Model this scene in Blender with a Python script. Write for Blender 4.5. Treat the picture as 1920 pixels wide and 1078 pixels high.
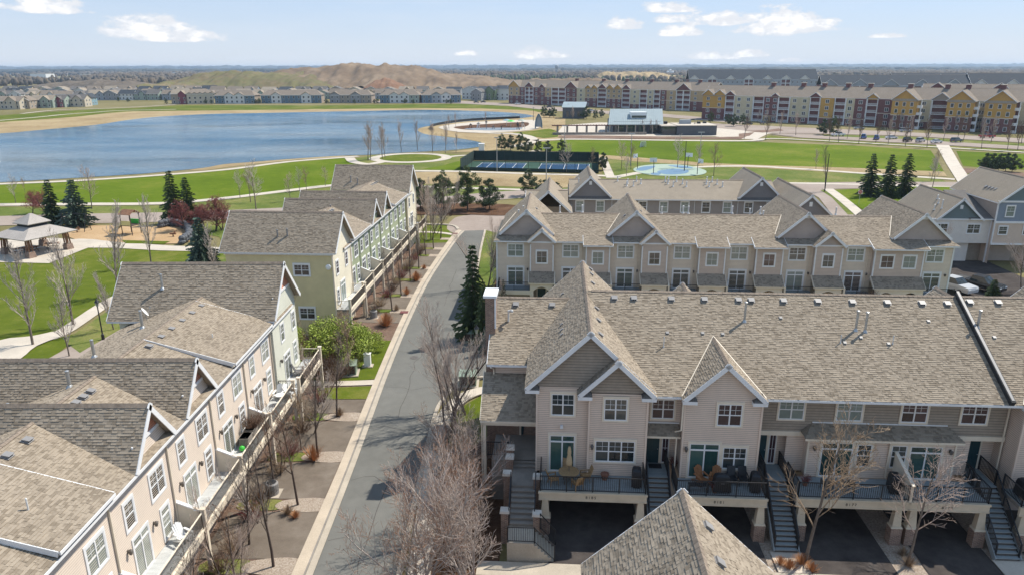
import bpy, math, random
import numpy as np
from mathutils import Vector, Matrix
R = math.radians
S = bpy.context.scene
for o in list(bpy.data.objects):
  bpy.data.objects.remove(o, do_unlink=True)
COL = S.collection

# ------------------------------------------------------------------ camera, sky, sun, exposure
CAM_H, TILT, ROLL = 27.0, 17.1, 0.15
cam_d = bpy.data.cameras.new('camera')
cam = bpy.data.objects.new('camera', cam_d)
COL.objects.link(cam)
cam_d.sensor_width = 36.0
cam_d.lens = 36.0 * 1340 / 1920
cam_d.clip_start, cam_d.clip_end = 0.5, 30000
cam.matrix_world = (Matrix.Translation((0, 0, CAM_H)) @ Matrix.Rotation(R(90 - TILT), 4, 'X')
          @ Matrix.Rotation(R(-ROLL), 4, 'Z'))
S.camera = cam

SUN = Vector((0.62, 0.41, 1.0)).normalized()
SUN_EL = math.asin(SUN.z)
sun_d = bpy.data.lights.new('sun', 'SUN')
sun_d.energy, sun_d.angle, sun_d.color = 3.2, R(0.53), (1.0, 0.94, 0.84)
sun = bpy.data.objects.new('sun', sun_d)
COL.objects.link(sun)
sun.rotation_euler = SUN.to_track_quat('Z', 'Y').to_euler()
sun.location = (60, 40, 80)

W = bpy.data.worlds.new('World')
S.world = W
W.use_nodes = True
wn, wl = W.node_tree.nodes, W.node_tree.links
wn.clear()


def wnode(t, **k):
  n = wn.new(t)
  for a, b in k.items():
    setattr(n, a, b)
  return n


def wmath(op, a, b=None):
  n = wnode('ShaderNodeMath', operation=op)
  for i, x in enumerate((a, b)):
    if x is None:
      continue
    if isinstance(x, (int, float)):
      n.inputs[i].default_value = x
    else:
      wl.new(x, n.inputs[i])
  return n.outputs[0]


sky = wnode('ShaderNodeTexSky', sky_type='NISHITA', sun_disc=False)
sky.sun_elevation = SUN_EL
sky.sun_rotation = math.atan2(SUN.x, SUN.y)
sky.altitude = 300
sky.air_density, sky.dust_density, sky.ozone_density = 1.0, 0.3, 2.5
tc = wnode('ShaderNodeTexCoord')
sep = wnode('ShaderNodeSeparateXYZ')
wl.new(tc.outputs['Generated'], sep.inputs[0])
dx, dy, dz = sep.outputs
az = wmath('ARCTAN2', dx, dy)                 # azimuth east of north, radians
el = wmath('ARCSINE', dz)


def wnoise(scale, detail, rough, sx, sz, off=0.0):
  c = wnode('ShaderNodeCombineXYZ')
  wl.new(wmath('MULTIPLY', az, sx), c.inputs[0])
  wl.new(wmath('MULTIPLY', el, sz), c.inputs[1])
  c.inputs[2].default_value = off
  n = wnode('ShaderNodeTexNoise')
  wl.new(c.outputs[0], n.inputs['Vector'])
  n.inputs['Scale'].default_value, n.inputs['Detail'].default_value, n.inputs['Roughness'].default_value = scale, detail, rough
  return n.outputs['Fac']


def wramp(x, a, b):
  n = wnode('ShaderNodeMapRange', interpolation_type='SMOOTHSTEP')
  wl.new(x, n.inputs[0])
  n.inputs[1].default_value, n.inputs[2].default_value = a, b
  return n.outputs[0]


# fair weather cumulus: flat-based puffs low over the horizon at these bearings (azimuth deg, base elevation deg, half width deg, height deg)
PUFFS = [(-25.3, 2.15, 2.9, 1.35), (-24.0, 1.9, 3.4, .7), (-31.2, 3.55, 2.3, .85), (-34.5, 3.6, 1.6, .45), (1.6, 0.75, 1.35, .75), (3.6, .75, .8, .4), (19.4, 2.5, 2.9, 1.5), (21.6, 2.5, 2.2, .7), (15.6, 3.05, 3.0, .85), (11.6, 3.95, 2.0, .65),
     (8.4, 2.8, 1.4, .7), (12.6, 2.3, 1.5, .75), (11.8, 3.2, 1.4, .5), (15.0, .6, 1.9, .42), (17.6, .75, 1.3, .42), (20.4, .35, 1.1, .25), (26.5, 1.9, 1.3, .25), (-3.4, .9, .9, .3),
     (58, 3, 4, 1.5), (75, 6, 5, 2), (-62, 5, 5, 1.7), (-85, 3, 5, 1.6), (110, 4, 6, 2), (150, 5, 6, 2), (-130, 4, 6, 2), (-165, 6, 5, 2), (48, 8, 4, 1.5), (-20, 12, 5, 2), (15, 16, 6, 2.5)]
body = None
edge = wnoise(42.0, 7.0, 0.62, 1.0, 1.9)
for a0, e0, hw, hh in PUFFS:
  da = wmath('DIVIDE', wmath('SUBTRACT', az, R(a0)), R(hw * 1.15))
  de = wmath('DIVIDE', wmath('SUBTRACT', el, R(e0)), R(hh * 1.15))
  up = wmath('MAXIMUM', de, 0.0)
  dn = wmath('MULTIPLY', wmath('MINIMUM', de, 0.0), 4.0)
  d2 = wmath('ADD', wmath('MULTIPLY', da, da), wmath('ADD', wmath('MULTIPLY', up, up), wmath('MULTIPLY', dn, dn)))
  m = wmath('SUBTRACT', 1.0, d2)
  body = m if body is None else wmath('MAXIMUM', body, m)
dens = wmath('ADD', wmath('MULTIPLY', body, 0.75), wmath('MULTIPLY', wmath('SUBTRACT', edge, 0.5), 2.3))
cov = wmath('MULTIPLY', wramp(dens, 0.0, 0.5), wramp(body, -0.55, 0.0))
cirrus = wmath('MULTIPLY', wramp(wnoise(3.0, 6.0, 0.6, 1.0, 7.0, 3.7), 0.42, 0.80), 0.42)
shade = wmath('MULTIPLY', wramp(wnoise(30.0, 5.0, 0.6, 1.0, 2.2, 8.1), 0.36, 0.62), wramp(dens, 0.2, 0.9))
ccol = wnode('ShaderNodeMix', data_type='RGBA')
wl.new(shade, ccol.inputs[0])
ccol.inputs[6].default_value = (2.95, 3.05, 3.25, 1)
ccol.inputs[7].default_value = (4.4, 4.35, 4.3, 1)
tint = wnode('ShaderNodeMix', data_type='RGBA', blend_type='MULTIPLY')
tint.inputs[0].default_value = 1.0
wl.new(sky.outputs[0], tint.inputs[6])
tint.inputs[7].default_value = (0.32, 0.40, 0.54, 1)
veil = wnode('ShaderNodeMix', data_type='RGBA')           # thin high haze over the whole sky
veil.inputs[0].default_value = 0.6
wl.new(tint.outputs[2], veil.inputs[6])
veil.inputs[7].default_value = (1.66, 2.36, 3.25, 1)
m0 = wnode('ShaderNodeMix', data_type='RGBA')
wl.new(wmath('MULTIPLY', wmath('EXPONENT', wmath('MULTIPLY', wmath('MAXIMUM', el, 0.0), -11.0)), 0.95), m0.inputs[0])
wl.new(veil.outputs[2], m0.inputs[6])
m0.inputs[7].default_value = (2.75, 2.9, 3.15, 1)
m1 = wnode('ShaderNodeMix', data_type='RGBA')
wl.new(cirrus, m1.inputs[0])
wl.new(m0.outputs[2], m1.inputs[6])
m1.inputs[7].default_value = (2.75, 3.0, 3.35, 1)
m2 = wnode('ShaderNodeMix', data_type='RGBA')
wl.new(cov, m2.inputs[0])
wl.new(m1.outputs[2], m2.inputs[6])
wl.new(ccol.outputs[2], m2.inputs[7])
bg = wnode('ShaderNodeBackground')
bg.inputs['Strength'].default_value = 0.15
wl.new(m2.outputs[2], bg.inputs[0])
wo = wnode('ShaderNodeOutputWorld')
wl.new(bg.outputs[0], wo.inputs[0])

S.render.engine = 'CYCLES'
S.view_settings.view_transform = 'Standard'
S.view_settings.look = 'None'
S.view_settings.exposure = 0.92
S.view_settings.gamma = 1.0
S.view_settings.use_curve_mapping = False
S.cycles.max_bounces = 6
S.cycles.diffuse_bounces = 3
S.cycles.glossy_bounces = 3
S.cycles.volume_bounces = 0
S.cycles.transparent_max_bounces = 6
S.cycles.use_denoising = True
S.cycles.sample_clamp_indirect = 6.0


# ------------------------------------------------------------------ materials
def new_mat(name):
  m = bpy.data.materials.new(name)
  m.use_nodes = True
  nt = m.node_tree
  b = nt.nodes['Principled BSDF']
  return m, nt, b


class NT:
  """small node-graph writer"""
  def __init__(s, m):
    s.n, s.l = m.node_tree.nodes, m.node_tree.links
    s.tc = s.n.new('ShaderNodeTexCoord')

  def link(s, a, b):
    s.l.new(a, b)

  def math(s, op, a, b=0.0, c=None):
    n = s.n.new('ShaderNodeMath')
    n.operation = op
    for i, x in enumerate((a, b, c)):
      if x is None:
        continue
      if isinstance(x, (int, float)):
        n.inputs[i].default_value = x
      else:
        s.l.new(x, n.inputs[i])
    return n.outputs[0]

  def noise(s, scale, detail=4.0, rough=0.55, stretch=None, vec=None, out='Fac'):
    n = s.n.new('ShaderNodeTexNoise')
    v = vec if vec is not None else s.tc.outputs['Object']
    if stretch:
      mp = s.n.new('ShaderNodeMapping')
      mp.inputs['Scale'].default_value = stretch
      s.l.new(v, mp.inputs['Vector'])
      v = mp.outputs[0]
    s.l.new(v, n.inputs['Vector'])
    n.inputs['Scale'].default_value, n.inputs['Detail'].default_value, n.inputs['Roughness'].default_value = scale, detail, rough
    return n.outputs[out]

  def voronoi(s, scale, feature='F1', out='Distance', stretch=None):
    n = s.n.new('ShaderNodeTexVoronoi')
    n.feature = feature
    v = s.tc.outputs['Object']
    if stretch:
      mp = s.n.new('ShaderNodeMapping')
      mp.inputs['Scale'].default_value = stretch
      s.l.new(v, mp.inputs['Vector'])
      v = mp.outputs[0]
    s.l.new(v, n.inputs['Vector'])
    n.inputs['Scale'].default_value = scale
    return n.outputs[out]

  def rng(s, x, a, b, c=0.0, d=1.0):
    n = s.n.new('ShaderNodeMapRange')
    s.l.new(x, n.inputs[0])
    for i, q in enumerate((a, b, c, d)):
      n.inputs[i + 1].default_value = q
    return n.outputs[0]

  def mix(s, f, a, b, mode='MIX'):
    n = s.n.new('ShaderNodeMix')
    n.data_type = 'RGBA'
    n.blend_type = mode
    for i, x in ((0, f), (6, a), (7, b)):
      if isinstance(x, (int, float)):
        n.inputs[i].default_value = x
      elif isinstance(x, (tuple, list)):
        n.inputs[i].default_value = (*x[:3], 1)
      else:
        s.l.new(x, n.inputs[i])
    return n.outputs[2]

  def ramp(s, x, stops):
    n = s.n.new('ShaderNodeValToRGB')
    r = n.color_ramp
    while len(r.elements) < len(stops):
      r.elements.new(0.5)
    for e, (p, c) in zip(r.elements, stops):
      e.position, e.color = p, (*c, 1)
    s.l.new(x, n.inputs[0])
    return n.outputs[0]

  def bump(s, h, strength, dist, b):
    n = s.n.new('ShaderNodeBump')
    n.inputs['Strength'].default_value, n.inputs['Distance'].default_value = strength, dist
    s.l.new(h, n.inputs['Height'])
    s.l.new(n.outputs[0], b.inputs['Normal'])

  def attr(s, name):
    n = s.n.new('ShaderNodeAttribute')
    n.attribute_name = name
    return n.outputs['Fac']

  def objz(s):
    n = s.n.new('ShaderNodeSeparateXYZ')
    s.l.new(s.tc.outputs['Object'], n.inputs[0])
    return n.outputs

  def random(s):
    return s.n.new('ShaderNodeObjectInfo').outputs['Random']


def plain(name, col, rough=0.6, var=0.16, scale=2.0, fine=0.0, metal=0.0, spec=0.4, streak=None, bump=0.0):
  m, nt, b = new_mat(name)
  g = NT(m)
  f = g.noise(scale, 5, 0.6, stretch=streak)
  lo, hi = 1 - var, 1 + var
  v = g.rng(f, 0.3, 0.7, lo, hi)
  if fine:
    v = g.math('MULTIPLY', v, g.rng(g.noise(scale * 25, 3, 0.6), 0.3, 0.7, 1 - fine, 1 + fine))
  c = g.mix(1.0, col, v, 'MULTIPLY')
  g.link(c, b.inputs['Base Color'])
  b.inputs['Roughness'].default_value = rough
  b.inputs['Metallic'].default_value = metal
  b.inputs['Specular IOR Level'].default_value = spec
  if bump:
    g.bump(g.noise(scale * 12, 4, 0.6), 0.6, bump, b)
  return m


def shingle_mat(name, dark, mid, light, courses=False):
  m, nt, b = new_mat(name)
  g = NT(m)
  if courses:                                   # far roofs: courses run level on every pitch
    z = g.objz()
    cz = g.math('FRACT', g.math('MULTIPLY', z[2], 8.0))
    t = g.noise(9.0, 2, 0.7, stretch=(1, 1, 3))
    t = g.math('ADD', g.math('MULTIPLY', g.rng(t, 0.3, 0.7), 0.8), g.math('MULTIPLY', g.rng(cz, 0.0, 0.25, 0.0, 0.2), 1.0))
  else:
    t = g.attr('tone')
  c = g.ramp(t, [(0.0, dark), (0.45, mid), (1.0, light)])
  patch = g.rng(g.noise(0.35, 5, 0.6), 0.3, 0.7, 0.93, 1.06)
  grain = g.rng(g.noise(60, 2, 0.7), 0.3, 0.7, 0.80, 1.2)
  streak = g.rng(g.noise(0.9, 4, 0.6, stretch=(1, 1, 0.25)), 0.3, 0.7, 0.94, 1.06)
  c = g.mix(1.0, c, g.math('MULTIPLY', g.math('MULTIPLY', patch, grain), streak), 'MULTIPLY')
  g.link(c, b.inputs['Base Color'])
  b.inputs['Roughness'].default_value = 0.92
  b.inputs['Specular IOR Level'].default_value = 0.2
  return m


def lap_mat(name, col, pitch=0.115, var=0.08):
  """lap siding seen from afar: level boards with a shadow joint in relief"""
  m, nt, b = new_mat(name)
  g = NT(m)
  z = g.objz()
  fr = g.math('FRACT', g.math('MULTIPLY', z[2], 1.0 / pitch))
  v = g.rng(g.noise(0.8, 4, 0.6), 0.3, 0.7, 1 - var, 1 + var)
  g.link(g.mix(1.0, col, v, 'MULTIPLY'), b.inputs['Base Color'])
  b.inputs['Roughness'].default_value = 0.6
  g.bump(g.math('SUBTRACT', 1.0, fr), 0.9, 0.015, b)
  return m


def glass_mat(name, a, b2, rough=0.04, spec=0.8):
  m, nt, b = new_mat(name)
  g = NT(m)
  f = g.math('ADD', g.math('MULTIPLY', g.random(), 0.6), g.math('MULTIPLY', g.noise(1.7, 3, 0.6), 0.5))
  g.link(g.mix(g.rng(f, 0.2, 0.8), a, b2), b.inputs['Base Color'])
  b.inputs['Roughness'].default_value = rough
  b.inputs['Specular IOR Level'].default_value = spec
  g.bump(g.noise(1.1, 1, 0.5), 0.12, 0.02, b)
  return m


def ground_mat(name, stops, s1=0.08, s2=1.2, s3=14.0, bump=0.05, rough=0.95, w=(0.5, 0.3, 0.35)):
  m, nt, b = new_mat(name)
  g = NT(m)
  f = g.math('ADD', g.math('ADD', g.math('MULTIPLY', g.rng(g.noise(s1, 5, 0.6), .25, .75), w[0]), g.math('MULTIPLY', g.rng(g.noise(s2, 5, 0.65), .25, .75), w[1])),
         g.math('MULTIPLY', g.rng(g.noise(s3, 4, 0.7), .25, .75), w[2]))
  g.link(g.ramp(g.rng(f, 0.2 * sum(w), 0.8 * sum(w)), stops), b.inputs['Base Color'])
  b.inputs['Roughness'].default_value = rough
  b.inputs['Specular IOR Level'].default_value = 0.05
  if bump:
    g.bump(g.noise(s3 * 1.5, 4, 0.7), 0.8, bump, b)
  return m


M = {}
TAB = ((0.205, 0.166, 0.122), (0.292, 0.241, 0.182), (0.325, 0.270, 0.204))
M['shingle'] = shingle_mat('shingle', *TAB)
M['shingle_far'] = shingle_mat('shingle_far', (0.19, 0.157, 0.12), (0.265, 0.222, 0.17), (0.34, 0.287, 0.22), True)
M['shingle_grey'] = shingle_mat('shingle_grey', (0.07, 0.066, 0.062), (0.13, 0.12, 0.11), (0.19, 0.175, 0.16), True)
M['shingle_blue'] = shingle_mat('shingle_blue', (0.03, 0.035, 0.042), (0.05, 0.058, 0.068), (0.08, 0.09, 0.10), True)
M['ridge'] = plain('ridge_shingle', (0.24, 0.19, 0.145), 0.95, 0.3, 4)
M['white'] = plain('white_trim', (0.74, 0.74, 0.73), 0.45, 0.06, 1.5)
M['cream'] = plain('cream_trim', (0.72, 0.63, 0.50), 0.55, 0.06, 1.5)
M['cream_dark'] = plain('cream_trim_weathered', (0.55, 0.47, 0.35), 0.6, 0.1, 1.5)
M['pink'] = plain('pink_taupe_siding', (0.70, 0.565, 0.455), 0.6, 0.06, 1.0, streak=(1, 1, 0.3))
M['taupe'] = plain('taupe_shake', (0.33, 0.275, 0.215), 0.7, 0.12, 3.0)
M['peach'] = plain('peach_siding', (0.67, 0.57, 0.47), 0.6, 0.05, 0.8, streak=(1, 1, 0.3))
M['salmon'] = plain('salmon_panel', (0.60, 0.27, 0.17), 0.6, 0.06, 1.0)
M['ivory'] = plain('ivory_siding', (0.72, 0.66, 0.53), 0.6, 0.05, 0.8)
M['pale_green'] = plain('pale_green_siding', (0.62, 0.62, 0.52), 0.6, 0.05, 0.8)
M['butter'] = lap_mat('butter_siding', (0.66, 0.56, 0.31))
M['sage'] = lap_mat('sage_siding', (0.33, 0.37, 0.235))
M['ivory_lap'] = lap_mat('ivory_lap_siding', (0.74, 0.68, 0.53))
M['sand'] = plain('sand_siding', (0.72, 0.61, 0.48), 0.6, 0.06, 0.8)
M['rosy'] = plain('rosy_taupe_siding', (0.59, 0.475, 0.385), 0.6, 0.06, 0.8)
M['rosy_shake'] = lap_mat('rosy_shake', (0.42, 0.345, 0.29), 0.2)
M['grey_lap'] = lap_mat('grey_taupe_siding', (0.31, 0.27, 0.24))
M['grey_shake'] = lap_mat('grey_shake', (0.20, 0.185, 0.18), 0.2)
M['blue_lap'] = lap_mat('slate_blue_siding', (0.22, 0.26, 0.31))
M['teal_shake'] = lap_mat('teal_shake', (0.14, 0.185, 0.19), 0.2)
M['offwhite_lap'] = lap_mat('off_white_siding', (0.68, 0.63, 0.56))
M['deck'] = plain('blue_grey_decking', (0.25, 0.28, 0.285), 0.6, 0.12, 1.2, streak=(1, 6, 1), fine=0.1)
M['deck_pale'] = plain('pale_grey_decking', (0.46, 0.47, 0.46), 0.6, 0.15, 1.2, streak=(6, 1, 1), fine=0.1)
M['black'] = plain('black_metal', (0.018, 0.019, 0.022), 0.4, 0.1, 3)
M['bronze'] = plain('bronze_metal', (0.11, 0.095, 0.08), 0.5, 0.15, 3)
M['galv'] = plain('galvanised_metal', (0.42, 0.43, 0.43), 0.4, 0.15, 3, metal=0.6)
M['vent'] = plain('roof_vent_metal', (0.24, 0.23, 0.22), 0.5, 0.12, 3)
M['vent_dark'] = plain('vent_mouth', (0.03, 0.03, 0.03), 0.8)
M['pvc'] = plain('pvc_pipe', (0.62, 0.62, 0.60), 0.5)
M['teal_door'] = plain('dark_teal_door', (0.012, 0.045, 0.055), 0.4, 0.1, 2)
M['garage_door'] = plain('garage_door', (0.42, 0.34, 0.28), 0.5, 0.06, 1)
M['conc'] = plain('concrete', (0.41, 0.355, 0.28), 0.85, 0.14, 0.6, fine=0.1)
M['conc_pale'] = plain('pale_concrete', (0.49, 0.43, 0.35), 0.85, 0.12, 0.4, fine=0.08)
M['conc_cap'] = plain('cast_stone_cap', (0.62, 0.56, 0.48), 0.8, 0.1, 2)
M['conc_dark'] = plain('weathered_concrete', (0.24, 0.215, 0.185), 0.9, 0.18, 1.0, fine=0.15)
M['gutter_pan'] = plain('concrete_gutter', (0.45, 0.375, 0.285), 0.85, 0.16, 0.5, fine=0.12)
M['timber'] = plain('brown_timber', (0.22, 0.11, 0.06), 0.75, 0.25, 3)
M['bark'] = plain('grey_bark', (0.155, 0.125, 0.10), 0.95, 0.3, 6)
M['bark_pale'] = plain('pale_bark', (0.44, 0.38, 0.335), 0.9, 0.25, 6)
M['bark_pink'] = plain('pinkish_twig_bark', (0.44, 0.34, 0.28), 0.9, 0.3, 5)
M['bark_dark'] = plain('dark_bark', (0.085, 0.062, 0.05), 0.95, 0.3, 6)
M['twig_rust'] = plain('rusty_twig_tips', (0.30, 0.165, 0.10), 0.9, 0.35, 4)
M['twig_red'] = plain('red_budding_twigs', (0.22, 0.075, 0.065), 0.9, 0.4, 4)
M['twig_tan'] = plain('tan_twigs', (0.30, 0.215, 0.14), 0.9, 0.35, 4)
M['twig_brown'] = plain('brown_twigs', (0.16, 0.095, 0.06), 0.9, 0.35, 4)
M['rust_grass'] = plain('rust_grass', (0.40, 0.19, 0.08), 0.9, 0.35, 5)
M['spring'] = plain('spring_leaf', (0.26, 0.32, 0.045), 0.7, 0.4, 1.3)
M['needle'] = plain('spruce_needle', (0.055, 0.085, 0.032), 0.8, 0.45, 1.2)
M['needle_blue'] = plain('blue_spruce_needle', (0.085, 0.13, 0.095), 0.8, 0.4, 1.2)
M['needle_olive'] = plain('pine_needle', (0.085, 0.115, 0.035), 0.8, 0.4, 1.2)
M['glass'] = glass_mat('window_glass', (0.012, 0.018, 0.02), (0.06, 0.075, 0.075))
M['glass_teal'] = glass_mat('door_glass', (0.01, 0.035, 0.034), (0.05, 0.11, 0.095))
M['glass_blind'] = glass_mat('curtained_glass', (0.12, 0.165, 0.15), (0.25, 0.30, 0.27), 0.08)
M['glass_red'] = glass_mat('brown_reflection_glass', (0.02, 0.012, 0.015), (0.07, 0.04, 0.045))  # brownish reflection put into the pane colour
M['rubber'] = plain('rubber', (0.02, 0.02, 0.02), 0.8)
M['wicker'] = plain('wicker', (0.30, 0.19, 0.09), 0.8, 0.25, 8)
M['canvas'] = plain('tan_canvas', (0.45, 0.34, 0.20), 0.85, 0.15, 4)
M['cover'] = plain('black_cover', (0.014, 0.015, 0.018), 0.55, 0.2, 3)
M['cedar'] = plain('cedar_wood', (0.30, 0.13, 0.05), 0.7, 0.25, 6)
M['white_plastic'] = plain('white_plastic', (0.78, 0.78, 0.76), 0.4, 0.04)
M['terracotta'] = plain('terracotta', (0.24, 0.11, 0.07), 0.8, 0.15)
M['red_paint'] = plain('red_paint', (0.45, 0.03, 0.02), 0.4, 0.1)
M['green_box'] = plain('green_utility_box', (0.25, 0.31, 0.24), 0.5, 0.1)
M['lime'] = plain('lime_plastic', (0.06, 0.55, 0.06), 0.4, 0.05)
M['yellow_plastic'] = plain('yellow_plastic', (0.62, 0.55, 0.22), 0.45, 0.1)
M['brick'] = None


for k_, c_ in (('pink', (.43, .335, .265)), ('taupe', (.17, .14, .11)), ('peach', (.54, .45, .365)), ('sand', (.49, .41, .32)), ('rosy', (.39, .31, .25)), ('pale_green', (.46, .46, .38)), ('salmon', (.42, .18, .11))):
  M[k_ + '_seam'] = plain(k_ + '_lap_shade_dirt', c_, .7)  # darker lap strips: shadow line and dirt put into the colour


def brick_mat(name, c1, c2, mortar, scale=1.0):
  m, nt, b = new_mat(name)
  g = NT(m)
  z = g.objz()
  cx = g.n.new('ShaderNodeCombineXYZ')
  g.link(g.math('ADD', z[0], z[1]), cx.inputs[0])
  g.link(z[2], cx.inputs[1])
  t = g.n.new('ShaderNodeTexBrick')
  g.link(cx.outputs[0], t.inputs['Vector'])
  t.inputs['Color1'].default_value, t.inputs['Color2'].default_value, t.inputs['Mortar'].default_value = (*c1, 1), (*c2, 1), (*mortar, 1)
  t.inputs['Scale'].default_value = scale
  t.inputs['Brick Width'].default_value, t.inputs['Row Height'].default_value, t.inputs['Mortar Size'].default_value = 0.22, 0.075, 0.012
  v = g.rng(g.noise(3, 4, 0.6), 0.3, 0.7, 0.8, 1.2)
  g.link(g.mix(1.0, t.outputs['Color'], v, 'MULTIPLY'), b.inputs['Base Color'])
  b.inputs['Roughness'].default_value = 0.9
  g.bump(t.outputs['Fac'], -0.5, 0.01, b)
  return m


M['brick'] = brick_mat('brown_brick', (0.15, 0.07, 0.045), (0.27, 0.15, 0.10), (0.33, 0.29, 0.24))
M['brick_red'] = brick_mat('dark_red_brick', (0.13, 0.035, 0.035), (0.18, 0.055, 0.05), (0.2, 0.12, 0.11))
M['grass'] = ground_mat('mown_grass', [(0.0, (0.058, 0.082, 0.008)), (0.5, (0.098, 0.128, 0.014)), (1.0, (0.23, 0.20, 0.06))], 0.05, 0.6, 9.0, w=(.75, .4, .3))
M['grass_bright'] = ground_mat('bright_grass', [(0.0, (0.062, 0.100, 0.005)), (0.5, (0.098, 0.145, 0.008)), (1.0, (0.19, 0.195, 0.035))], 0.03, 0.5, 9.0, w=(.75, .35, .3))
M['grass_dry'] = ground_mat('patchy_grass', [(0.0, (0.065, 0.105, 0.018)), (0.45, (0.12, 0.15, 0.035)), (0.75, (0.20, 0.19, 0.065)), (1.0, (0.31, 0.255, 0.13))], 0.09, 0.9, 9.0)
M['prairie'] = ground_mat('dormant_prairie', [(0.0, (0.20, 0.145, 0.07)), (0.4, (0.33, 0.245, 0.135)), (0.8, (0.42, 0.33, 0.19)), (1.0, (0.25, 0.225, 0.09))], 0.05, 0.5, 5.0, 0.25)
M['base'] = ground_mat('rough_ground', [(0.0, (0.11, 0.10, 0.04)), (0.5, (0.19, 0.165, 0.075)), (1.0, (0.27, 0.22, 0.13))], 0.012, 0.2, 3.0)
M['mulch'] = ground_mat('bark_mulch', [(0.0, (0.05, 0.028, 0.017)), (0.5, (0.11, 0.06, 0.036)), (1.0, (0.19, 0.115, 0.07))], 0.3, 3.0, 22.0, 0.08)
M['mulch_red'] = ground_mat('red_mulch', [(0.0, (0.12, 0.075, 0.055)), (0.5, (0.20, 0.135, 0.10)), (1.0, (0.30, 0.215, 0.165))], 0.2, 2.0, 12.0, 0.1)
M['sand_ground'] = ground_mat('play_sand', [(0.0, (0.33, 0.215, 0.115)), (0.5, (0.43, 0.29, 0.16)), (1.0, (0.50, 0.36, 0.22))], 0.2, 2.0, 12.0, 0.05)
M['gravel'] = ground_mat('river_gravel', [(0.0, (0.20, 0.15, 0.11)), (0.45, (0.40, 0.32, 0.25)), (1.0, (0.62, 0.55, 0.46))], 1.0, 9.0, 16.0, 0.12, w=(0.15, 0.45, 0.5))
M['clay'] = ground_mat('bare_clay', [(0.0, (0.115, 0.078, 0.05)), (0.5, (0.20, 0.145, 0.095)), (1.0, (0.30, 0.225, 0.15))], 0.02, 0.12, 1.0, 0.5)
M['clay_red'] = ground_mat('red_clay', [(0.0, (0.15, 0.08, 0.05)), (0.5, (0.24, 0.14, 0.085)), (1.0, (0.32, 0.21, 0.13))], 0.02, 0.12, 1.0, 0.5)
M['asphalt'] = ground_mat('street_asphalt', [(0.0, (0.128, 0.126, 0.114)), (0.5, (0.157, 0.154, 0.139)), (1.0, (0.192, 0.187, 0.168))], 0.10, 1.2, 40.0, 0.01, 0.85)
M['asphalt_tan'] = ground_mat('worn_drive_asphalt', [(0.0, (0.115, 0.092, 0.072)), (0.5, (0.165, 0.136, 0.108)), (1.0, (0.225, 0.19, 0.155))], 0.3, 1.5, 30.0, 0.015, 0.9)
M['asphalt_dark'] = ground_mat('dark_drive_asphalt', [(0.0, (0.035, 0.03, 0.028)), (0.5, (0.068, 0.058, 0.053)), (1.0, (0.11, 0.096, 0.086))], 0.3, 1.5, 30.0, 0.015, 0.9)
M['street_pale'] = ground_mat('pale_street', [(0.0, (0.25, 0.20, 0.165)), (0.5, (0.31, 0.255, 0.215)), (1.0, (0.37, 0.31, 0.265))], 0.08, 0.8, 20.0, 0.01, 0.9)
M['court_blue'] = ground_mat('court_blue', [(0.0, (0.022, 0.055, 0.11)), (1.0, (0.035, 0.08, 0.15))], 0.1, 1.0, 9.0, 0)
M['court_green'] = ground_mat('court_green', [(0.0, (0.035, 0.07, 0.052)), (1.0, (0.055, 0.10, 0.075))], 0.1, 1.0, 9.0, 0)
M['splash'] = ground_mat('splash_concrete', [(0.0, (0.16, 0.20, 0.24)), (1.0, (0.26, 0.29, 0.31))], 0.1, 1.0, 9.0, 0)
M['court_mint'] = ground_mat('court_mint', [(0.0, (0.29, 0.36, 0.29)), (1.0, (0.37, 0.44, 0.36))], 0.1, 1.0, 9.0, 0)
M['court_sky'] = ground_mat('court_sky', [(0.0, (0.13, 0.21, 0.30)), (1.0, (0.18, 0.27, 0.36))], 0.1, 1.0, 9.0, 0)


def water_mat():
  m, nt, b = new_mat('lake_water')
  g = NT(m)
  g.link(g.mix(g.rng(g.noise(0.009, 5, 0.6, stretch=(1, 1.8, 1)), 0.34, 0.62), (0.012, 0.11, 0.205), (0.19, 0.25, 0.285)), b.inputs['Base Color'])  # pale and blue sky reflections painted as base-colour patches
  b.inputs['Roughness'].default_value = 0.12
  b.inputs['IOR'].default_value = 1.33
  h = g.math('ADD', g.math('MULTIPLY', g.noise(0.55, 5, 0.7, stretch=(0.55, 1.5, 1)), 1.0), g.math('MULTIPLY', g.noise(0.09, 4, 0.6, stretch=(0.7, 1.3, 1)), 2.2))
  g.bump(h, 1.0, 1.3, b)
  g.link(g.rng(g.noise(0.013, 4, 0.65, stretch=(.5, 1.6, 1)), .35, .65, .06, .3), b.inputs['Roughness'])
  return m


M['water'] = water_mat()


# ------------------------------------------------------------------ object helpers
def link(o, parent=None):
  COL.objects.link(o)
  if parent is not None:
    o.parent = parent
  return o


def tag(o, label=None, cat=None, group=None, kind=None):
  if label:
    o['label'] = label
  if cat:
    o['category'] = cat
  if group:
    o['group'] = group
  if kind:
    o['kind'] = kind
  return o


def thing(name, label, cat, loc=(0, 0, 0), rotz=0.0, group=None, scale=1.0):
  o = bpy.data.objects.new(name, None)
  o.empty_display_size = 0.3
  o.location, o.rotation_euler = loc, (0, 0, rotz)
  if scale != 1.0:
    o.scale = (scale, scale, scale) if isinstance(scale, (int, float)) else scale
  link(o)
  return tag(o, label, cat, group)


def inst(name, me, parent=None, loc=(0, 0, 0), rotz=0.0, scale=None):
  o = bpy.data.objects.new(name, me)
  o.location, o.rotation_euler = loc, (0, 0, rotz)
  if scale is not None:
    o.scale = scale
  return link(o, parent)


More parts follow.
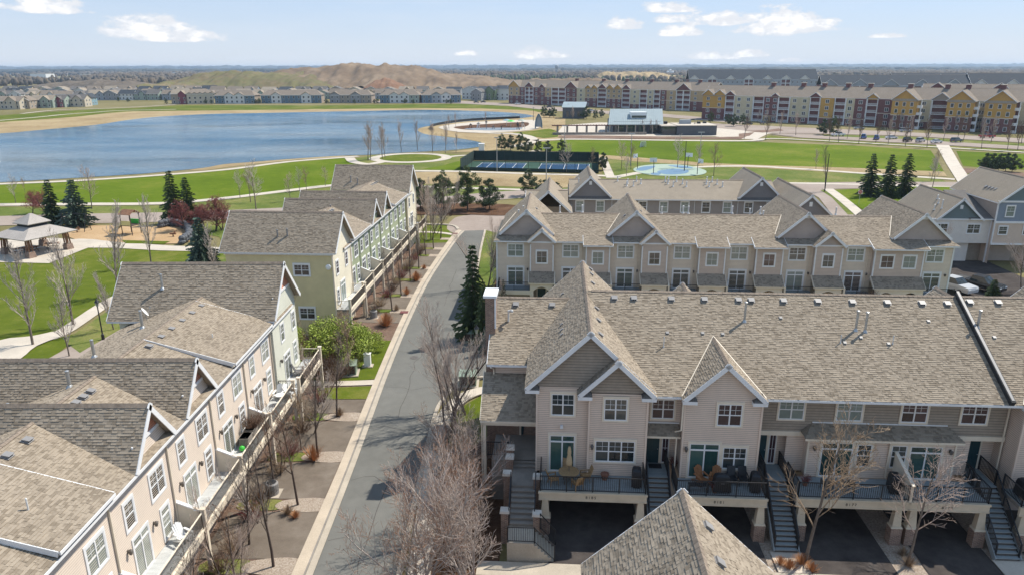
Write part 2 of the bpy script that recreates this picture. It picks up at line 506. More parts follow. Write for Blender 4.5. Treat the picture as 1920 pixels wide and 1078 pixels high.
def copy_tree(src, loc, rotz, label, group=None, scale=None):
  """a copy of a thing with copies of its parts and their sub-parts"""
  def rec(o, parent):
    c = o.copy()
    COL.objects.link(c)
    if parent is not None:
      c.parent = parent
    for ch in list(o.children):
      rec(ch, c)
    return c
  c = rec(src, None)
  c.location, c.rotation_euler = loc, (0, 0, rotz)
  if scale is not None:
    c.scale = (scale,) * 3 if isinstance(scale, (int, float)) else scale
  c['label'] = label
  if group:
    c['group'] = group
  return c


class MB:
  """collects faces; build() makes ONE mesh"""
  def __init__(s):
    s.v, s.f, s.t, s.m, s.mi = [], [], [], [], 0

  def add(s, vs, fs, tone=0.5):
    n = len(s.v)
    s.v.extend(vs)
    for f in fs:
      s.f.append(tuple(i + n for i in f))
      s.t.append(tone)
      s.m.append(s.mi)

  def quad(s, a, b, c, d, tone=0.5):
    s.add([a, b, c, d], [(0, 1, 2, 3)], tone)

  def poly(s, pts, tone=0.5):
    s.add(list(pts), [tuple(range(len(pts)))], tone)

  def box(s, x0, y0, z0, x1, y1, z1, tone=0.5):
    s.add([(x0, y0, z0), (x1, y0, z0), (x1, y1, z0), (x0, y1, z0), (x0, y0, z1), (x1, y0, z1), (x1, y1, z1), (x0, y1, z1)],
        [(0, 3, 2, 1), (4, 5, 6, 7), (0, 1, 5, 4), (1, 2, 6, 5), (2, 3, 7, 6), (3, 0, 4, 7)], tone)

  def taper(s, cx, cy, z0, z1, a0, b0, a1, b1):
    v = [(cx + sx * a, cy + sy * b, z) for z, a, b in ((z0, a0, b0), (z1, a1, b1)) for sx, sy in ((-1, -1), (1, -1), (1, 1), (-1, 1))]
    s.add(v, [(0, 3, 2, 1), (4, 5, 6, 7), (0, 1, 5, 4), (1, 2, 6, 5), (2, 3, 7, 6), (3, 0, 4, 7)])

  def beam(s, p, q, w, h, up=(0, 0, 1)):
    p, q, up = Vector(p), Vector(q), Vector(up)
    d = (q - p).normalized()
    side = d.cross(up)
    if side.length < 1e-6:
      side = d.cross(Vector((1, 0, 0)))
    side.normalize()
    u = side.cross(d).normalized()
    a, b = side * (w / 2), u * (h / 2)
    v = [tuple(x) for e in (p, q) for x in (e - a - b, e + a - b, e + a + b, e - a + b)]
    s.add(v, [(0, 1, 2, 3), (7, 6, 5, 4), (0, 4, 5, 1), (1, 5, 6, 2), (2, 6, 7, 3), (3, 7, 4, 0)])

  def tube(s, p, q, r0, r1=None, n=6, cap=True):
    r1 = r0 if r1 is None else r1
    p, q = Vector(p), Vector(q)
    d = (q - p)
    if d.length < 1e-6:
      return
    d.normalize()
    a = d.orthogonal().normalized()
    b = d.cross(a)
    v = []
    for e, r in ((p, r0), (q, r1)):
      for k in range(n):
        t = 2 * math.pi * k / n
        v.append(tuple(e + a * (r * math.cos(t)) + b * (r * math.sin(t))))
    f = [(k, (k + 1) % n, n + (k + 1) % n, n + k) for k in range(n)]
    if cap:
      f += [tuple(range(n - 1, -1, -1)), tuple(range(n, 2 * n))]
    s.add(v, f)

  def path(s, pts, r, n=6):
    for a, b in zip(pts, pts[1:]):
      s.tube(a, b, r, r, n)

  def lathe(s, prof, c=(0, 0, 0), n=12):
    v, f = [], []
    for r, z in prof:
      for k in range(n):
        t = 2 * math.pi * k / n
        v.append((c[0] + r * math.cos(t), c[1] + r * math.sin(t), c[2] + z))
    for i in range(len(prof) - 1):
      for k in range(n):
        f.append((i * n + k, i * n + (k + 1) % n, (i + 1) * n + (k + 1) % n, (i + 1) * n + k))
    f.append(tuple(range(n - 1, -1, -1)))
    f.append(tuple((len(prof) - 1) * n + k for k in range(n)))
    s.add(v, f)

  def slab(s, pts, th):
    """planar polygon (counter-clockwise from outside) thickened inwards"""
    P = [Vector(p) for p in pts]
    nrm = (P[1] - P[0]).cross(P[2] - P[0]).normalized()
    n = len(P)
    v = [tuple(p) for p in P] + [tuple(p - nrm * th) for p in P]
    f = [tuple(range(n)), tuple(range(2 * n - 1, n - 1, -1))] + [(k, n + k, n + (k + 1) % n, (k + 1) % n) for k in range(n)]
    s.add(v, f)

  def prism(s, pts, z0, z1):
    n = len(pts)
    v = [(x, y, z0) for x, y in pts] + [(x, y, z1) for x, y in pts]
    s.add(v, [tuple(range(n - 1, -1, -1)), tuple(range(n, 2 * n))] + [(k, (k + 1) % n, n + (k + 1) % n, n + k) for k in range(n)])

  def ball(s, c, r, n=8, m=5, sq=(1, 1, 1)):
    v = [(c[0], c[1], c[2] - r * sq[2])]
    for i in range(1, m):
      a = -math.pi / 2 + math.pi * i / m
      for k in range(n):
        t = 2 * math.pi * k / n
        v.append((c[0] + r * sq[0] * math.cos(a) * math.cos(t), c[1] + r * sq[1] * math.cos(a) * math.sin(t), c[2] + r * sq[2] * math.sin(a)))
    v.append((c[0], c[1], c[2] + r * sq[2]))
    f = [(0, 1 + (k + 1) % n, 1 + k) for k in range(n)]
    for i in range(m - 2):
      for k in range(n):
        a, b = 1 + i * n, 1 + (i + 1) * n
        f.append((a + k, a + (k + 1) % n, b + (k + 1) % n, b + k))
    e = len(v) - 1
    a = 1 + (m - 2) * n
    f += [(a + k, a + (k + 1) % n, e) for k in range(n)]
    s.add(v, f)

  def mesh(s, name, mats, off=(0, 0, 0), smooth=False, tone=False):
    me = bpy.data.meshes.new(name)
    if any(off):
      ox, oy, oz = off
      vs = [(x - ox, y - oy, z - oz) for x, y, z in s.v]
    else:
      vs = s.v
    me.from_pydata([tuple(v) for v in vs], [], s.f)
    mats = mats if isinstance(mats, (list, tuple)) else [mats]
    for m in mats:
      me.materials.append(M[m] if isinstance(m, str) else m)
    if len(mats) > 1:
      me.polygons.foreach_set('material_index', s.m)
    if smooth:
      me.polygons.foreach_set('use_smooth', [True] * len(s.f))
    if tone:
      a = me.attributes.new('tone', 'FLOAT', 'FACE')
      a.data.foreach_set('value', s.t)
    me.update()
    return me

  def build(s, name, mats, parent=None, off=(0, 0, 0), smooth=False, tone=False, loc=(0, 0, 0), rotz=0.0, kind=None):
    o = inst(name, s.mesh(name, mats, off, smooth, tone), parent, loc, rotz)
    if kind:
      o['kind'] = kind
    return o


def raw_mesh(name, V, F, mat, smooth=False):
  """numpy fast path: all faces with the same corner count"""
  V, F = np.asarray(V, np.float32), np.asarray(F, np.int32)
  me = bpy.data.meshes.new(name)
  me.vertices.add(len(V))
  me.vertices.foreach_set('co', V.ravel())
  k = F.shape[1]
  me.loops.add(F.size)
  me.loops.foreach_set('vertex_index', F.ravel())
  me.polygons.add(len(F))
  me.polygons.foreach_set('loop_start', np.arange(0, F.size, k, dtype=np.int32))
  me.polygons.foreach_set('loop_total', np.full(len(F), k, np.int32))
  if smooth:
    me.polygons.foreach_set('use_smooth', np.ones(len(F), bool))
  me.materials.append(M[mat] if isinstance(mat, str) else mat)
  me.update(calc_edges=True)
  return me


# ---- pitched roofs ---------------------------------------------------------
def clip_span(poly, t):
  """poly: [(s,t)] convex; span of s at height t"""
  xs = []
  n = len(poly)
  for i in range(n):
    (s0, t0), (s1, t1) = poly[i], poly[(i + 1) % n]
    if (t0 - t) * (t1 - t) <= 0 and abs(t1 - t0) > 1e-9:
      xs.append(s0 + (s1 - s0) * (t - t0) / (t1 - t0))
  return (min(xs), max(xs)) if len(xs) >= 2 else None


def shingle_plane(mb, pts, rnd, expo=0.143, tab=0.2, skip=None, collect=None):
  """lays overlapping tabs on a planar polygon; pts[0]->pts[1] is the eave, seen from outside left to right"""
  P = [Vector(p) for p in pts]
  S_ = (P[1] - P[0]).normalized()
  N_ = (P[1] - P[0]).cross(P[-1] - P[0]).normalized()
  T_ = N_.cross(S_)
  pl = [((p - P[0]).dot(S_), (p - P[0]).dot(T_)) for p in P]
  tmax = max(t for _, t in pl)
  t = -0.03
  prev = 0.5
  while t < tmax - 0.02:
    t1 = min(t + expo * 1.15, tmax)
    sp = clip_span(pl, min(max(t + expo * 0.4, 0.001), tmax - 0.001))
    if sp:
      s, s1 = sp
      s -= rnd.random() * tab
      while s < s1:
        w = tab * rnd.choice((0.5, 0.7, 0.9, 1.1, 1.3))
        a, b = max(s, sp[0]), min(s + w, s1)
        s += w
        if b - a < 0.02:
          continue
        raised = rnd.random()
        h = 0.012 + 0.016 * (raised > 0.45) + rnd.random() * 0.004
        prev = 0.12 * prev + 0.88 * rnd.random()
        tone = min(1.0, max(0.0, (prev if raised > 0.45 else prev * 0.85) * 1.25 - 0.1))
        p = lambda ss, tt, hh: tuple(P[0] + S_ * ss + T_ * tt + N_ * hh)
        if collect is not None:
          collect.append((P[0] + S_ * a + T_ * t + N_ * h, S_, T_, N_, b - a, t1 - t, h, tone))
          continue
        mb.add([p(a, t, 0.0), p(b, t, 0.0), p(b, t, h), p(a, t, h), p(b, t1, 0.004), p(a, t1, 0.004)],
             [(0, 1, 2, 3), (3, 2, 4, 5)], tone)
    t += expo


# ---- buildings -------------------------------------------------------------
class Bld:
  """a building in its own survey frame: x along the facade, y into the building, z up; (ox, oy) is its base point"""
  def __init__(s, name, label, cat, world, rotz, off, group=None):
    s.off = (off[0], off[1], 0.0)
    c, n = math.cos(rotz), math.sin(rotz)
    wx, wy = world
    s.root = thing(name, label, cat, (wx + c * off[0] - n * off[1], wy + n * off[0] + c * off[1], 0), rotz, group)
    s.rotz, s.world = rotz, world
    s.rnd = random.Random(name + label)

  def W(s, x, y, z=0.0):
    c, n = math.cos(s.rotz), math.sin(s.rotz)
    return (s.world[0] + c * x - n * y, s.world[1] + n * x + c * y, z)

  def mesh(s, mb, name, mats, parent=None, **k):
    return mb.build(name, mats, parent or s.root, off=s.off, **k)

  def put(s, name, me, x, y, z, rotz=0.0, parent=None):
    return inst(name, me, parent or s.root, (x - s.off[0], y - s.off[1], z), rotz)


def lap_wall(mb, p0, p1, prof, course=0.125, proud=0.022):
  """clapboards on a vertical wall from p0 to p1 (outside on the right hand of p0->p1); prof: convex [(h, z)] outline"""
  d = Vector((p1[0] - p0[0], p1[1] - p0[1], 0)).normalized()
  n = Vector((d.y, -d.x, 0))
  z0, z1 = min(z for _, z in prof), max(z for _, z in prof)
  q = lambda h, z, o: (p0[0] + d.x * h + n.x * o, p0[1] + d.y * h + n.y * o, z)
  zs = sorted({z for _, z in prof})
  z = z0
  while z < z1 - 1e-4:
    zt = min(z + course, z1)
    lo, hi = clip_span(prof, z + 1e-5), clip_span(prof, zt - 1e-5)
    if lo and hi:
      zm = z + min(.034, (zt - z) * .5)                      # lap joint: its shadow line and dirt painted as a darker strip
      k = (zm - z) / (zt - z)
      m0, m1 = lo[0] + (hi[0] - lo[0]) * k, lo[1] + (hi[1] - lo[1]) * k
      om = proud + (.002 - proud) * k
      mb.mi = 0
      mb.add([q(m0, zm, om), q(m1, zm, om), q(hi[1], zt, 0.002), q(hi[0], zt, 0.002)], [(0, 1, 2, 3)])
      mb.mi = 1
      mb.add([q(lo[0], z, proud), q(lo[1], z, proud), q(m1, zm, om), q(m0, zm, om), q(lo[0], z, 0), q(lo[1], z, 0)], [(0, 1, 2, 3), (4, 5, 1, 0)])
    z = zt


def flat_wall(mb, p0, p1, prof, off=0.0):
  d = Vector((p1[0] - p0[0], p1[1] - p0[1], 0)).normalized()
  n = Vector((d.y, -d.x, 0))
  mb.poly([(p0[0] + d.x * h + n.x * off, p0[1] + d.y * h + n.y * off, z) for h, z in prof])


def rectprof(p0, p1, z0, z1):
  L = math.hypot(p1[0] - p0[0], p1[1] - p0[1])
  return [(0, z0), (L, z0), (L, z1), (0, z1)]


def roof_plane(B, pts, th=0.16, shingles=True, mat='shingle', fascia=('e',), trim='white', parent=None, expo=0.143, tab=0.2, gut=True):
  """one pitched plane as a part: deck slab > shingles; pts[0]->pts[1] eave, then ridge; fascia letters: e eave, l left rake, r right rake"""
  mb = MB()
  mb.slab(pts, th)
  o = B.mesh(mb, 'roof', mat if not shingles else 'shingle_far')
  if shingles:
    sb = MB()
    shingle_plane(sb, pts, B.rnd, expo, tab)
    B.mesh(sb, 'shingles', mat, o, tone=True, kind='stuff')
  P = [Vector(p) for p in pts]
  nrm = (P[1] - P[0]).cross(P[-1] - P[0]).normalized()
  ctr = sum(P, Vector()) / len(P)
  edges = {'e': (P[0], P[1]), 'l': (P[-1], P[0]), 'r': (P[1], P[2])}
  for k in fascia:
    a, b = edges[k]
    out = (b - a).cross(nrm).normalized()
    f = MB()
    dn = Vector((0, 0, -1))
    if k == 'e':
      hgt, pr = 0.14, 0.075 if gut else 0.03
      a2, b2 = a + out * (pr / 2 - 0.01) + dn * (hgt / 2 + 0.015), b + out * (pr / 2 - 0.01) + dn * (hgt / 2 + 0.015)
      f.beam(a2, b2, pr, hgt)
      B.mesh(f, 'gutter' if gut else 'fascia', trim, o)
    else:
      e_ = (b - a).normalized() * .09
      a2, b2 = a + out * 0.015 - nrm * 0.12 - (e_ if k == 'l' else e_ * 0), b + out * 0.015 - nrm * 0.12 + (e_ if k == 'r' else e_ * 0)
      f.beam(a2, b2, 0.05, 0.26, nrm)
      B.mesh(f, 'rake_board', trim, o)
  return o


def gable_y(B, cx, half, zr, pitch, y0, y1, shingles=True, mat='shingle', front=True, back=True, trim='white', eaves=True, rake=0.0, expo=0.143, tab=0.2, halfr=None):
  """gable roof with its ridge along y"""
  hl, hr = half, half if halfr is None else halfr
  zl, zq = zr - pitch * hl, zr - pitch * hr
  L = [(cx - hl, y1, zl), (cx - hl, y0, zl), (cx, y0, zr), (cx, y1, zr)]
  Q = [(cx + hr, y0, zq), (cx + hr, y1, zq), (cx, y1, zr), (cx, y0, zr)]
  fl = (['e'] if eaves else []) + (['r'] if front else []) + (['l'] if back else [])
  fr = (['e'] if eaves else []) + (['l'] if front else []) + (['r'] if back else [])
  a = roof_plane(B, L, shingles=shingles, mat=mat, fascia=fl, trim=trim, gut=False, expo=expo, tab=tab)
  b = roof_plane(B, Q, shingles=shingles, mat=mat, fascia=fr, trim=trim, gut=False, expo=expo, tab=tab)
  ridge_cap(B, (cx, y0, zr), (cx, y1, zr), pitch, (1, 0, 0))
  return a, b


def gable_x(B, cy, halff, halfb, zr, pitch, x0, x1, shingles=True, mat='shingle', left=True, right=True, trim='white', eaves=True, expo=0.143, tab=0.2, pitchb=None, gut=False):
  pb = pitch if pitchb is None else pitchb
  zf, zb = zr - pitch * halff, zr - pb * halfb
  Fp = [(x0, cy - halff, zf), (x1, cy - halff, zf), (x1, cy, zr), (x0, cy, zr)]
  Bp = [(x1, cy + halfb, zb), (x0, cy + halfb, zb), (x0, cy, zr), (x1, cy, zr)]
  ff = (['e'] if eaves else []) + (['l'] if left else []) + (['r'] if right else [])
  fb = (['e'] if eaves else []) + (['r'] if left else []) + (['l'] if right else [])
  a = roof_plane(B, Fp, shingles=shingles, mat=mat, fascia=ff, trim=trim, expo=expo, tab=tab, gut=gut)
  b = roof_plane(B, Bp, shingles=False, mat='shingle_far' if shingles else mat, fascia=fb, trim=trim, gut=gut)
  ridge_cap(B, (x0, cy, zr), (x1, cy, zr), pitch, (0, 1, 0))
  return a, b


def ridge_cap(B, p, q, pitch, side):
  """overlapping cap shingles along a level ridge"""
  mb = MB()
  p, q, sd = Vector(p), Vector(q), Vector(side)
  L = (q - p).length
  d = (q - p).normalized()
  n = max(2, int(L / 0.3))
  w = 0.15
  for k in range(n):
    a, b = p + d * (L * k / n), p + d * (L * (k + 1.15) / n)
    h = Vector((0, 0, 0.05 + 0.012))
    l = Vector((0, 0, 0.05))
    dz = Vector((0, 0, -pitch * w))
    mb.add([tuple(a + h), tuple(b + l), tuple(b + sd * w + dz + l), tuple(a + sd * w + dz + h), tuple(b - sd * w + dz + l), tuple(a - sd * w + dz + h),
        tuple(a + sd * w + dz), tuple(a - sd * w + dz), tuple(a)],
         [(0, 1, 2, 3), (0, 5, 4, 1), (0, 3, 6, 8), (0, 8, 7, 5)])
  B.mesh(mb, 'ridge_cap', 'ridge', kind='stuff')


# ---- windows and doors -----------------------------------------------------
_win = {}


def window_mesh(kind, w, h, trim, casing):
  key = (kind, round(w, 2), round(h, 2), trim, casing)
  if key in _win:
    return _win[key]
  mb = MB()
  c = casing
  fr = 0.055
  panes = []

  def bar(x0, z0, x1, z1, d0, d1):
    mb.box(x0, -d1, z0, x1, -d0, z1)
  # casing boards (material 0)
  mb.mi = 0
  if c > 0:
    bar(-c, -c * 0.9, 0, h + c * 1.5, 0, 0.055)
    bar(w, -c * 0.9, w + c, h + c * 1.5, 0, 0.055)
    bar(0, h, w, h + c * 1.5, 0, 0.06)
    bar(0, -c * 0.9, w, 0, 0, 0.06)
  mb.mi = 1
  d0, d1 = 0.0, 0.045
  bar(0, 0, fr, h, d0, d1)
  bar(w - fr, 0, w, h, d0, d1)
  bar(fr, h - fr, w - fr, h, d0, d1)
  bar(fr, 0, w - fr, fr * 1.2, d0, d1)
  n = {'dh1': 1, 'dh2': 2, 'dh3': 3, 'slide': 2, 'dh1t': 1, 'fix': 1, 'slide1': 2}[kind]
  top = h
  if kind in ('slide', 'dh1t'):
    top = h - 0.42
    bar(fr, top - 0.05, w - fr, top + 0.05, d0, d1 + 0.005)
  cw = (w - 2 * fr) / n
  for i in range(n):
    x0, x1 = fr + i * cw, fr + (i + 1) * cw
    if i:
      bar(x0 - 0.04, fr, x0 + 0.04, h - fr, d0, d1 + 0.008)
    if kind in ('slide', 'dh1t'):
      panes.append((x0 + 0.02, top + 0.05, x1 - 0.02, h - fr))
    if kind in ('slide', 'slide1'):
      panes.append((x0 + 0.03, fr, x1 - 0.03, (top if kind == 'slide' else h) - 0.05))
    elif kind == 'fix':
      panes.append((x0, fr, x1, h - fr))
      bar(x0, h * 0.5 - 0.012, x1, h * 0.5 + 0.012, 0.012, 0.03)
      bar((x0 + x1) / 2 - 0.012, fr, (x0 + x1) / 2 + 0.012, h - fr, 0.012, 0.032)
    else:
      tt = top - (0.05 if kind == 'dh1t' else fr)
      mid = (fr + tt) / 2
      bar(x0, mid - 0.03, x1, mid + 0.03, d0, d1 - 0.005)
      panes.append((x0 + 0.01, fr, x1 - 0.01, mid - 0.03))
      panes.append((x0 + 0.01, mid + 0.03, x1 - 0.01, tt))
      mx, mz = (x0 + x1) / 2, (mid + tt) / 2
      bar(mx - 0.009, mid + 0.03, mx + 0.009, tt, 0.012, 0.028)
      bar(x0, mz - 0.009, x1, mz + 0.009, 0.012, 0.028)
  me = mb.mesh('window', [trim, 'white'])
  _win[key] = (me, panes)
  return _win[key]


_pane = {}


def pane_mesh(w, h, mat):
  key = (round(w, 2), round(h, 2), mat)
  if key not in _pane:
    mb = MB()
    mb.box(0, -0.018, 0, w, -0.006, h)
    _pane[key] = mb.mesh('pane', mat)
  return _pane[key]


def window(B, kind, x, y, z, w, h, rotz=0.0, trim='cream', casing=0.11, glass=('glass', 'glass', 'glass_blind', 'glass_red'), name='window', panes=True):
  """window on a wall: (x, y, z) is its lower corner on the viewer's side when facing the wall; rotz 0 faces -y"""
  me, ps = window_mesh(kind, w, h, trim, casing)
  o = B.put(name, me, x, y, z, rotz)
  gm = B.rnd.choice(glass)
  if panes:
    for x0, z0, x1, z1 in ps:
      inst('pane', pane_mesh(x1 - x0, z1 - z0, gm), o, (x0, 0, z0))
  else:
    mb = MB()
    for x0, z0, x1, z1 in ps:
      mb.box(x0, -0.018, z0, x1, -0.006, z1)
    mb.build('pane', gm, o)
  return o


_misc = {}


def wall_lamp_mesh():
  if 'lamp' not in _misc:
    mb = MB()
    mb.box(-.06, -.03, -.1, .06, 0, .1)
    mb.beam((0, -.03, .05), (0, -.16, .1), .03, .03)
    mb.taper(0, -.16, -.16, .06, .05, .05, .085, .085)
    mb.taper(0, -.16, .06, .14, .1, .1, .02, .02)
    _misc['lamp'] = mb.mesh('wall_lamp', 'bronze')
  return _misc['lamp']


def roof_vent_mesh():
  if 'vent' not in _misc:
    mb = MB()
    mb.box(-.26, -.26, -.02, .26, .26, .02)
    mb.add([(-.19, -.17, .02), (.19, -.17, .02), (.19, .2, .02), (-.19, .2, .02), (-.22, -.24, .17), (.22, -.24, .17), (.22, .2, .12), (-.22, .2, .12)],
         [(4, 5, 6, 7), (1, 2, 6, 5), (2, 3, 7, 6), (3, 0, 4, 7)])
    mb.mi = 1
    mb.quad((-.19, -.17, .02), (.19, -.17, .02), (.22, -.235, .16), (-.22, -.235, .16))
    _misc['vent'] = mb.mesh('roof_vent', ['vent', 'vent_dark'])
  return _misc['vent']


def place_on_plane(B, me, name, base, normal, up_hint=(0, 0, 1), scale=1.0):
  scale *= .85
  """object lying on a pitched plane: local z along the normal, local -y pointing down the slope"""
  n = Vector(normal).normalized()
  yv = (Vector(up_hint) - n * Vector(up_hint).dot(n)).normalized()
  xv = yv.cross(n)
  o = bpy.data.objects.new(name, me)
  o.matrix_local = Matrix(((xv.x, yv.x, n.x, base[0] - B.off[0]), (xv.y, yv.y, n.y, base[1] - B.off[1]), (xv.z, yv.z, n.z, base[2]), (0, 0, 0, 1))) @ Matrix.Scale(scale, 4)
  COL.objects.link(o)
  o.parent = B.root
  return o


def pipe(B, x, y, z, h=1.0, r=0.07, mat='galv', capr=0.11, lean=0.0):
  mb = MB()
  mb.lathe([(r * 2.2, -0.05), (r * 1.2, 0.10), (r, 0.12), (r, h - .03), (capr, h - .02), (capr, h + .05), (r * .5, h + .08)], (x, y, z), 10)
  return B.mesh(mb, 'vent_pipe', mat, smooth=False)


def downspout(B, pts, mat='cream', r=0.045):
  mb = MB()
  for a, b in zip(pts, pts[1:]):
    mb.beam(a, b, r * 2, r * 1.6)
  return B.mesh(mb, 'downspout', mat)


_bal = {}


def railing(B, p, q, h=1.0, mat='black', balmat=None, gap=0.12, post=1.5, each=True, name='railing', toprail=0.055, single=True):
  """guard rail from p to q (may climb): posts and rails in one part, balusters under it"""
  mb = MB()
  p, q = Vector(p), Vector(q)
  up = Vector((0, 0, 1))
  mb.beam(p + up * h, q + up * h, toprail, 0.05)
  mb.beam(p + up * 0.1, q + up * 0.1, 0.035, 0.035)
  L = (q - p).length
  n = max(1, round(L / post))
  for k in range(n + 1):
    a = p + (q - p) * (k / n)
    mb.box(a.x - .03, a.y - .03, a.z - 0.02, a.x + .03, a.y + .03, a.z + h + .03)
  o = B.mesh(mb, name, mat)
  m = max(1, int(L / gap))
  bm = balmat or mat
  if each:
    if bm not in _bal:
      b = MB()
      b.box(-.011, -.011, 0, .011, .011, 1)
      _bal[bm] = b.mesh('baluster', bm)
    for k in range(1, m):
      a = p + (q - p) * (k / m)
      inst('baluster', _bal[bm], o, (a.x - B.off[0], a.y - B.off[1], a.z + 0.1), 0, (1, 1, h - 0.1))
  else:
    b = MB()
    for k in range(1, m):
      a = p + (q - p) * (k / m)
      b.box(a.x - .013, a.y - .013, a.z + .1, a.x + .013, a.y + .013, a.z + h)
    B.mesh(b, 'baluster', bm, o, kind='stuff')
  return o


# ---- ground sheets ---------------------------------------------------------
LAYER = [0]


def sheet(name, pts, mat, z, grid=None, kind='structure', th=0.0):
  mb = MB()
  P = [(x, y, z) for x, y in pts]
  A = sum(P[i][0] * P[(i + 1) % len(P)][1] - P[(i + 1) % len(P)][0] * P[i][1] for i in range(len(P)))
  if A < 0:
    P.reverse()
  if th:
    mb.prism([(x, y) for x, y, _ in P], z - th, z)
  else:
    mb.poly(P)
  return mb.build(name, mat, kind=kind)


def ribbon(name, pts, w, mat, z, th=0.0, kind='structure'):
  """a strip of constant width along a line of points, smoothed"""
  pts = smooth(pts)
  mb = MB()
  L, Rr = [], []
  for i, p in enumerate(pts):
    a, b = pts[max(0, i - 1)], pts[min(len(pts) - 1, i + 1)]
    d = Vector((b[0] - a[0], b[1] - a[1])).normalized()
    n = Vector((-d.y, d.x)) * (w / 2)
    L.append((p[0] + n.x, p[1] + n.y))
    Rr.append((p[0] - n.x, p[1] - n.y))
  for i in range(len(pts) - 1):
    a, b, c, d = Rr[i], Rr[i + 1], L[i + 1], L[i]
    mb.quad((*a, z), (*b, z), (*c, z), (*d, z))
    if th:
      mb.quad((*d, z), (*c, z), (*c, z - th), (*d, z - th))
      mb.quad((*b, z), (*a, z), (*a, z - th), (*b, z - th))
  if th:
    mb.quad((*Rr[0], z - th), (*Rr[0], z), (*L[0], z), (*L[0], z - th))
    mb.quad((*L[-1], z - th), (*L[-1], z), (*Rr[-1], z), (*Rr[-1], z - th))
  return mb.build(name, mat, kind=kind)


def smooth(pts, closed=False, n=6):
  """Catmull-Rom through the points"""
  out = []
  m = len(pts)
  rngi = range(m) if closed else range(m - 1)
  for i in rngi:
    p0 = pts[(i - 1) % m] if closed or i > 0 else pts[0]
    p1, p2 = pts[i], pts[(i + 1) % m]
    p3 = pts[(i + 2) % m] if closed or i + 2 < m else pts[-1]
    for k in range(n):
      t = k / n
      out.append(tuple(0.5 * (2 * p1[j] + (p2[j] - p0[j]) * t + (2 * p0[j] - 5 * p1[j] + 4 * p2[j] - p3[j]) * t * t + (3 * p1[j] - p0[j] - 3 * p2[j] + p3[j]) * t ** 3) for j in range(2)))
  if not closed:
    out.append(tuple(pts[-1][:2]))
  return out


# ------------------------------------------------------------------ the ground
def arc(cx, cy, r, n=48, a0=0.0, a1=360.0):
  return [(cx + r * math.cos(R(a0 + (a1 - a0) * k / n)), cy + r * math.sin(R(a0 + (a1 - a0) * k / n))) for k in range(n)]


sheet('ground', arc(0, 3000, 9500, 96), 'base', 0.0)
LAKE_N = [(-312.0, 226.9), (-261.7, 283.0), (-222.6, 317.0), (-217.9, 327.7), (-213.9, 340.7), (-207.3, 364.6), (-208.7, 398.5), (-204.6, 426.9), (-183.1, 450.8), (-159.3, 457.7), (-122.5, 470.0), (-90.3, 480.3), (-56.3, 487.9), (-27.4, 477.5), (-6.4, 462.1), (8.3, 440.2), (13.4, 420.5)]
LAKE_S = [(5.6, 405.2), (-8.4, 395.2), (-24.7, 380.0), (-37.4, 355.5), (-41.5, 345.9), (-42.8, 333.8), (-40.5, 319.6), (-35.8, 306.5), (-28.1, 296.6), (-18.7, 285.1), (-11.9, 272.4), (-9.9, 260.9), (-14.7, 252.2), (-21.6, 245.7), (-35.3, 239.7), (-44.8, 233.8), (-54.5, 231.1), (-66.3, 224.4), (-71.7, 220.5), (-78.1, 215.5), (-84.3, 210.7), (-87.2, 202.7), (-95.3, 194.3), (-100.5, 190.3), (-114.5, 183.0), (-126.8, 177.0), (-146.7, 169.1), (-203.3, 145.0)]
lake = smooth(LAKE_N, n=4) + smooth(LAKE_S, n=4)
# far shore: lawn, then dormant prairie down to the water
sheet('lawn', [(-443.7, 326.3), (-329.5, 358.6), (-266.4, 381.0), (-244.3, 399.8), (-234.6, 455.6), (-190.8, 470.2), (-57.0, 494.2), (13.5, 455.7), (28.8, 490.2), (0.3, 539.9), (-41.2, 574.3), (-143.3, 551.1), (-205.7, 558.2), (-251.2, 560.6), (-265.4, 524.0), (-288.9, 504.9), (-299.6, 474.9), (-308.9, 443.1), (-363.2, 396.1), (-484.6, 357.1)], 'grass', 0.02)
sheet('prairie_bank', smooth(LAKE_N, n=4) + [(22.4, 434.6), (14.1, 475.6), (-21.7, 505.5), (-58.9, 510.6), (-130.4, 500.8), (-181.1, 490.5), (-221.9, 486.2), (-247.7, 481.4), (-254.5, 461.8), (-253.6, 431.2), (-258.2, 413.1), (-269.0, 384.9), (-323.6, 351.9), (-402.9, 295.5)], 'prairie', 0.04)
# near shore
sheet('lawn', [(-158.9, 155.6), (-143.5, 165.2), (-124.5, 173.6), (-107.8, 178.4), (-92.0, 187.3), (-78.0, 198.1), (-66.9, 215.3), (-53.3, 225.5), (-42.5, 221.2), (-40.2, 173.8), (-43.1, 169.8), (-53.3, 161.6), (-62.0, 152.8), (-72.9, 146.7), (-91.2, 145.8), (-105.2, 145.4), (-142.4, 138.6)], 'grass_bright', 0.02)
sheet('prairie_bank', [(-89.1, 198.3), (-88.6, 206.1), (-85.0, 212.5), (-78.6, 216.8), (-66.7, 225.8), (-54.9, 232.6), (-51.7, 229.6), (-65.5, 221.7), (-76.4, 210.6), (-81.6, 203.7), (-84.9, 197.2)], 'prairie', 0.05)
sheet('peninsula', [(-39.7, 285.6), (-44.9, 342.9), (-28.6, 395.9), (0.3, 416.5), (16.1, 434.8), (29.8, 406.4), (21.0, 284.0), (9.9, 264.1), (-10.6, 242.2), (-21.2, 240.9), (-14.5, 248.8), (-9.0, 259.1), (-12.0, 276.4), (-28.5, 301.3)], 'prairie', 0.03)
sheet('lake', lake, 'water', 0.08)
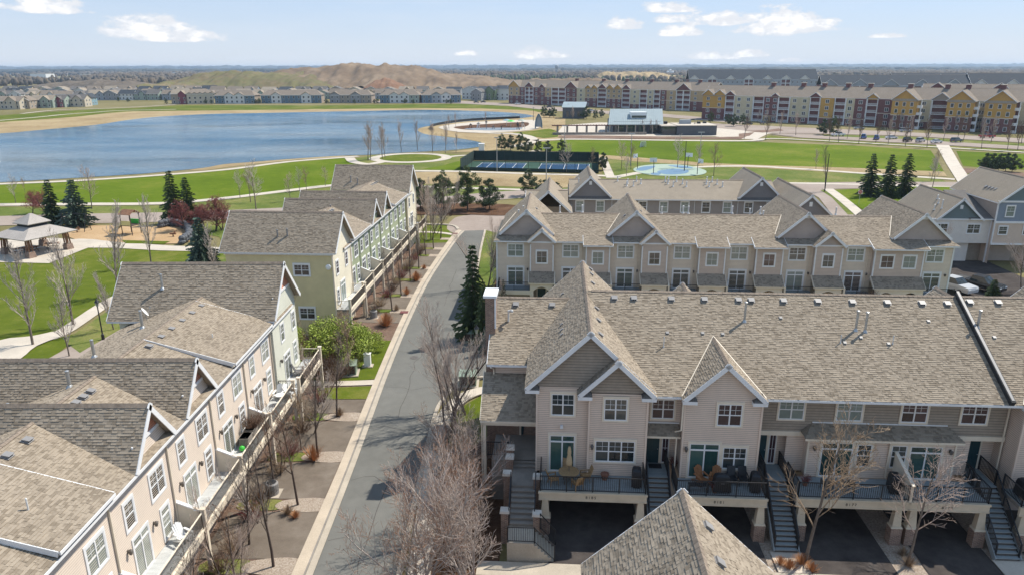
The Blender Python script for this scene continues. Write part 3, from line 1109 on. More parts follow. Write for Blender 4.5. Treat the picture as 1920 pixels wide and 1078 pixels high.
sheet('lawn', [(-137.3, 133.3), (-104.4, 144.2), (-90.5, 144.6), (-72.4, 145.5), (-61.5, 151.5), (-52.8, 160.2), (-40.6, 169.8), (-28.2, 190.0), (17.2, 183.4), (20.7, 172.8), (4.7, 153.1), (-34.1, 141.5), (-67.6, 135.4), (-96.2, 132.3), (-124.0, 119.6)], 'grass_dry', 0.03)
sheet('lawn', [(-49.9, 221.4), (-44.5, 232.4), (-22.7, 237.8), (-15.3, 231.7), (-12.8, 218.0), (-13.6, 195.8), (-29.1, 196.1), (-39.9, 199.6)], 'grass_dry', 0.05)
sheet('lawn', [(-25.1, 199.3), (-20.1, 205.9), (-14.3, 220.6), (-13.0, 233.1), (-14.0, 196.9)], 'grass_bright', 0.06)
sheet('prairie_strip', smooth([(-26.9, 193.0), (-14.3, 192.8), (-1.3, 189.5), (16.6, 185.3), (20.1, 178.8), (14.8, 167.3), (5.1, 167.4), (-3.7, 169.2), (-12.7, 170.9), (-23.3, 173.6), (-34.5, 178.0), (-37.0, 184.4)], True, 3), 'prairie', 0.07)
sheet('lawn', [(-3.7, 167.6), (15.0, 165.7), (22.0, 172.8), (43.9, 172.4), (65.0, 173.7), (63.2, 168.9), (35.8, 164.6), (17.1, 162.0), (-3.5, 160.1)], 'grass_dry', 0.05)
sheet('lawn', [(27.8, 219.7), (39.1, 219.5), (56.5, 205.5), (66.1, 201.9), (107.0, 179.1), (104.4, 165.8), (71.7, 171.1), (44.3, 174.1), (22.2, 174.5)], 'grass_dry', 0.06)
sheet('playing_field', [(9.1, 271.9), (20.8, 281.8), (49.5, 280.0), (88.4, 272.8), (121.5, 257.6), (140.2, 241.9), (128.4, 217.6), (114.0, 188.4), (93.3, 195.9), (69.6, 203.5), (57.1, 207.9), (36.5, 223.5), (26.0, 233.7), (7.4, 248.3)], 'grass_bright', 0.07)
sheet('prairie_strip', [(22.7, 235.3), (36.9, 226.3), (57.8, 210.3), (70.4, 205.8), (94.8, 199.1), (115.4, 191.4), (111.2, 182.7), (90.1, 188.8), (68.3, 199.7), (55.9, 203.2), (35.2, 215.7), (25.1, 225.2)], 'prairie', 0.09)
sheet('lawn', [(147.7, 240.1), (163.7, 230.6), (184.9, 219.0), (159.3, 187.5), (131.3, 198.4), (127.6, 203.0)], 'grass_bright', 0.05)
sheet('lawn', [(9.6, 323.5), (17.3, 334.8), (20.9, 315.1), (18.4, 293.0), (12.9, 288.6), (5.7, 300.4), (0.2, 313.1)], 'grass', 0.08)
sheet('lawn', [(93.7, 273.7), (99.5, 281.8), (138.4, 253.7), (165.7, 233.5), (170.9, 241.2), (143.1, 262.6), (110.1, 288.1), (104.9, 297.5)], 'grass', 0.05)
sheet('lawn', [(128.4, 301.7), (157.7, 290.2), (186.2, 263.4), (178.8, 252.7), (151.4, 278.3), (124.5, 292.3)], 'grass_dry', 0.06)
# park on the side of the first row
sheet('lawn', [(-80.1, 83.8), (-87.3, 119.2), (-72.9, 105.2), (-67.9, 107.8), (-66.5, 110.6), (-59.9, 108.4), (-44.9, 108.2), (-41.0, 98.2), (-45.4, 92.8), (-48.8, 83.5), (-47.0, 69.2), (-47.55, 65.74), (-55.54, 58.8)], 'grass', 0.04)
sheet('lawn', [(-120.7, 126.0), (-93.2, 127.9), (-85.6, 116.7), (-84.6, 108.0), (-91.3, 93.3)], 'grass_dry', 0.06)
sheet('lawn', [(-50.05, 66.31), (-47.55, 65.74), (-47.2, 70.4), (-46.0, 72.3), (-45.07, 66.0), (-45.19, 62.05), (-47.37, 62.32)], 'grass', 0.05)
sheet('mulch_bed', [(-44.78, 69.18), (-47.2, 83.5), (-43.3, 104.3), (-40.5, 107.5), (-24.22, 60.94), (-31.54, 43.06), (-40.46, 50.74), (-44.56, 61.07)], 'mulch_red', 0.02)
sheet('verge', [(-46.45, 69.19), (-47.2, 80.4), (-45.4, 92.8), (-43.0, 107.5), (-41.4, 110.3), (-39.3, 104.2), (-41.2, 87.9), (-42.3, 74.0), (-42.94, 65.98)], 'grass_dry', 0.066)
sheet('lawn', [(-58.0, 123.0), (-52.0, 134.7), (-41.8, 138.3), (-36.2, 118.6), (-43.0, 107.5), (-45.3, 110.3), (-49.0, 116.7)], 'grass_dry', 0.05)
# play area
sheet('play_sand', smooth([(-76.3, 119.0), (-78.9, 125.0), (-72.7, 125.8), (-62.9, 125.3), (-56.9, 123.0), (-53.1, 117.9), (-52.2, 114.1), (-54.0, 111.9), (-61.9, 112.3), (-69.5, 113.5)], True, 3), 'sand_ground', 0.09)
sheet('plaza', [(-85.3, 102.5), (-88.5, 113.3), (-81.9, 115.1), (-76.4, 116.2), (-70.3, 114.6), (-70.8, 114.3), (-76.4, 110.7), (-79.2, 107.9), (-79.6, 107.9), (-82.7, 105.3)], 'conc_pale', 0.07)
sheet('plaza', [(-82.9, 108.0), (-79.8, 110.7), (-71.5, 115.4), (-69.0, 115.0), (-64.5, 113.1), (-54.2, 110.4), (-43.5, 108.9), (-42.5, 106.2), (-54.4, 107.3), (-62.8, 109.1), (-66.6, 109.2), (-67.0, 99.9), (-74.5, 100.6), (-77.3, 100.0)], 'conc_pale', 0.10)
sheet('lawn', [(-63.9, 114.2), (-55.5, 113.3), (-55.7, 111.5), (-62.1, 111.9)], 'grass', 0.11)
# streets
STREET = [(-136.8, 123.1), (-103.4, 128.5), (-94.9, 130.3), (-82.9, 131.9), (-66.7, 133.4), (-52.5, 136.0), (-38.0, 139.9), (-22.0, 146.0), (-12.4, 150.8), (0.1, 157.2), (16.9, 160.5), (35.4, 162.4), (61.4, 167.3), (75.8, 168.6), (93.7, 169.2), (130.7, 167.7), (176.1, 163.1)]
ribbon('street', STREET, 9.5, 'street_pale', 0.08)
sheet('street_apron', smooth([(-11.3, 122.0), (-11.0, 129.7), (-9.3, 133.6), (-2.5, 136.1), (1.6, 134.0), (0.5, 124.5), (-1.8, 118.1), (-5.4, 117.8), (-8.2, 117.0)], True, 3), 'street_pale', 0.10)
ribbon('path', [(-156.1, 165.4), (-125.1, 174.4), (-108.6, 179.7), (-92.7, 188.7), (-78.6, 199.8), (-67.1, 215.9), (-53.4, 226.2), (-48.8, 229.6)], 2.6, 'conc_pale', 0.10, 0.05)
ribbon('path', [(-137.9, 145.2), (-106.0, 146.6), (-91.9, 147.0), (-73.4, 147.6), (-62.3, 153.5), (-53.3, 161.6), (-43.3, 170.6), (-33.8, 174.6)], 2.8, 'conc_pale', 0.10, 0.05)
ribbon('path', [(-28.1, 195.6), (-14.4, 194.3), (5.7, 189.4), (24.9, 185.2), (26.1, 181.4)], 2.6, 'conc_pale', 0.10, 0.05)
ribbon('path', [(-24.1, 170.3), (-17.8, 167.8), (-3.6, 164.9), (13.5, 161.3)], 2.0, 'conc_pale', 0.11, 0.05)
ribbon('path', [(25.9, 182.3), (42.8, 198.0), (64.6, 203.6), (79.3, 197.3), (90.5, 189.8), (101.2, 183.3), (110.2, 177.7)], 2.6, 'conc_pale', 0.12, 0.05)
ribbon('path', [(24.7, 173.6), (44.0, 172.8), (62.8, 172.9), (81.5, 170.2), (102.9, 165.5), (116.1, 161.1)], 2.0, 'conc_pale', 0.11, 0.05)
sheet('path', [(153.4, 262.4), (156.1, 258.6), (127.5, 204.1), (110.0, 169.7), (106.5, 169.7), (125.5, 207.7)], 'conc_pale', 0.15)
sheet('path', [(124.0, 198.6), (129.3, 195.2), (135.2, 189.0), (128.7, 179.6), (124.8, 188.2), (119.5, 188.3)], 'mulch_red', 0.10)
sheet('path', [(26.9, 223.8), (29.4, 223.7), (26.3, 181.4), (24.0, 181.5)], 'conc_pale', 0.14)
cxy = (-31.5, 225.0)
for k, (ra, rb) in enumerate(((12.8, 9.6),)):
  mbr = MB()
  o1, i1 = arc(cxy[0], cxy[1], ra), arc(cxy[0], cxy[1], rb)
  for j in range(48):
    q = (j + 1) % 48
    mbr.quad((*i1[j], .13), (*o1[j], .13), (*o1[q], .13), (*i1[q], .13))
  mbr.build('circular_path', 'conc_pale', kind='structure')
sheet('lawn', arc(cxy[0], cxy[1], 9.6), 'grass', 0.11)
ribbon('path', [(-50.7, 225.4), (-47.0, 214.9), (-41.9, 209.9), (-38.9, 214.7)], 3.0, 'conc_pale', 0.14, 0.05)
ribbon('path', [(-20.3, 226.1), (-15.2, 230.3), (0.1, 232.8), (9.2, 245.0)], 2.4, 'conc_pale', 0.15, 0.05)
sheet('splash_plaza', smooth([(-34.3, 342.6), (-28.8, 362.0), (-19.0, 376.0), (-2.6, 386.9), (11.6, 390.4), (14.8, 364.0), (11.1, 332.1), (0.2, 318.4), (-13.7, 314.8), (-25.6, 320.5)], True, 3), 'conc_pale', 0.16)
sheet('planting', smooth([(-27.3, 342.3), (-20.5, 354.9), (-7.8, 364.8), (0.2, 371.6), (8.3, 371.3), (6.5, 344.3), (-4.6, 329.7), (-19.0, 327.2)], True, 3), 'mulch', 0.18)
sheet('splash_pad', smooth([(-21.7, 333.1), (-13.4, 338.8), (0.2, 338.4), (5.2, 339.7), (1.4, 326.6), (-11.7, 324.2)], True, 3), 'splash', 0.20)
ribbon('path', [(-23.2, 319.1), (-9.0, 312.0), (1.3, 306.6), (6.7, 295.6), (8.4, 280.1), (6.1, 268.0), (0.1, 257.1)], 4.0, 'conc_pale', 0.17, 0.05)
ribbon('path', [(8.3, 278.0), (16.7, 281.9), (29.2, 282.7), (85.0, 274.9), (96.4, 281.9)], 4.0, 'conc_pale', 0.17, 0.05)
sheet('plaza', [(18.9, 307.4), (25.0, 353.4), (43.4, 370.1), (75.6, 369.0), (98.9, 350.9), (107.6, 338.0), (118.0, 328.7), (121.0, 317.4), (107.4, 304.8), (95.4, 282.0), (87.2, 282.2), (82.0, 293.5), (21.8, 295.2)], 'conc_pale', 0.12)
sheet('planting', [(18.4, 293.0), (22.2, 301.1), (81.0, 290.1), (94.8, 293.1), (89.2, 282.1), (21.2, 286.1)], 'mulch_red', 0.14)
sheet('planting', [(95.2, 305.1), (104.3, 312.6), (96.6, 295.4), (90.9, 290.9)], 'mulch_red', 0.15)
sheet('planting', [(101.4, 318.0), (113.7, 323.1), (121.4, 331.5), (119.7, 320.2), (106.8, 309.9)], 'mulch_red', 0.15)
sheet('road', [(-117.0, 624.8), (-44.4, 620.6), (0.4, 572.1), (37.3, 509.4), (61.8, 470.5), (90.2, 441.9), (121.6, 378.5), (114.9, 357.1), (84.4, 413.1), (55.0, 443.4), (27.7, 472.0), (-3.5, 536.4), (-41.2, 574.3), (-110.0, 586.7)], 'street_pale', 0.12)
sheet('road', [(98.6, 364.6), (133.2, 337.1), (168.5, 310.6), (198.5, 281.3), (229.8, 251.4), (215.7, 235.4), (187.5, 265.3), (159.5, 293.6), (129.4, 304.1), (111.8, 304.7), (91.7, 338.5)], 'street_pale', 0.13)
sheet('parking', [(107.4, 304.8), (127.9, 300.5), (126.0, 293.4), (152.0, 279.4), (179.4, 253.5), (208.0, 226.8), (199.7, 217.4), (172.0, 242.7), (144.6, 265.4), (113.9, 286.9)], 'street_pale', 0.16)
ribbon('path', [(96.4, 281.9), (107.7, 281.6), (140.3, 257.2), (166.7, 235.0), (195.3, 212.3)], 2.6, 'conc_pale', 0.18, 0.05)
ribbon('path', [(-306.1, 458.6), (-307.5, 499.4), (-285.0, 518.0), (-268.5, 545.9), (-261.0, 573.3)], 3.0, 'conc_pale', 0.10)
ribbon('path', [(-286.7, 338.5), (-274.9, 420.4), (-273.9, 449.3), (-268.0, 467.9), (-259.6, 490.9), (-229.1, 502.1)], 3.0, 'conc_pale', 0.10)
# side street by the spruces
sheet('street', [(67.4, 166.4), (71.1, 163.3), (71.5, 159.7), (69.9, 150.8), (64.9, 133.7), (59.1, 113.5), (52.9, 91.9), (48.6, 92.0), (56.4, 117.5), (60.8, 133.7), (65.9, 152.2), (66.6, 158.3), (63.5, 162.7)], 'street_pale', 0.11)
sheet('verge', [(70.2, 161.9), (72.5, 162.2), (72.3, 158.9), (66.1, 133.7), (63.8, 133.7), (68.7, 152.2)], 'grass_dry', 0.13)
ribbon('sidewalk', [(72.6, 163.3), (70.4, 152.1), (66.3, 134.2), (60.9, 113.5)], 2.2, 'conc_pale', 0.18, 0.08)
sheet('lawn', [(73.1, 161.8), (78.4, 163.2), (91.2, 166.8), (103.2, 165.8), (80.3, 125.7), (67.0, 125.9), (68.8, 137.9)], 'grass_bright', 0.12)

# ------------------------------------------------------------------ the lane between the rows
GUT_OUT = [(-12.3, 8), (-12.3, 33.4), (-12.25, 45), (-12.45, 61.7), (-12.4, 77.4), (-11.85, 92.8), (-10.1, 116), (-9.3, 121.5)]
GUT_IN = [(-11.1, 8), (-11.1, 33.4), (-11.15, 45), (-11.4, 61.7), (-11.3, 77.4), (-10.75, 92.8), (-8.95, 114), (-8.1, 120.5)]
RIGHT = [(-4.6, 121), (-4.9, 108), (-4.95, 92), (-5.0, 80), (-5.2, 74), (-4.2, 68.5), (-1.5, 66), (20, 64.5), (60, 62), (60, 56.5), (20, 59), (-1.2, 60), (-4.6, 58.6), (-6.0, 55), (-6.4, 50), (-6.4, 33), (-6.2, 20), (-6.2, 8)]
sheet('lane', smooth(GUT_IN) + smooth(RIGHT[:5]) + RIGHT[5:], 'asphalt', 0.12)


def strip_between(name, A, Bp, mat, z, th=0.0):
  A, Bp = smooth(A), smooth(Bp)
  mb = MB()
  for i in range(len(A) - 1):
    mb.quad((*A[i], z), (*Bp[i], z), (*Bp[i + 1], z), (*A[i + 1], z))
    if th:
      mb.quad((*Bp[i], z), (*Bp[i], z - th), (*Bp[i + 1], z - th), (*Bp[i + 1], z))
      mb.quad((*A[i + 1], z), (*A[i + 1], z - th), (*A[i], z - th), (*A[i], z))
  return mb.build(name, mat, kind='structure')


strip_between('gutter', GUT_OUT, [(x - 0.42, y) for x, y in GUT_IN], 'gutter_pan', 0.165)
strip_between('kerb', [(x - 0.40, y) for x, y in GUT_IN], GUT_IN, 'conc', 0.15)
# transverse seams and cracks in the asphalt
rc = random.Random(4)
for y, xa, xb in ((36.5, -11.0, -6.5), (43.0, -11.0, -7.6), (50.2, -11.2, -6.3), (57.5, -11.3, -6.0), (66.0, -11.3, -4.4), (74.0, -11.2, -5.3), (83.5, -10.9, -5.1), (95.0, -10.4, -5.1), (104.0, -9.6, -5.0)):
  n_ = 9
  ribbon('road_crack', [(xa + (xb - xa) * k / n_, y + rc.gauss(0, .07) + .25 * math.sin(k * .9 + y)) for k in range(n_ + 1)], rc.uniform(.02, .035), 'asphalt_dark', .124)
for y0, x0 in ((28, -8.8), (52, -9.2), (80, -8.0)):
  ribbon('road_crack', [(x0 + rc.gauss(0, .12) + k * .02, y0 + k * 1.6) for k in range(11)], .035, 'asphalt_dark', .125)
# slim dirt line where the pan meets the kerb stone
strip_between('gutter_joint', [(x - 0.52, y) for x, y in GUT_IN], [(x - 0.40, y) for x, y in GUT_IN], 'conc_dark', 0.17)
ribbon('kerb', [(-6.1, 8), (-6.1, 20), (-6.3, 33), (-6.3, 50), (-5.9, 55), (-4.5, 58.3), (-1.2, 59.7), (20, 58.7)], 0.3, 'conc', 0.24, 0.15)
ribbon('kerb', [(-4.6, 121), (-4.8, 108), (-4.85, 92), (-4.9, 80), (-5.1, 74.2), (-4.1, 68.8), (-1.4, 66.3), (20, 64.8), (40, 63)], 0.32, 'conc', 0.24, 0.15)
ribbon('kerb', [(-9.3, 121.5), (-10.2, 124.3), (-12.5, 125.6), (-20, 126)], 0.5, 'conc', 0.24, 0.15)
ribbon('sidewalk', [(-5.25, 8), (-5.2, 20), (-5.2, 33), (-5.5, 42), (-5.6, 50), (-4.9, 54), (-3.2, 56.5), (0, 57.6)], 1.3, 'conc_pale', 0.22, 0.1)
sheet('mulch_bed', [(-4.6, 14), (-4.6, 33), (-4.9, 42), (-5.0, 50), (-4.3, 53.6), (-2.6, 56), (0.5, 57), (0.5, 43), (-0.6, 43), (-0.6, 38), (-0.8, 33.6), (0.5, 31), (0.5, 14)], 'mulch', 0.10)
sheet('lawn', [(-4.7, 47), (-5.0, 50), (-4.3, 53.6), (-2.6, 56), (-1.2, 56.8), (-1.2, 50), (-3.0, 47)], 'grass', 0.13)
sheet('lawn', [(-4.8, 74), (-3.9, 69), (-1.3, 66.6), (6, 66), (6, 75), (-4.7, 80)], 'grass', 0.14)
sheet('lawn', [(-4.6, 121), (-4.7, 92), (-4.7, 82), (-2.5, 80), (-1.5, 92), (-1.8, 118)], 'grass_dry', 0.14)
sheet('mulch_bed', [(-2.6, 80), (-1.6, 80), (0, 92), (0, 126), (-1.8, 126), (-1.8, 100)], 'mulch', 0.16)
sheet('mulch_bed', smooth([(-19.0, 135.8), (-18.4, 143.6), (-14.3, 145.9), (-3.3, 145.7), (2.7, 142.1), (2.1, 135.6), (-2.0, 133.5), (-9.1, 134.7), (-13.2, 134.2)], True, 3), 'mulch', 0.17)
# ground between the lane and the decks of both rows
sheet('forecourt', [(-12.3, 8), (-12.3, 60), (-12.45, 77), (-11.9, 92), (-10.1, 116), (-9.6, 122), (-24, 124), (-24, 8)], 'mulch_red', 0.05)
sheet('lawn', [(-12.4, 59.5), (-12.45, 69), (-22, 69), (-22, 58.4), (-18, 58.2)], 'grass', 0.09)
sheet('lawn', [(-12.35, 55.4), (-12.4, 58.0), (-17.2, 57.6), (-16.5, 55.4)], 'grass', 0.09)
sheet('lawn', [(-10.5, 112), (-9.5, 121), (-10.4, 124), (-12.5, 125.3), (-20, 125.5), (-19, 111)], 'grass', 0.09)
ribbon('sidewalk', [(-12.3, 58.7), (-15, 58.5), (-18, 58.6), (-22, 59.5)], 1.0, 'conc_pale', 0.14, 0.06)
ribbon('sidewalk', [(-10.0, 117.8), (-12, 119), (-14.5, 119.6), (-20, 120)], 1.0, 'conc_pale', 0.14, 0.06)
# park paths behind the first row
ribbon('path', [(-51.42, 62.34), (-49.3, 65.2), (-50.33, 69.22), (-48.1, 71.1), (-48.6, 83.1), (-46.4, 94.9), (-44.8, 110.3), (-42.7, 113.9)], 1.8, 'conc_pale', 0.14, 0.05)
sheet('path', smooth([(-52.08, 64.68), (-53.11, 69.24), (-50.6, 70.4), (-48.7, 72.0), (-47.3, 71.1), (-48.28, 67.72), (-47.72, 64.38), (-48.38, 62.32)], True, 3), 'conc_pale', 0.16)
sheet('street', [(-45.35, 62.3), (-44.78, 69.18), (-44.1, 77.5), (-42.7, 86.8), (-41.0, 98.2), (-39.3, 104.2), (-36.7, 96.8), (-38.0, 90.3), (-39.9, 80.4), (-41.0, 71.5), (-42.31, 62.28), (-42.57, 56.53)], 'street_pale', 0.06)

# fork of alley and driveways of the third building, on its own bearing
AB = R(-3.7)


def uv(u, v):
  c, n = math.cos(AB), math.sin(AB)
  return (c * u - n * v, n * u + c * v)


def usheet(name, pts, mat, z):
  return sheet(name, [uv(*p) for p in pts], mat, z)


usheet('alley', [(-5, 18), (60, 18), (60, 33.0), (-0.2, 33.0), (-4.5, 33.6)], 'asphalt_tan', 0.07)
usheet('gutter', [(-4.2, 33.0), (60, 33.0), (60, 34.2), (-4.2, 34.2)], 'conc', 0.16)
usheet('gravel_bed', [(-0.5, 34.2), (60, 34.2), (60, 41.2), (-0.5, 41.2)], 'gravel', 0.08)
for a, b in ((-0.2, 5.2), (7.7, 12.2), (14.4, 19.2), (20.9, 25.0), (27.2, 31.4), (33.5, 38.5)):
  usheet('driveway', [(a, 34.2), (b, 34.2), (b, 42.2), (a, 42.2)], 'asphalt_dark', 0.13)
for a, b in ((5.65, 7.1), (12.6, 14.4), (25.0, 26.8)):
  usheet('landing', [(a, 34.2), (b, 34.2), (b, 36.0), (a, 36.0)], 'conc_pale', 0.18)
usheet('lawn', [(44, 57), (60, 57), (60, 76), (45.5, 76), (45.5, 88), (43, 88)], 'grass_bright', 0.15)
usheet('driveway', [(44, 79), (62, 79), (62, 104), (44, 104)], 'asphalt_dark', 0.13)
usheet('kerb', [(46, 84), (64, 84), (64, 85.2), (46, 85.2)], 'conc_pale', 0.2)
usheet('verge', [(45.5, 91), (52, 91), (50, 94), (45.5, 93)], 'grass_dry', 0.2)

# ------------------------------------------------------------------ third building (brown shingles, decks over garages), with the alley behind it
FR = AB
b1 = Bld('townhouse_row', 'taupe townhouse row with black-railed decks over garages and a chimney by the lane', 'townhouses', (0, 0), FR, (0.0, 46.0), 'townhouse rows')
VO = 39.15
mr_z = lambda v: 8.36 + 0.57 * (v - VO)


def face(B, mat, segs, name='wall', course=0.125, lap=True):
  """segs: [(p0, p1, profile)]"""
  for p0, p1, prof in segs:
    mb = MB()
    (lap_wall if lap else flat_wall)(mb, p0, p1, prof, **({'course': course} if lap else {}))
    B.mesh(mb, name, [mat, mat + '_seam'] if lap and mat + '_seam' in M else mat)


def corner(B, x, y, z0, z1, mat='cream', w=0.11):
  mb = MB()
  mb.box(x - w / 2, y - w / 2, z0, x + w / 2, y + w / 2, z1)
  return B.mesh(mb, 'corner_board', mat)


def trim_box(B, x0, y0, z0, x1, y1, z1, mat='cream', name='trim_band'):
  mb = MB()
  mb.box(x0, y0, z0, x1, y1, z1)
  return B.mesh(mb, name, mat)


# closed core so that no light leaks through the shell
def core(B, x0, y0, x1, y1, z0, z1, mat='conc_dark', name='core_wall'):
  mb = MB()
  mb.box(x0, y0, z0, x1, y1, z1)
  return B.mesh(mb, name, mat)


core(b1, -3.9, 43.75, 2.0, 53.2, 0, 8.25, 'pink')
core(b1, -0.9, 41.25, 41.0, 53.2, 0, 8.3, 'pink')
# main roof, left wing, cross gables
roof_plane(b1, [(2.05, VO, 8.36), (41.2, VO, 8.36), (41.2, 46.5, mr_z(46.5)), (2.05, 46.5, mr_z(46.5))], fascia=('e',), gut=True)
roof_plane(b1, [(41.2, 53.85, 8.36), (2.05, 53.85, 8.36), (2.05, 46.5, mr_z(46.5)), (41.2, 46.5, mr_z(46.5))], shingles=False, fascia=('e',))
ridge_cap(b1, (2.4, 46.5, mr_z(46.5)), (41.2, 46.5, mr_z(46.5)), 0.57, (0, 1, 0))
gable_x(b1, 48.4, 5.2, 5.2, 11.35, 0.567, -4.45, 1.6, right=False, gut=True)
gable_y(b1, 2.05, 3.8, 12.4, 0.955, 38.85, 54.7, halfr=3.93)
gable_y(b1, 3.68, 2.3, 10.80, 0.955, 38.45, 43.2, back=False)
for cx in (10.0, 29.4):
  gable_y(b1, cx, 2.45, 10.65, 0.94, 38.7, 55.0)
gable_y(b1, 37.35, 3.85, 12.4, 0.955, 38.85, 54.7)
# parapet strip over the party wall
mb = MB()
mb.beam((26.3, VO - .1, 8.42), (26.3, 46.55, mr_z(46.5) + .1), 0.26, 0.42, (0, -.5, .87))
b1.mesh(mb, 'party_wall_flashing', 'vent_dark')
mb = MB()
mb.beam((26.3, VO - .1, 8.66), (26.3, 46.55, mr_z(46.5) + .34), 0.16, 0.05, (0, -.5, .87))
b1.mesh(mb, 'coping', 'vent')


def valley(B, cx, y_bot, x_bot, z_bot, y_top, z_top):
  mb = MB()
  mb.beam((x_bot, y_bot, z_bot + .05), (cx, y_top, z_top + .05), 0.055, 0.03)
  B.mesh(mb, 'valley_flashing', 'cream')


for cx, hf, zr, p in ((10.0, 2.45, 10.65, .94), (29.4, 2.45, 10.65, .94)):
  vt = VO + (zr - 8.36) / 0.57
  vb = VO + (zr - p * hf - 8.36) / 0.57
  valley(b1, cx, vb, cx - hf, zr - p * hf, vt, zr)
  valley(b1, cx, vb, cx + hf, zr - p * hf, vt, zr)
valley(b1, 2.05 - .02, 43.3, -1.72, 8.75, 48.1, 12.3 - 1.0)


def eave_return(B, x, d, y, z):
  """boxed eave return with its little roof at the foot of a gable; d: +1 runs to larger x"""
  mb = MB()
  a, b = (x, x + 0.85 * d) if d > 0 else (x + 0.85 * d, x)
  mb.box(a, y - 0.02, z - 0.24, b, y + 0.5, z - 0.02)
  o = B.mesh(mb, 'eave_return', 'white')
  r = MB()
  r.add([(a, y - .03, z - .02), (b, y - .03, z - .02), (b, y + .45, z + .02), (a, y + .45, z + .02), (x + .25 * d, y + .45, z + .42), (x + .55 * d, y + .45, z + .42)],
      [(0, 1, 5, 4), (1, 2, 5), (3, 0, 4), (2, 3, 4, 5)])
  B.mesh(r, 'return_roof', 'shingle_grey', o)


eave_return(b1, -1.75, 1, 38.86, 8.68)
eave_return(b1, 1.38, 1, 38.46, 8.52)
eave_return(b1, 5.98, -1, 38.46, 8.52)
for cx in (10.0, 29.4):
  eave_return(b1, cx - 2.45, 1, 38.71, 8.28)
  eave_return(b1, cx + 2.45, -1, 38.71, 8.28)

# street face
P_, T_ = 'pink', 'taupe'
A0, A1, A2, A3 = (-1.05, 39.3), (2.1, 39.3), (2.1, 38.98), (5.55, 38.98)
face(b1, P_, [(A0, A1, rectprof(A0, A1, 3.0, 8.72)), (A2, A3, rectprof(A2, A3, 3.0, 8.5)), ((2.1, 39.3), (2.1, 38.98), [(0, 3), (.32, 3), (.32, 8.5), (0, 8.5)]),
        ((5.55, 38.98), (5.55, 40.7), [(0, 3), (1.72, 3), (1.72, 8.3), (0, 8.3)]), ((-1.05, 43.7), (-1.05, 39.3), [(0, 3), (4.4, 3), (4.4, 8.3), (0, 8.3)])])
face(b1, T_, [((-1.4, 39.28), (5.7, 39.28), [(0, 8.75), (7.1, 8.75), (3.45, 12.15)]), ((1.6, 38.97), (5.8, 38.97), [(0, 8.55), (4.2, 8.55), (2.1, 10.5)])], course=0.18)
C0, C1 = (7.75, 39.05), (12.25, 39.05)
for s in (0, 1):
  c0, c1 = (C0, C1) if not s else ((27.15, 39.05), (31.65, 39.05))
  face(b1, P_, [(c0, c1, [(0, 3), (4.5, 3), (4.5, 8.35), (2.25, 10.4), (0, 8.35)]), ((c0[0], 41.2), c0, [(0, 3), (2.15, 3), (2.15, 8.3), (0, 8.3)]),
          (c1, (c1[0], 41.2), [(0, 3), (2.15, 3), (2.15, 8.3), (0, 8.3)])])
  corner(b1, c0[0], 39.03, 3, 8.3, P_)
  corner(b1, c1[0], 39.03, 3, 8.3, P_)
face(b1, P_, [((5.55, 40.2), (7.75, 40.2), [(0, 5.9), (2.2, 5.9), (2.2, 8.3), (0, 8.3)]), ((5.55, 40.7), (7.75, 40.7), [(0, 3), (2.2, 3), (2.2, 5.8), (0, 5.8)]),
        ((12.25, 41.0), (15.4, 41.0), [(0, 3), (3.15, 3), (3.15, 5.5), (0, 5.5)]), ((14.3, 40.32), (15.4, 40.32), [(0, 3), (1.1, 3), (1.1, 5.5), (0, 5.5)]),
        ((15.4, 39.65), (24.0, 39.65), [(0, 3), (8.6, 3), (8.6, 5.75), (0, 5.75)]), ((15.4, 40.32), (15.4, 39.65), [(0, 3), (.67, 3), (.67, 5.75), (0, 5.75)]),
        ((24.0, 39.65), (24.0, 40.32), [(0, 3), (.67, 3), (.67, 5.75), (0, 5.75)]), ((24.0, 40.32), (25.2, 40.32), [(0, 3), (1.2, 3), (1.2, 5.5), (0, 5.5)]),
        ((25.2, 41.2), (27.15, 41.2), [(0, 3), (1.95, 3), (1.95, 5.5), (0, 5.5)])])
face(b1, T_, [((12.25, 40.3), (27.15, 40.3), [(0, 5.45), (14.9, 5.45), (14.9, 8.4), (0, 8.4)])], course=0.18)
trim_box(b1, 12.3, 40.22, 5.40, 15.3, 40.31, 5.70, 'cream')
trim_box(b1, 24.05, 40.22, 5.40, 27.1, 40.31, 5.70, 'cream')
for x, y, z1 in ((-1.05, 39.28, 8.6), (2.1, 38.96, 8.4), (5.55, 38.96, 8.3)):
  corner(b1, x, y, 3, z1, P_)
for x, y in ((15.4, 39.64), (24.0, 39.64)):
  corner(b1, x, y, 3, 5.7, 'cream')
# shed roof over the twin bay, and over the entry
roof_plane(b1, [(15.05, 39.3, 5.74), (24.3, 39.3, 5.74), (23.6, 40.33, 6.33), (15.75, 40.33, 6.33)], th=.1, fascia=('e',), gut=False, trim='cream')
mb = MB()
mb.poly([(15.05, 40.33, 5.74), (15.05, 39.3, 5.74), (15.75, 40.33, 6.33)])
mb.poly([(24.3, 39.3, 5.74), (24.3, 40.33, 5.74), (23.6, 40.33, 6.33)])
b1.mesh(mb, 'roof_hip', 'shingle_far')
trim_box(b1, 15.7, 40.24, 6.31, 23.65, 40.3, 6.38, 'white', 'flashing')
roof_plane(b1, [(5.6, 39.45, 5.55), (7.7, 39.45, 5.55), (7.7, 40.2, 6.05), (5.6, 40.2, 6.05)], th=.1, fascia=('e',), gut=False, trim='cream')
trim_box(b1, 5.6, 40.12, 6.06, 7.7, 40.19, 6.13, 'white', 'flashing')
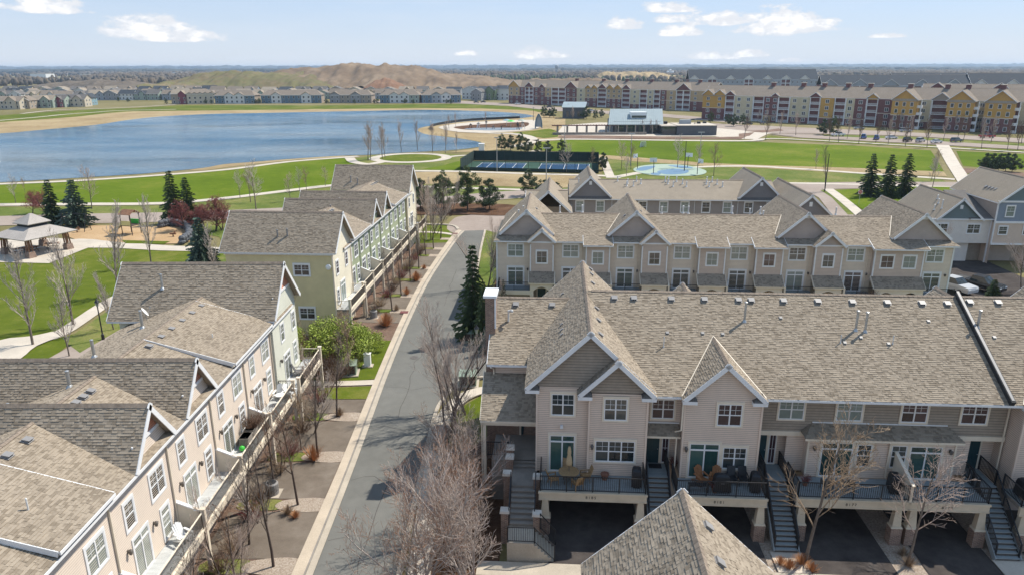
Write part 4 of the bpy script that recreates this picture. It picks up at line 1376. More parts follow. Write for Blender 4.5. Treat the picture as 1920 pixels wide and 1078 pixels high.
# windows
DK = ('glass', 'glass_red', 'glass')
wz = 6.62
window(b1, 'dh2', -0.17, 39.29, 6.85, 1.38, 1.42, glass=('glass',))
window(b1, 'dh2', 2.98, 38.96, 6.78, 1.36, 1.42, glass=('glass',))
window(b1, 'dh2', 5.98, 40.19, 6.35, 1.36, 1.3, glass=('glass_red',))
window(b1, 'dh2', 9.68, 39.04, 6.58, 1.42, 1.42, glass=('glass_red',))
window(b1, 'slide', -0.25, 39.29, 3.05, 1.55, 2.45, glass=('glass_teal',), name='patio_door')
window(b1, 'dh3', 2.52, 38.96, 3.98, 2.4, 1.42, glass=('glass',))
window(b1, 'slide', 8.2, 39.04, 3.05, 1.78, 2.3, glass=('glass_teal',), name='patio_door')
window(b1, 'dh2', 10.2, 39.04, 3.7, 1.4, 1.45, glass=('glass',))
window(b1, 'slide', 16.2, 39.64, 3.05, 1.85, 2.3, glass=('glass_teal',), name='patio_door')
window(b1, 'dh1', 18.3, 39.64, 3.78, 0.85, 1.5, glass=('glass',))
window(b1, 'dh1', 20.3, 39.64, 3.78, 0.9, 1.5, glass=('glass',))
window(b1, 'slide', 21.4, 39.64, 3.05, 1.85, 2.2, glass=('glass_teal',), name='patio_door')
for x, gl in ((13.62, 'glass_blind'), (17.05, 'glass_blind'), (20.85, 'glass_red'), (24.32, 'glass_red')):
  window(b1, 'dh2', x, 40.28, 6.5, 1.5, 1.32, casing=.1, glass=(gl,))
window(b1, 'dh2', 28.6, 39.04, 6.58, 1.42, 1.42)
window(b1, 'slide', 29.6, 39.04, 3.05, 1.78, 2.3, glass=('glass_teal',), name='patio_door')


def door(B, x, y, z, w=0.92, h=2.1, rotz=0.0, light=True):
  mb = MB()
  mb.box(0, -.05, 0, w, 0, h)
  for k in range(2):
    mb.box(.12 + k * (w - .16) / 2, -.065, .2, .12 + k * (w - .16) / 2 + (w - .4) / 2, -.05, h * .42)
    mb.box(.12 + k * (w - .16) / 2, -.065, h * .5, .12 + k * (w - .16) / 2 + (w - .4) / 2, -.05, h * .92)
  o = B.put('front_door', mb.mesh('front_door', 'teal_door'), x, y, z, rotz)
  f = MB()
  f.box(-.1, -.07, 0, 0, 0, h + .1)
  f.box(w, -.07, 0, w + .1, 0, h + .1)
  f.box(0, -.07, h, w, 0, h + .1)
  f.build('door_frame', 'cream', o)
  k = MB()
  k.ball((w - .09, -.1, 1.0), .035, 8, 5)
  k.build('handle', 'galv', o)
  if light:
    window(B, 'fix', x + math.cos(rotz) * (w + .16), y + math.sin(rotz) * (w + .16), z, .45, h, rotz, 'cream', .06, name='sidelight')
  return o


door(b1, 5.72, 40.68, 3.02)
door(b1, 12.4, 40.98, 3.02)
door(b1, 25.4, 41.18, 3.02, light=False)
door(b1, -2.25, 43.7, 3.05, rotz=0.45, light=False)
for x, y in ((2.33, 38.96), (7.98, 39.03), (15.75, 39.63), (23.7, 39.63)):
  b1.put('wall_lamp', wall_lamp_mesh(), x, y, 5.0)
mb = MB()
mb.box(.38, 39.1, 6.02, .56, 39.28, 6.2)
b1.mesh(mb, 'wall_vent', 'white')
# downspouts and gutter corners
downspout(b1, [(7.62, 38.95, 8.15), (7.62, 39.0, 6.2), (7.35, 39.4, 5.9)], 'cream')
downspout(b1, [(7.45, 39.42, 5.5), (7.45, 39.42, 3.1)], 'cream')
downspout(b1, [(12.42, 39.1, 8.2), (12.42, 40.2, 8.0), (12.42, 40.2, 3.1)], 'cream')
downspout(b1, [(26.95, 39.1, 8.2), (26.95, 40.2, 8.0), (26.95, 40.2, 3.1)], 'cream')
downspout(b1, [(20.15, 39.55, 5.6), (20.15, 39.55, 3.1)], 'cream')
# upper roof furniture
nrm_f = Vector((0, -.57, 1)).normalized()
for u in (3.9, 5.2, 7.68, 9.85, 12.08, 12.9, 14.99, 17.21, 19.42, 21.64, 23.84, 25.44, 26.9, 28.68, 31.0):
  v = 45.9 if u < 26.5 else 46.05
  place_on_plane(b1, roof_vent_mesh(), 'roof_vent', (u, v, mr_z(v) + .02), nrm_f)
for u in (-2.82, -.26):
  place_on_plane(b1, roof_vent_mesh(), 'roof_vent', (u, 47.78, 11.02), nrm_f)
n_r, n_l = Vector((.955, 0, 1)).normalized(), Vector((-.955, 0, 1)).normalized()
for v in (55.0 - .7, 52.9, 50.5, 44.75, 42.45, 39.95):
  place_on_plane(b1, roof_vent_mesh(), 'roof_vent', (2.05 + .6, v, 12.4 - .955 * .6 + .02), n_r, scale=.85)
for u, v in ((.43, 44.3), (.43, 43.3), (.43, 42.4), (.5, 50.7)):
  place_on_plane(b1, roof_vent_mesh(), 'roof_vent', (u, v, 12.4 - .955 * (2.05 - u) + .02), n_l, scale=.55)
for u, v, h in ((12.16, 44.33, 1.25), (19.0, 43.84, 1.25), (19.55, 43.75, 1.25), (26.6, 44.2, 1.1)):
  pipe(b1, u, v, mr_z(v), h, .075)
for u, v, h in ((6.8, 42.37, .6), (17.79, 42.91, .45), (20.95, 42.9, .5), (-3.29, 46.48, .6)):
  pipe(b1, u, v, mr_z(v) if u > 0 else 10.26, h, .03, 'pvc', .035)
for u, v in ((7.14, 43.36), (9.37, 43.38), (10.62, 43.35), (14.52, 44.62), (23.74, 44.57), (18.05, 42.91), (20.7, 42.9), (27.3, 43.5), (19.15, 43.3)):
  place_on_plane(b1, roof_vent_mesh(), 'exhaust_hood', (u, v, mr_z(v) + .02), nrm_f, scale=.5)
pipe(b1, 1.9 + .25, 43.3 - .6, 10.6, .5, .03, 'pvc', .035)
mb = MB()
mb.tube((-3.25, 46.4, 10.25), (-3.25, 46.4, 11.0), .07, .07, 8)
mb.tube((-3.25, 46.4, 11.0), (-3.05, 46.3, 11.05), .09, .09, 8)
mb.ball((-3.02, 46.28, 11.05), .12, 8, 5)
b1.mesh(mb, 'furnace_vent', 'pvc')
# chimney on the end wall
mb = MB()
mb.box(-4.75, 45.4, 0, -4.08, 47.0, 12.25)
ch = b1.mesh(mb, 'chimney', 'brick')
mb = MB()
mb.box(-4.87, 45.28, 12.25, -3.96, 47.12, 12.42)
b1.mesh(mb, 'chimney_cap', 'white', ch)
mb = MB()
mb.box(-4.12, 45.3, 10.1, -4.02, 45.42, 12.2)
b1.mesh(mb, 'flashing', 'white', ch)
# side porch
roof_plane(b1, [(-4.7, 40.85, 5.55), (-1.1, 40.85, 5.55), (-1.1, 43.75, 7.6), (-4.7, 43.75, 7.6)], fascia=('e', 'l'), gut=True, trim='cream')
face(b1, P_, [((-3.95, 43.72), (-1.0, 43.72), [(0, 5.4), (2.95, 5.4), (2.95, 8.3), (0, 8.3)])])
face(b1, 'brick', [((-3.95, 43.73), (-1.0, 43.73), [(0, 0), (2.95, 0), (2.95, 5.4), (0, 5.4)])], lap=False)
face(b1, P_, [((-3.95, 53.2), (-3.95, 43.7), [(0, 0), (9.5, 0), (9.5, 8.2), (4.8, 11.0), (0, 8.2)])])
trim_box(b1, -4.6, 40.95, 5.15, -1.12, 41.15, 5.5, 'cream', 'porch_beam')
for x in (-4.45,):
  trim_box(b1, x - .1, 40.95, 1.2, x + .1, 41.15, 5.15, 'cream', 'porch_column')
downspout(b1, [(-4.62, 40.8, 5.4), (-4.62, 41.0, 5.0), (-4.62, 41.0, 1.0)], 'cream')
downspout(b1, [(-4.2, 43.1, 8.2), (-4.05, 43.6, 7.9), (-4.05, 43.65, 7.5)], 'cream')
window(b1, 'dh2', -3.6, 43.71, 3.9, 1.1, 1.2)
trim_box(b1, -3.95, 40.4, 0, -1.05, 43.7, 3.0, 'conc_dark', 'porch_floor')
mb = MB()
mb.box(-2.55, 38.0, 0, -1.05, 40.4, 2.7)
b1.mesh(mb, 'stair_landing', 'conc_dark')
_st = {}


def steps(B, x0, x1, y_top, y_bot, z_top, z_bot, n, mat, nosing=None, closed=True):
  """a straight flight descending towards -y; every step a part"""
  rise, tread = (z_top - z_bot) / n, (y_top - y_bot) / n
  key = (round(x1 - x0, 2), round(rise, 3), round(tread, 3), mat)
  if key not in _st:
    mb = MB()
    mb.box(0, -tread - .03, -.05, x1 - x0, 0, 0)
    mb.mi = 1
    mb.box(.02, -tread + .02, -rise, x1 - x0 - .02, -tread + .05, -.05)
    _st[key] = mb.mesh('step', [mat, 'bronze' if mat == 'deck' else mat])
  for k in range(n):
    B.put('step', _st[key], x0, y_top - k * tread, z_top - (k) * rise - .001 * k)
  if closed:
    for x in (x0 - .06, x1 + .0):
      mb = MB()
      mb.beam((x + .03, y_top, z_top - .16), (x + .03, y_bot, z_bot - .16 + rise), .06, .36)
      B.mesh(mb, 'stringer', mat)


steps(b1, -2.55, -1.05, 40.5, 40.0, 3.0, 2.7, 2, 'conc_dark', closed=False)
steps(b1, -2.5, -1.1, 38.0, 35.9, 2.55, 1.35, 7, 'conc_dark', closed=False)
mb = MB()
mb.box(-2.55, 34.35, 0, -1.0, 36.0, 1.3)
mb.box(-2.55, 36.0, 0, -1.05, 38.0, 1.2)
b1.mesh(mb, 'stair_landing', 'conc')
for k in range(6):
  trim_box(b1, -1.0 + k * .19, 34.4, 0, -1.0 + (k + 1) * .19, 35.7, 1.3 - (k + 1) * .186, 'conc', 'step')
for x, y, z0, z1 in ((-2.75, 40.6, 0, 3.75), (-2.75, 40.0, 0, 3.45), (-2.8, 38.3, 0, 3.3), (-.95, 38.05, 0, 3.3), (-2.8, 36.2, 0, 2.1), (-.9, 36.0, 0, 2.1)):
  mb = MB()
  mb.box(x - .22, y - .22, z0, x + .22, y + .22, z1)
  o = b1.mesh(mb, 'brick_pier', 'brick')
  mb = MB()
  mb.taper(x, y, z1, z1 + .14, .29, .29, .25, .25)
  b1.mesh(mb, 'cap', 'conc_cap', o)
railing(b1, (-4.35, 41.05, 2.9), (-2.8, 41.05, 2.9))
railing(b1, (-2.5, 34.42, 1.3), (-1.0, 34.42, 1.3))
railing(b1, (-1.0, 34.42, 1.3), (.14, 34.42, .15))
railing(b1, (-.7, 35.75, 1.3), (.2, 35.75, .25))
railing(b1, (-2.55, 36.1, 1.4), (-2.55, 38.0, 2.6))
railing(b1, (-1.05, 36.1, 1.4), (-1.05, 38.0, 2.6))


# decks over the garages
def deck(B, x0, x1, yf, yw, number, cols, left=True, right=True, posts=True):
  mb = MB()
  nb = int((yw - yf) / 0.14)
  for k in range(nb):                                  # decking boards with open joints
    mb.box(x0, yf + .06 + k * .14, 2.94, x1, yf + .06 + k * .14 + .128, 2.985)
  o = B.mesh(mb, 'decking', 'deck', kind='stuff')
  mb = MB()
  mb.box(x0, yf + .06, 2.72, x1, yw, 2.935)
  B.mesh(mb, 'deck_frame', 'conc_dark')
  mb = MB()
  mb.box(x0 - .08, yf - .1, 2.42, x1 + .08, yf + .055, 2.98)
  mb.box(x0 - .12, yf - .15, 2.86, x1 + .12, yf - .1, 2.99)
  mb.box(x0 - .1, yf - .13, 2.42, x1 + .1, yf - .1, 2.50)
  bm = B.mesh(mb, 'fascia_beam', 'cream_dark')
  # address numerals on the beam
  for i, ch_ in enumerate(number):
    cu = bpy.data.curves.new('numeral', 'FONT')
    cu.body, cu.size, cu.extrude = ch_, .24, .006
    cu.align_x = 'CENTER'
    tmp = link(bpy.data.objects.new('tmp', cu))
    bpy.context.view_layer.update()
    me = bpy.data.meshes.new_from_object(tmp.evaluated_get(bpy.context.evaluated_depsgraph_get()))
    bpy.data.objects.remove(tmp)
    me.materials.clear()
    me.materials.append(M['black'])
    t = bpy.data.objects.new('house_numeral', me)
    t.location = ((x0 + x1) / 2 - .1 + (i - 1.5) * .17 - B.off[0], yf - .112 - B.off[1], 2.6)
    t.rotation_euler = (R(90), 0, 0)
    link(t, bm)
  for x in cols:
    mb = MB()
    mb.taper(x, yf + .12, 1.28, 2.42, .26, .22, .17, .16)
    mb.taper(x, yf + .12, 1.2, 1.3, .34, .3, .3, .26)
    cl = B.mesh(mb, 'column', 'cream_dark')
    mb = MB()
    mb.box(x - .32, yf - .18, 0, x + .32, yf + .42, 1.2)
    B.mesh(mb, 'brick_base', 'brick', cl)
  railing(B, (x0, yf, 2.98), (x1, yf, 2.98), 1.0)
  if left:
    railing(B, (x0, yf, 2.98), (x0, yw - .1, 2.98), 1.0)
  if right:
    railing(B, (x1, yf, 2.98), (x1, yw - .1, 2.98), 1.0)


deck(b1, -.75, 5.45, 37.1, 39.3, '8185', (-.45, 5.2))
deck(b1, 7.25, 12.4, 37.1, 39.05, '8181', (7.5, 12.2))
deck(b1, 14.3, 20.55, 37.3, 39.65, '8177', (14.6, 20.1), right=False)
deck(b1, 20.65, 25.0, 37.3, 39.65, '8173', (20.95, 24.8), left=False)
deck(b1, 26.7, 31.9, 37.1, 39.05, '8169', (27.0, 31.6), right=False)
mb = MB()
mb.add([(20.54, 37.15, 2.9), (20.66, 37.15, 2.9), (20.66, 39.65, 2.9), (20.54, 39.65, 2.9), (20.54, 37.15, 4.05), (20.66, 37.15, 4.05), (20.66, 39.65, 4.85), (20.54, 39.65, 4.85)],
     [(0, 3, 2, 1), (4, 5, 6, 7), (0, 1, 5, 4), (1, 2, 6, 5), (2, 3, 7, 6), (3, 0, 4, 7)])
dv = b1.mesh(mb, 'privacy_wall', 'cream')
mb = MB()
mb.beam((20.6, 37.08, 4.07), (20.6, 39.65, 4.87), .2, .07)
b1.mesh(mb, 'cap', 'cream', dv)
# garage fronts in the shade of the decks
for a, b in ((-.1, 5.1), (7.9, 12.0), (14.9, 19.6), (21.2, 24.8), (27.4, 31.4)):
  mb = MB()
  mb.box(a + .5, 41.12, 0.02, b - .5, 41.2, 2.25)
  for k in range(1, 4):
    mb.box(a + .5, 41.1, .56 * k - .015, b - .5, 41.125, .56 * k + .015)
  g_ = b1.mesh(mb, 'garage_door', 'garage_door')
  mb = MB()
  mb.box(a + .35, 41.08, 0, a + .5, 41.22, 2.4)
  mb.box(b - .5, 41.08, 0, b - .35, 41.22, 2.4)
  mb.box(a + .5, 41.08, 2.25, b - .5, 41.22, 2.4)
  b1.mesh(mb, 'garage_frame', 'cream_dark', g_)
# entry landings and stairs down to the alley
for x0, x1, yw, yt in ((5.72, 7.05, 40.7, 39.25), (12.85, 14.2, 41.0, 39.3), (25.15, 26.5, 41.2, 39.35)):
  trim_box(b1, x0, yt, 2.82, x1, yw, 2.99, 'deck', 'landing')
  steps(b1, x0, x1, yt, 35.95, 2.99, 0.19, 15, 'deck')
  for x in (x0 + .02, x1 - .02):
    railing(b1, (x, yt, 2.98), (x, 36.05, .25), 0.95, each=False, post=1.7)
    railing(b1, (x, yw - .1, 2.98), (x, yt, 2.98), 0.95, each=False)
mb = MB()
mb.box(6.0, 40.0, 2.99, 6.8, 40.5, 3.01)
tag(mb.build('door_mat', 'black', rotz=FR), 'black door mat on the landing beside deck 8185', 'door mat')

# ------------------------------------------------------------------ roof end of the building across the alley
b0 = Bld('townhouse_wing', 'brown shingled gable end rising between the alley and the camera drone', 'townhouse wing', (0, 0), FR, (5.2, 20.0))
b0.root['label'] = 'shingled gable roof wing poking up from the alley below the decks'
core(b0, 1.75, 12, 8.65, 25.0, 0, 7.2, 'pink')
rl, rr_ = gable_y(b0, 5.2, 3.95, 10.8, 0.945, 10.0, 25.42, shingles=False, mat='shingle_far', front=False)
cam_p = Vector((0, 0, CAM_H))
for pl_, par in (([(1.25, 25.42, 7.067), (1.25, 17.0, 7.067), (5.2, 17.0, 10.8), (5.2, 25.42, 10.8)], rl), ([(9.15, 17.0, 7.067), (9.15, 25.42, 7.067), (5.2, 25.42, 10.8), (5.2, 17.0, 10.8)], rr_)):
  got = []
  shingle_plane(MB(), pl_, b0.rnd, collect=got)
  # the nearest of the tabs in view are pieces of their own, the rest lie in one sheet
  def key(t):
    w = Vector(b0.W(*(t[0] + t[1] * t[4] / 2)))
    x, y = w.x, w.y * math.sin(R(TILT)) + (w.z - CAM_H) * math.cos(R(TILT))
    d = w.y * math.cos(R(TILT)) - (w.z - CAM_H) * math.sin(R(TILT))
    return d if (abs(y / d) < 539 / 1340 and d > 0) else 1e3 + d
  got.sort(key=key)
  rest = MB()
  for i, (p, S_, T_v, N_, w, ln, h, tone) in enumerate(got):
    if i < 150:
      wq, tq = max(.06, round(w / .05) * .05), round(tone * 6) / 6
      kk = ('tab', wq, tq, round(ln, 2), h > .02)
      if kk not in _misc:
        hh = .028 if h > .02 else .013
        mb = MB()
        mb.add([(0, 0, -hh), (wq - .004, 0, -hh), (wq - .004, 0, 0), (0, 0, 0), (wq - .004, ln, -hh + .005), (0, ln, -hh + .005)], [(0, 1, 2, 3), (3, 2, 4, 5), (0, 3, 5), (1, 4, 2)], tq)
        _misc[kk] = mb.mesh('shingle', 'shingle', tone=True)
      o = bpy.data.objects.new('shingle', _misc[kk])
      o.matrix_local = Matrix(((S_.x, T_v.x, N_.x, p.x - b0.off[0]), (S_.y, T_v.y, N_.y, p.y - b0.off[1]), (S_.z, T_v.z, N_.z, p.z), (0, 0, 0, 1)))
      link(o, par)
    else:
      q = lambda a, t, hh: tuple(p - N_ * h + S_ * a + T_v * t + N_ * hh)
      rest.add([q(0, 0, 0), q(w, 0, 0), q(w, 0, h), q(0, 0, h), q(w, ln, .004), q(0, ln, .004)], [(0, 1, 2, 3), (3, 2, 4, 5)], tone)
  b0.mesh(rest, 'shingle_field', 'shingle', par, tone=True, kind='stuff')
for v in (24.0, 21.9):
  place_on_plane(b0, roof_vent_mesh(), 'roof_vent', (5.2 + .75, v, 10.8 - .945 * .75 + .02), Vector((.945, 0, 1)).normalized())

# ------------------------------------------------------------------ rows along the lane (decks towards the lane)
def white_gable(B, c, half, zr, pitch, y0, y1, wall_y, base, panel='salmon', wallmat='peach'):
  """cross gable on the lane side with its coloured panel and collar band"""
  gable_y(B, c, half, zr, pitch, y0, y1)
  zc = zr - pitch * half * 0.62
  hw = half * 0.62 - .12
  face(B, panel, [((c - hw - .05, wall_y - .02), (c + hw + .05, wall_y - .02), [(0, zc), (2 * hw + .1, zc), (hw + .05, zr - .2)])])
  trim_box(B, c - hw - .2, wall_y - .09, zc - .16, c + hw + .2, wall_y - .005, zc + .02, 'white', 'collar_board')
  he = half - .3
  zb = zr - pitch * he - .25
  face(B, wallmat, [((c - he, wall_y), (c + he, wall_y), [(0, base), (2 * he, base), (2 * he, zb), (he + hw, zc), (he - hw, zc), (0, zb)])])
  trim_box(B, c - .12, wall_y - .1, zc + (zr - zc) * .42, c + .12, wall_y - .03, zc + (zr - zc) * .42 + .42, 'white', 'gable_vent')


def lane_row(B, x0, x1, facade, units, gables, sheds, end_gables, zdeck=3.0, mr=(8.55, 10.5, 5.1), shingles=True, trim='white', rail_each=True, ybal='bronze', decky=-1.45, expo=.143, tab=.2, lap=True, seg_walls=()):
  ze, zr, yr = mr
  pt = (zr - ze) / (yr + .4)
  core(B, x0, 0.06, x1, 2 * yr + .2, 0, ze - .05, facade)
  kw = dict(shingles=shingles, trim=trim, expo=expo, tab=tab)
  o = roof_plane(B, [(x0, -.4, ze), (x1, -.4, ze), (x1, yr, zr), (x0, yr, zr)], fascia=('e',), gut=True, **kw)
  roof_plane(B, [(x1, 2 * yr + .4, ze), (x0, 2 * yr + .4, ze), (x0, yr, zr), (x1, yr, zr)], fascia=('e',), gut=True, **kw)
  ridge_cap(B, (x0, yr, zr), (x1, yr, zr), pt, (0, 1, 0))
  for a, b, rise in sheds:
    zs = ze + rise
    roof_plane(B, [(a, -.52, zs), (b, -.52, zs), (b, yr - .1, zr + .03), (a, yr - .1, zr + .03)], fascia=('e', 'l', 'r'), gut=True, th=.14, **kw)
    face(B, facade, [((a + .25, -.04), (b - .25, -.04), [(0, ze - .35), (b - a - .5, ze - .35), (b - a - .5, zs - .05), (0, zs - .05)])], lap=lap)
  face(B, facade, [((x0, 0), (x1, 0), rectprof((x0, 0), (x1, 0), zdeck, ze))], lap=lap)
  for p0, p1, z0, z1, mt in seg_walls:
    face(B, mt, [(p0, p1, rectprof(p0, p1, z0, z1))], lap=lap)
  for g in gables:
    white_gable(B, *g)


l1 = Bld('townhouse_row', 'peach townhouse row with salmon gable panels and long shared deck beside the lane', 'townhouses', (-18.35, 0), R(90), (16.0, 5.0), 'townhouse rows')
EW = (50.55, -.25), (56.45, -.25)
lane_row(l1, 12.0, 55.5, 'peach', None,
     [(32.0, 2.15, 11.2, 1.22, -.45, 11.2, 0.0, 8.3), (37.55, 2.15, 11.28, 1.22, -.45, 11.2, 0.0, 8.3), (53.4, 3.35, 12.65, 1.07, -.72, 11.8, -.25, 8.6, 'salmon', 'pale_green')],
     [(23.8, 27.9, .33), (42.5, 50.3, .33)], None)
face(l1, 'pale_green', [(EW[0], EW[1], rectprof(*EW, 3.0, 9.0)), (EW[1], (56.45, 11.2), [(0, 3), (11.45, 3), (11.45, 9), (0, 9)]), ((50.55, 0), EW[0], rectprof((50.55, 0), EW[0], 3.0, 9.0))])
core(l1, 50.6, -.2, 56.4, 11.2, 0, 9.0, 'pale_green')
DG = ('glass', 'glass_blind', 'glass')
for i, (xa, dz, kind) in enumerate(((22.35, -.2, 0), (28.0, -.12, 1), (33.65, -.02, 1), (39.3, .1, 1), (44.95, .2, 1))):
  # each dwelling: small and twin window above, patio door and tall window at the deck
  zw, zd = 6.05 + dz, 3.02
  if i:
    window(l1, 'dh1', xa + 1.1, 0, zw, .82, 1.4, trim='white', glass=DG)
  window(l1, 'dh2', xa + 3.6, 0, zw, 1.4, 1.45, trim='white', glass=DG)
  window(l1, 'slide', xa + 1.35, 0, zd, 1.45, 2.2, trim='white', casing=.09, glass=('glass_teal', 'glass', 'glass_blind'), name='patio_door')
  window(l1, 'dh1t', xa + 4.15, 0, 3.35 + dz, .82, 1.75, trim='white', glass=DG)
  l1.put('wall_lamp', wall_lamp_mesh(), xa + .85, 0, 5.15 + dz)
  l1.put('wall_lamp', wall_lamp_mesh(), xa + 3.35, 0, 4.95 + dz)
  if i:
    downspout(l1, [(xa - .05, -.42, 8.4), (xa - .05, -.08, 8.1), (xa - .05, -.08, 3.1)], 'cream')
for x, k, w, h, z, nm in ((52.3, 'dh1', .8, 1.4, 6.45, 'window'), (55.2, 'dh1', .8, 1.4, 6.45, 'window'), (52.55, 'slide', 1.45, 2.15, 3.02, 'patio_door'), (55.05, 'dh1t', .75, 1.7, 3.6, 'window')):
  window(l1, k, x, -.25, z, w, h, trim='white', casing=.09, name=nm)
l1.put('wall_lamp', wall_lamp_mesh(), 51.6, -.25, 5.2)
downspout(l1, [(50.45, -.42, 8.5), (50.45, -.08, 8.2), (50.45, -.08, 3.1)], 'cream')
downspout(l1, [(42.4, -.5, 8.75), (42.4, -.1, 8.4), (42.4, -.1, 7.9)], 'cream')


def lane_deck(B, x0, x1, yf, yw, walls, posts, mat='deck_pale', each=True, garages=(), pale='cream', step=None):
  mb = MB()
  n = int((yw - yf) / .14)
  for k in range(n):
    mb.box(x0, yf + .04 + k * .14, 2.94, x1, yf + .04 + k * .14 + .13, 2.985)
  B.mesh(mb, 'decking', mat, kind='stuff')
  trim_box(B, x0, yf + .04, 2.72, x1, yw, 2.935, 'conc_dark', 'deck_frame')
  mb = MB()
  mb.box(x0, yf - .07, 2.52, x1, yf + .035, 3.0)
  mb.box(x0, yf - .10, 2.9, x1, yf - .07, 3.01)
  B.mesh(mb, 'fascia_beam', pale)
  for x in walls:
    mb = MB()
    a, b = x - .07, x + .07
    zt0, zt1 = 4.55, 4.0
    mb.add([(a, yf, 2.99), (b, yf, 2.99), (b, yw, 2.99), (a, yw, 2.99), (a, yf, zt1), (b, yf, zt1), (b, yw, zt0), (a, yw, zt0)],
         [(0, 3, 2, 1), (4, 5, 6, 7), (0, 1, 5, 4), (1, 2, 6, 5), (2, 3, 7, 6), (3, 0, 4, 7)])
    w = B.mesh(mb, 'privacy_wall', pale)
    mb = MB()
    mb.beam((x, yf + .45, zt1 + .13), (x, yw, zt0 + .02), .22, .07)
    mb.box(x - .11, yf - .1, zt1 + .01, x + .11, yf + .45, zt1 + .08)
    B.mesh(mb, 'cap', 'white', w)
  xs = sorted(set(posts))
  for x in xs:
    mb = MB()
    mb.box(x - .11, yf - .12, 0, x + .11, yf + .1, 4.05)
    mb.box(x - .15, yf - .16, 4.05, x + .15, yf + .14, 4.13)
    B.mesh(mb, 'deck_post', pale)
  for a, b in zip(xs, xs[1:]):
    railing(B, (a + .11, yf, 2.98), (b - .11, yf, 2.98), .95, pale, 'bronze', .1, 9, each=each, toprail=.07)
  for a, b in garages:
    mb = MB()
    mb.box(a, yw - .02, .02, b, yw + .04, 2.2)
    for k in range(1, 4):
      mb.box(a, yw - .045, .55 * k - .015, b, yw - .02, .55 * k + .015)
    B.mesh(mb, 'garage_door', 'garage_door')


lane_deck(l1, 16.0, 50.5, -1.45, 0, (28.0, 33.7, 39.3, 44.95), (16.0, 22.3, 28.0, 33.7, 39.3, 44.95, 50.5), garages=[(xa + .9, xa + 5.2) for xa in (16.7, 22.35, 28.0, 33.65, 39.3, 44.95)])
lane_deck(l1, 50.9, 57.3, -1.75, -.25, (), (50.9, 57.3), garages=((51.6, 55.6),), each=False)
railing(l1, (57.3, -1.65, 2.98), (57.3, -.25, 2.98), .95, 'cream', 'bronze', .125, each=False)
railing(l1, (50.7, -1.35, 2.98), (50.7, -.3, 2.98), .95, 'bronze', 'bronze', .125, each=False)
# roof furniture
ptm = 1.95 / 5.5
n_e = Vector((0, -ptm, 1)).normalized()
for x in (26.3, 28.6, 33.9, 34.6, 35.3, 41.8, 43.4, 44.9, 46.5, 48.1, 49.7, 30.0):
  place_on_plane(l1, roof_vent_mesh(), 'roof_vent', (x, 4.45, 10.5 - ptm * .65 + .06), n_e, scale=1.0)
for x, y, h in ((25.6, 1.7, .75), (45.2, 1.9, .45)):
  pipe(l1, x, y, 10.5 - ptm * (5.1 - y), h, .035, 'pvc', .04)
for x, y, z, h in ((46.8, 7.4, 9.75, 1.2), (42.3, 8.3, 9.45, 1.1), (36.3, 6.2, 10.15, .9), (33.6, 7.8, 9.7, .7)):
  pipe(l1, x, y, z, h, .1)
pipe(l1, 51.9, 8.2, 11.0, 1.1, .09)
# dish on the near slope of the end gable
mb = MB()
for i in range(10):
  r0, r1 = .36 * i / 10, .36 * (i + 1) / 10
  for k in range(18):
    a, b = 2 * math.pi * k / 18, 2 * math.pi * (k + 1) / 18
    P4 = [(r * math.cos(t), .35 * r * r - .04, r * math.sin(t)) for r, t in ((r0, a), (r1, a), (r1, b), (r0, b))]
    mb.poly(P4)
dish = bpy.data.objects.new('satellite_dish', mb.mesh('satellite_dish', 'white_plastic', smooth=True))
dish.location = (48.2 - 16, 7.8 - 5, 10.45)
dish.rotation_euler = (R(-35), 0, R(25))
link(dish, l1.root)
mb = MB()
mb.tube((0, .02, 0), (0, .35, -.55), .025, .025, 6)
mb.tube((0, 0, -.3), (0, -.42, .02), .015, .015, 5)
mb.box(-.05, -.5, -.02, .05, -.4, .08)
mb.build('arm', 'galv', dish)

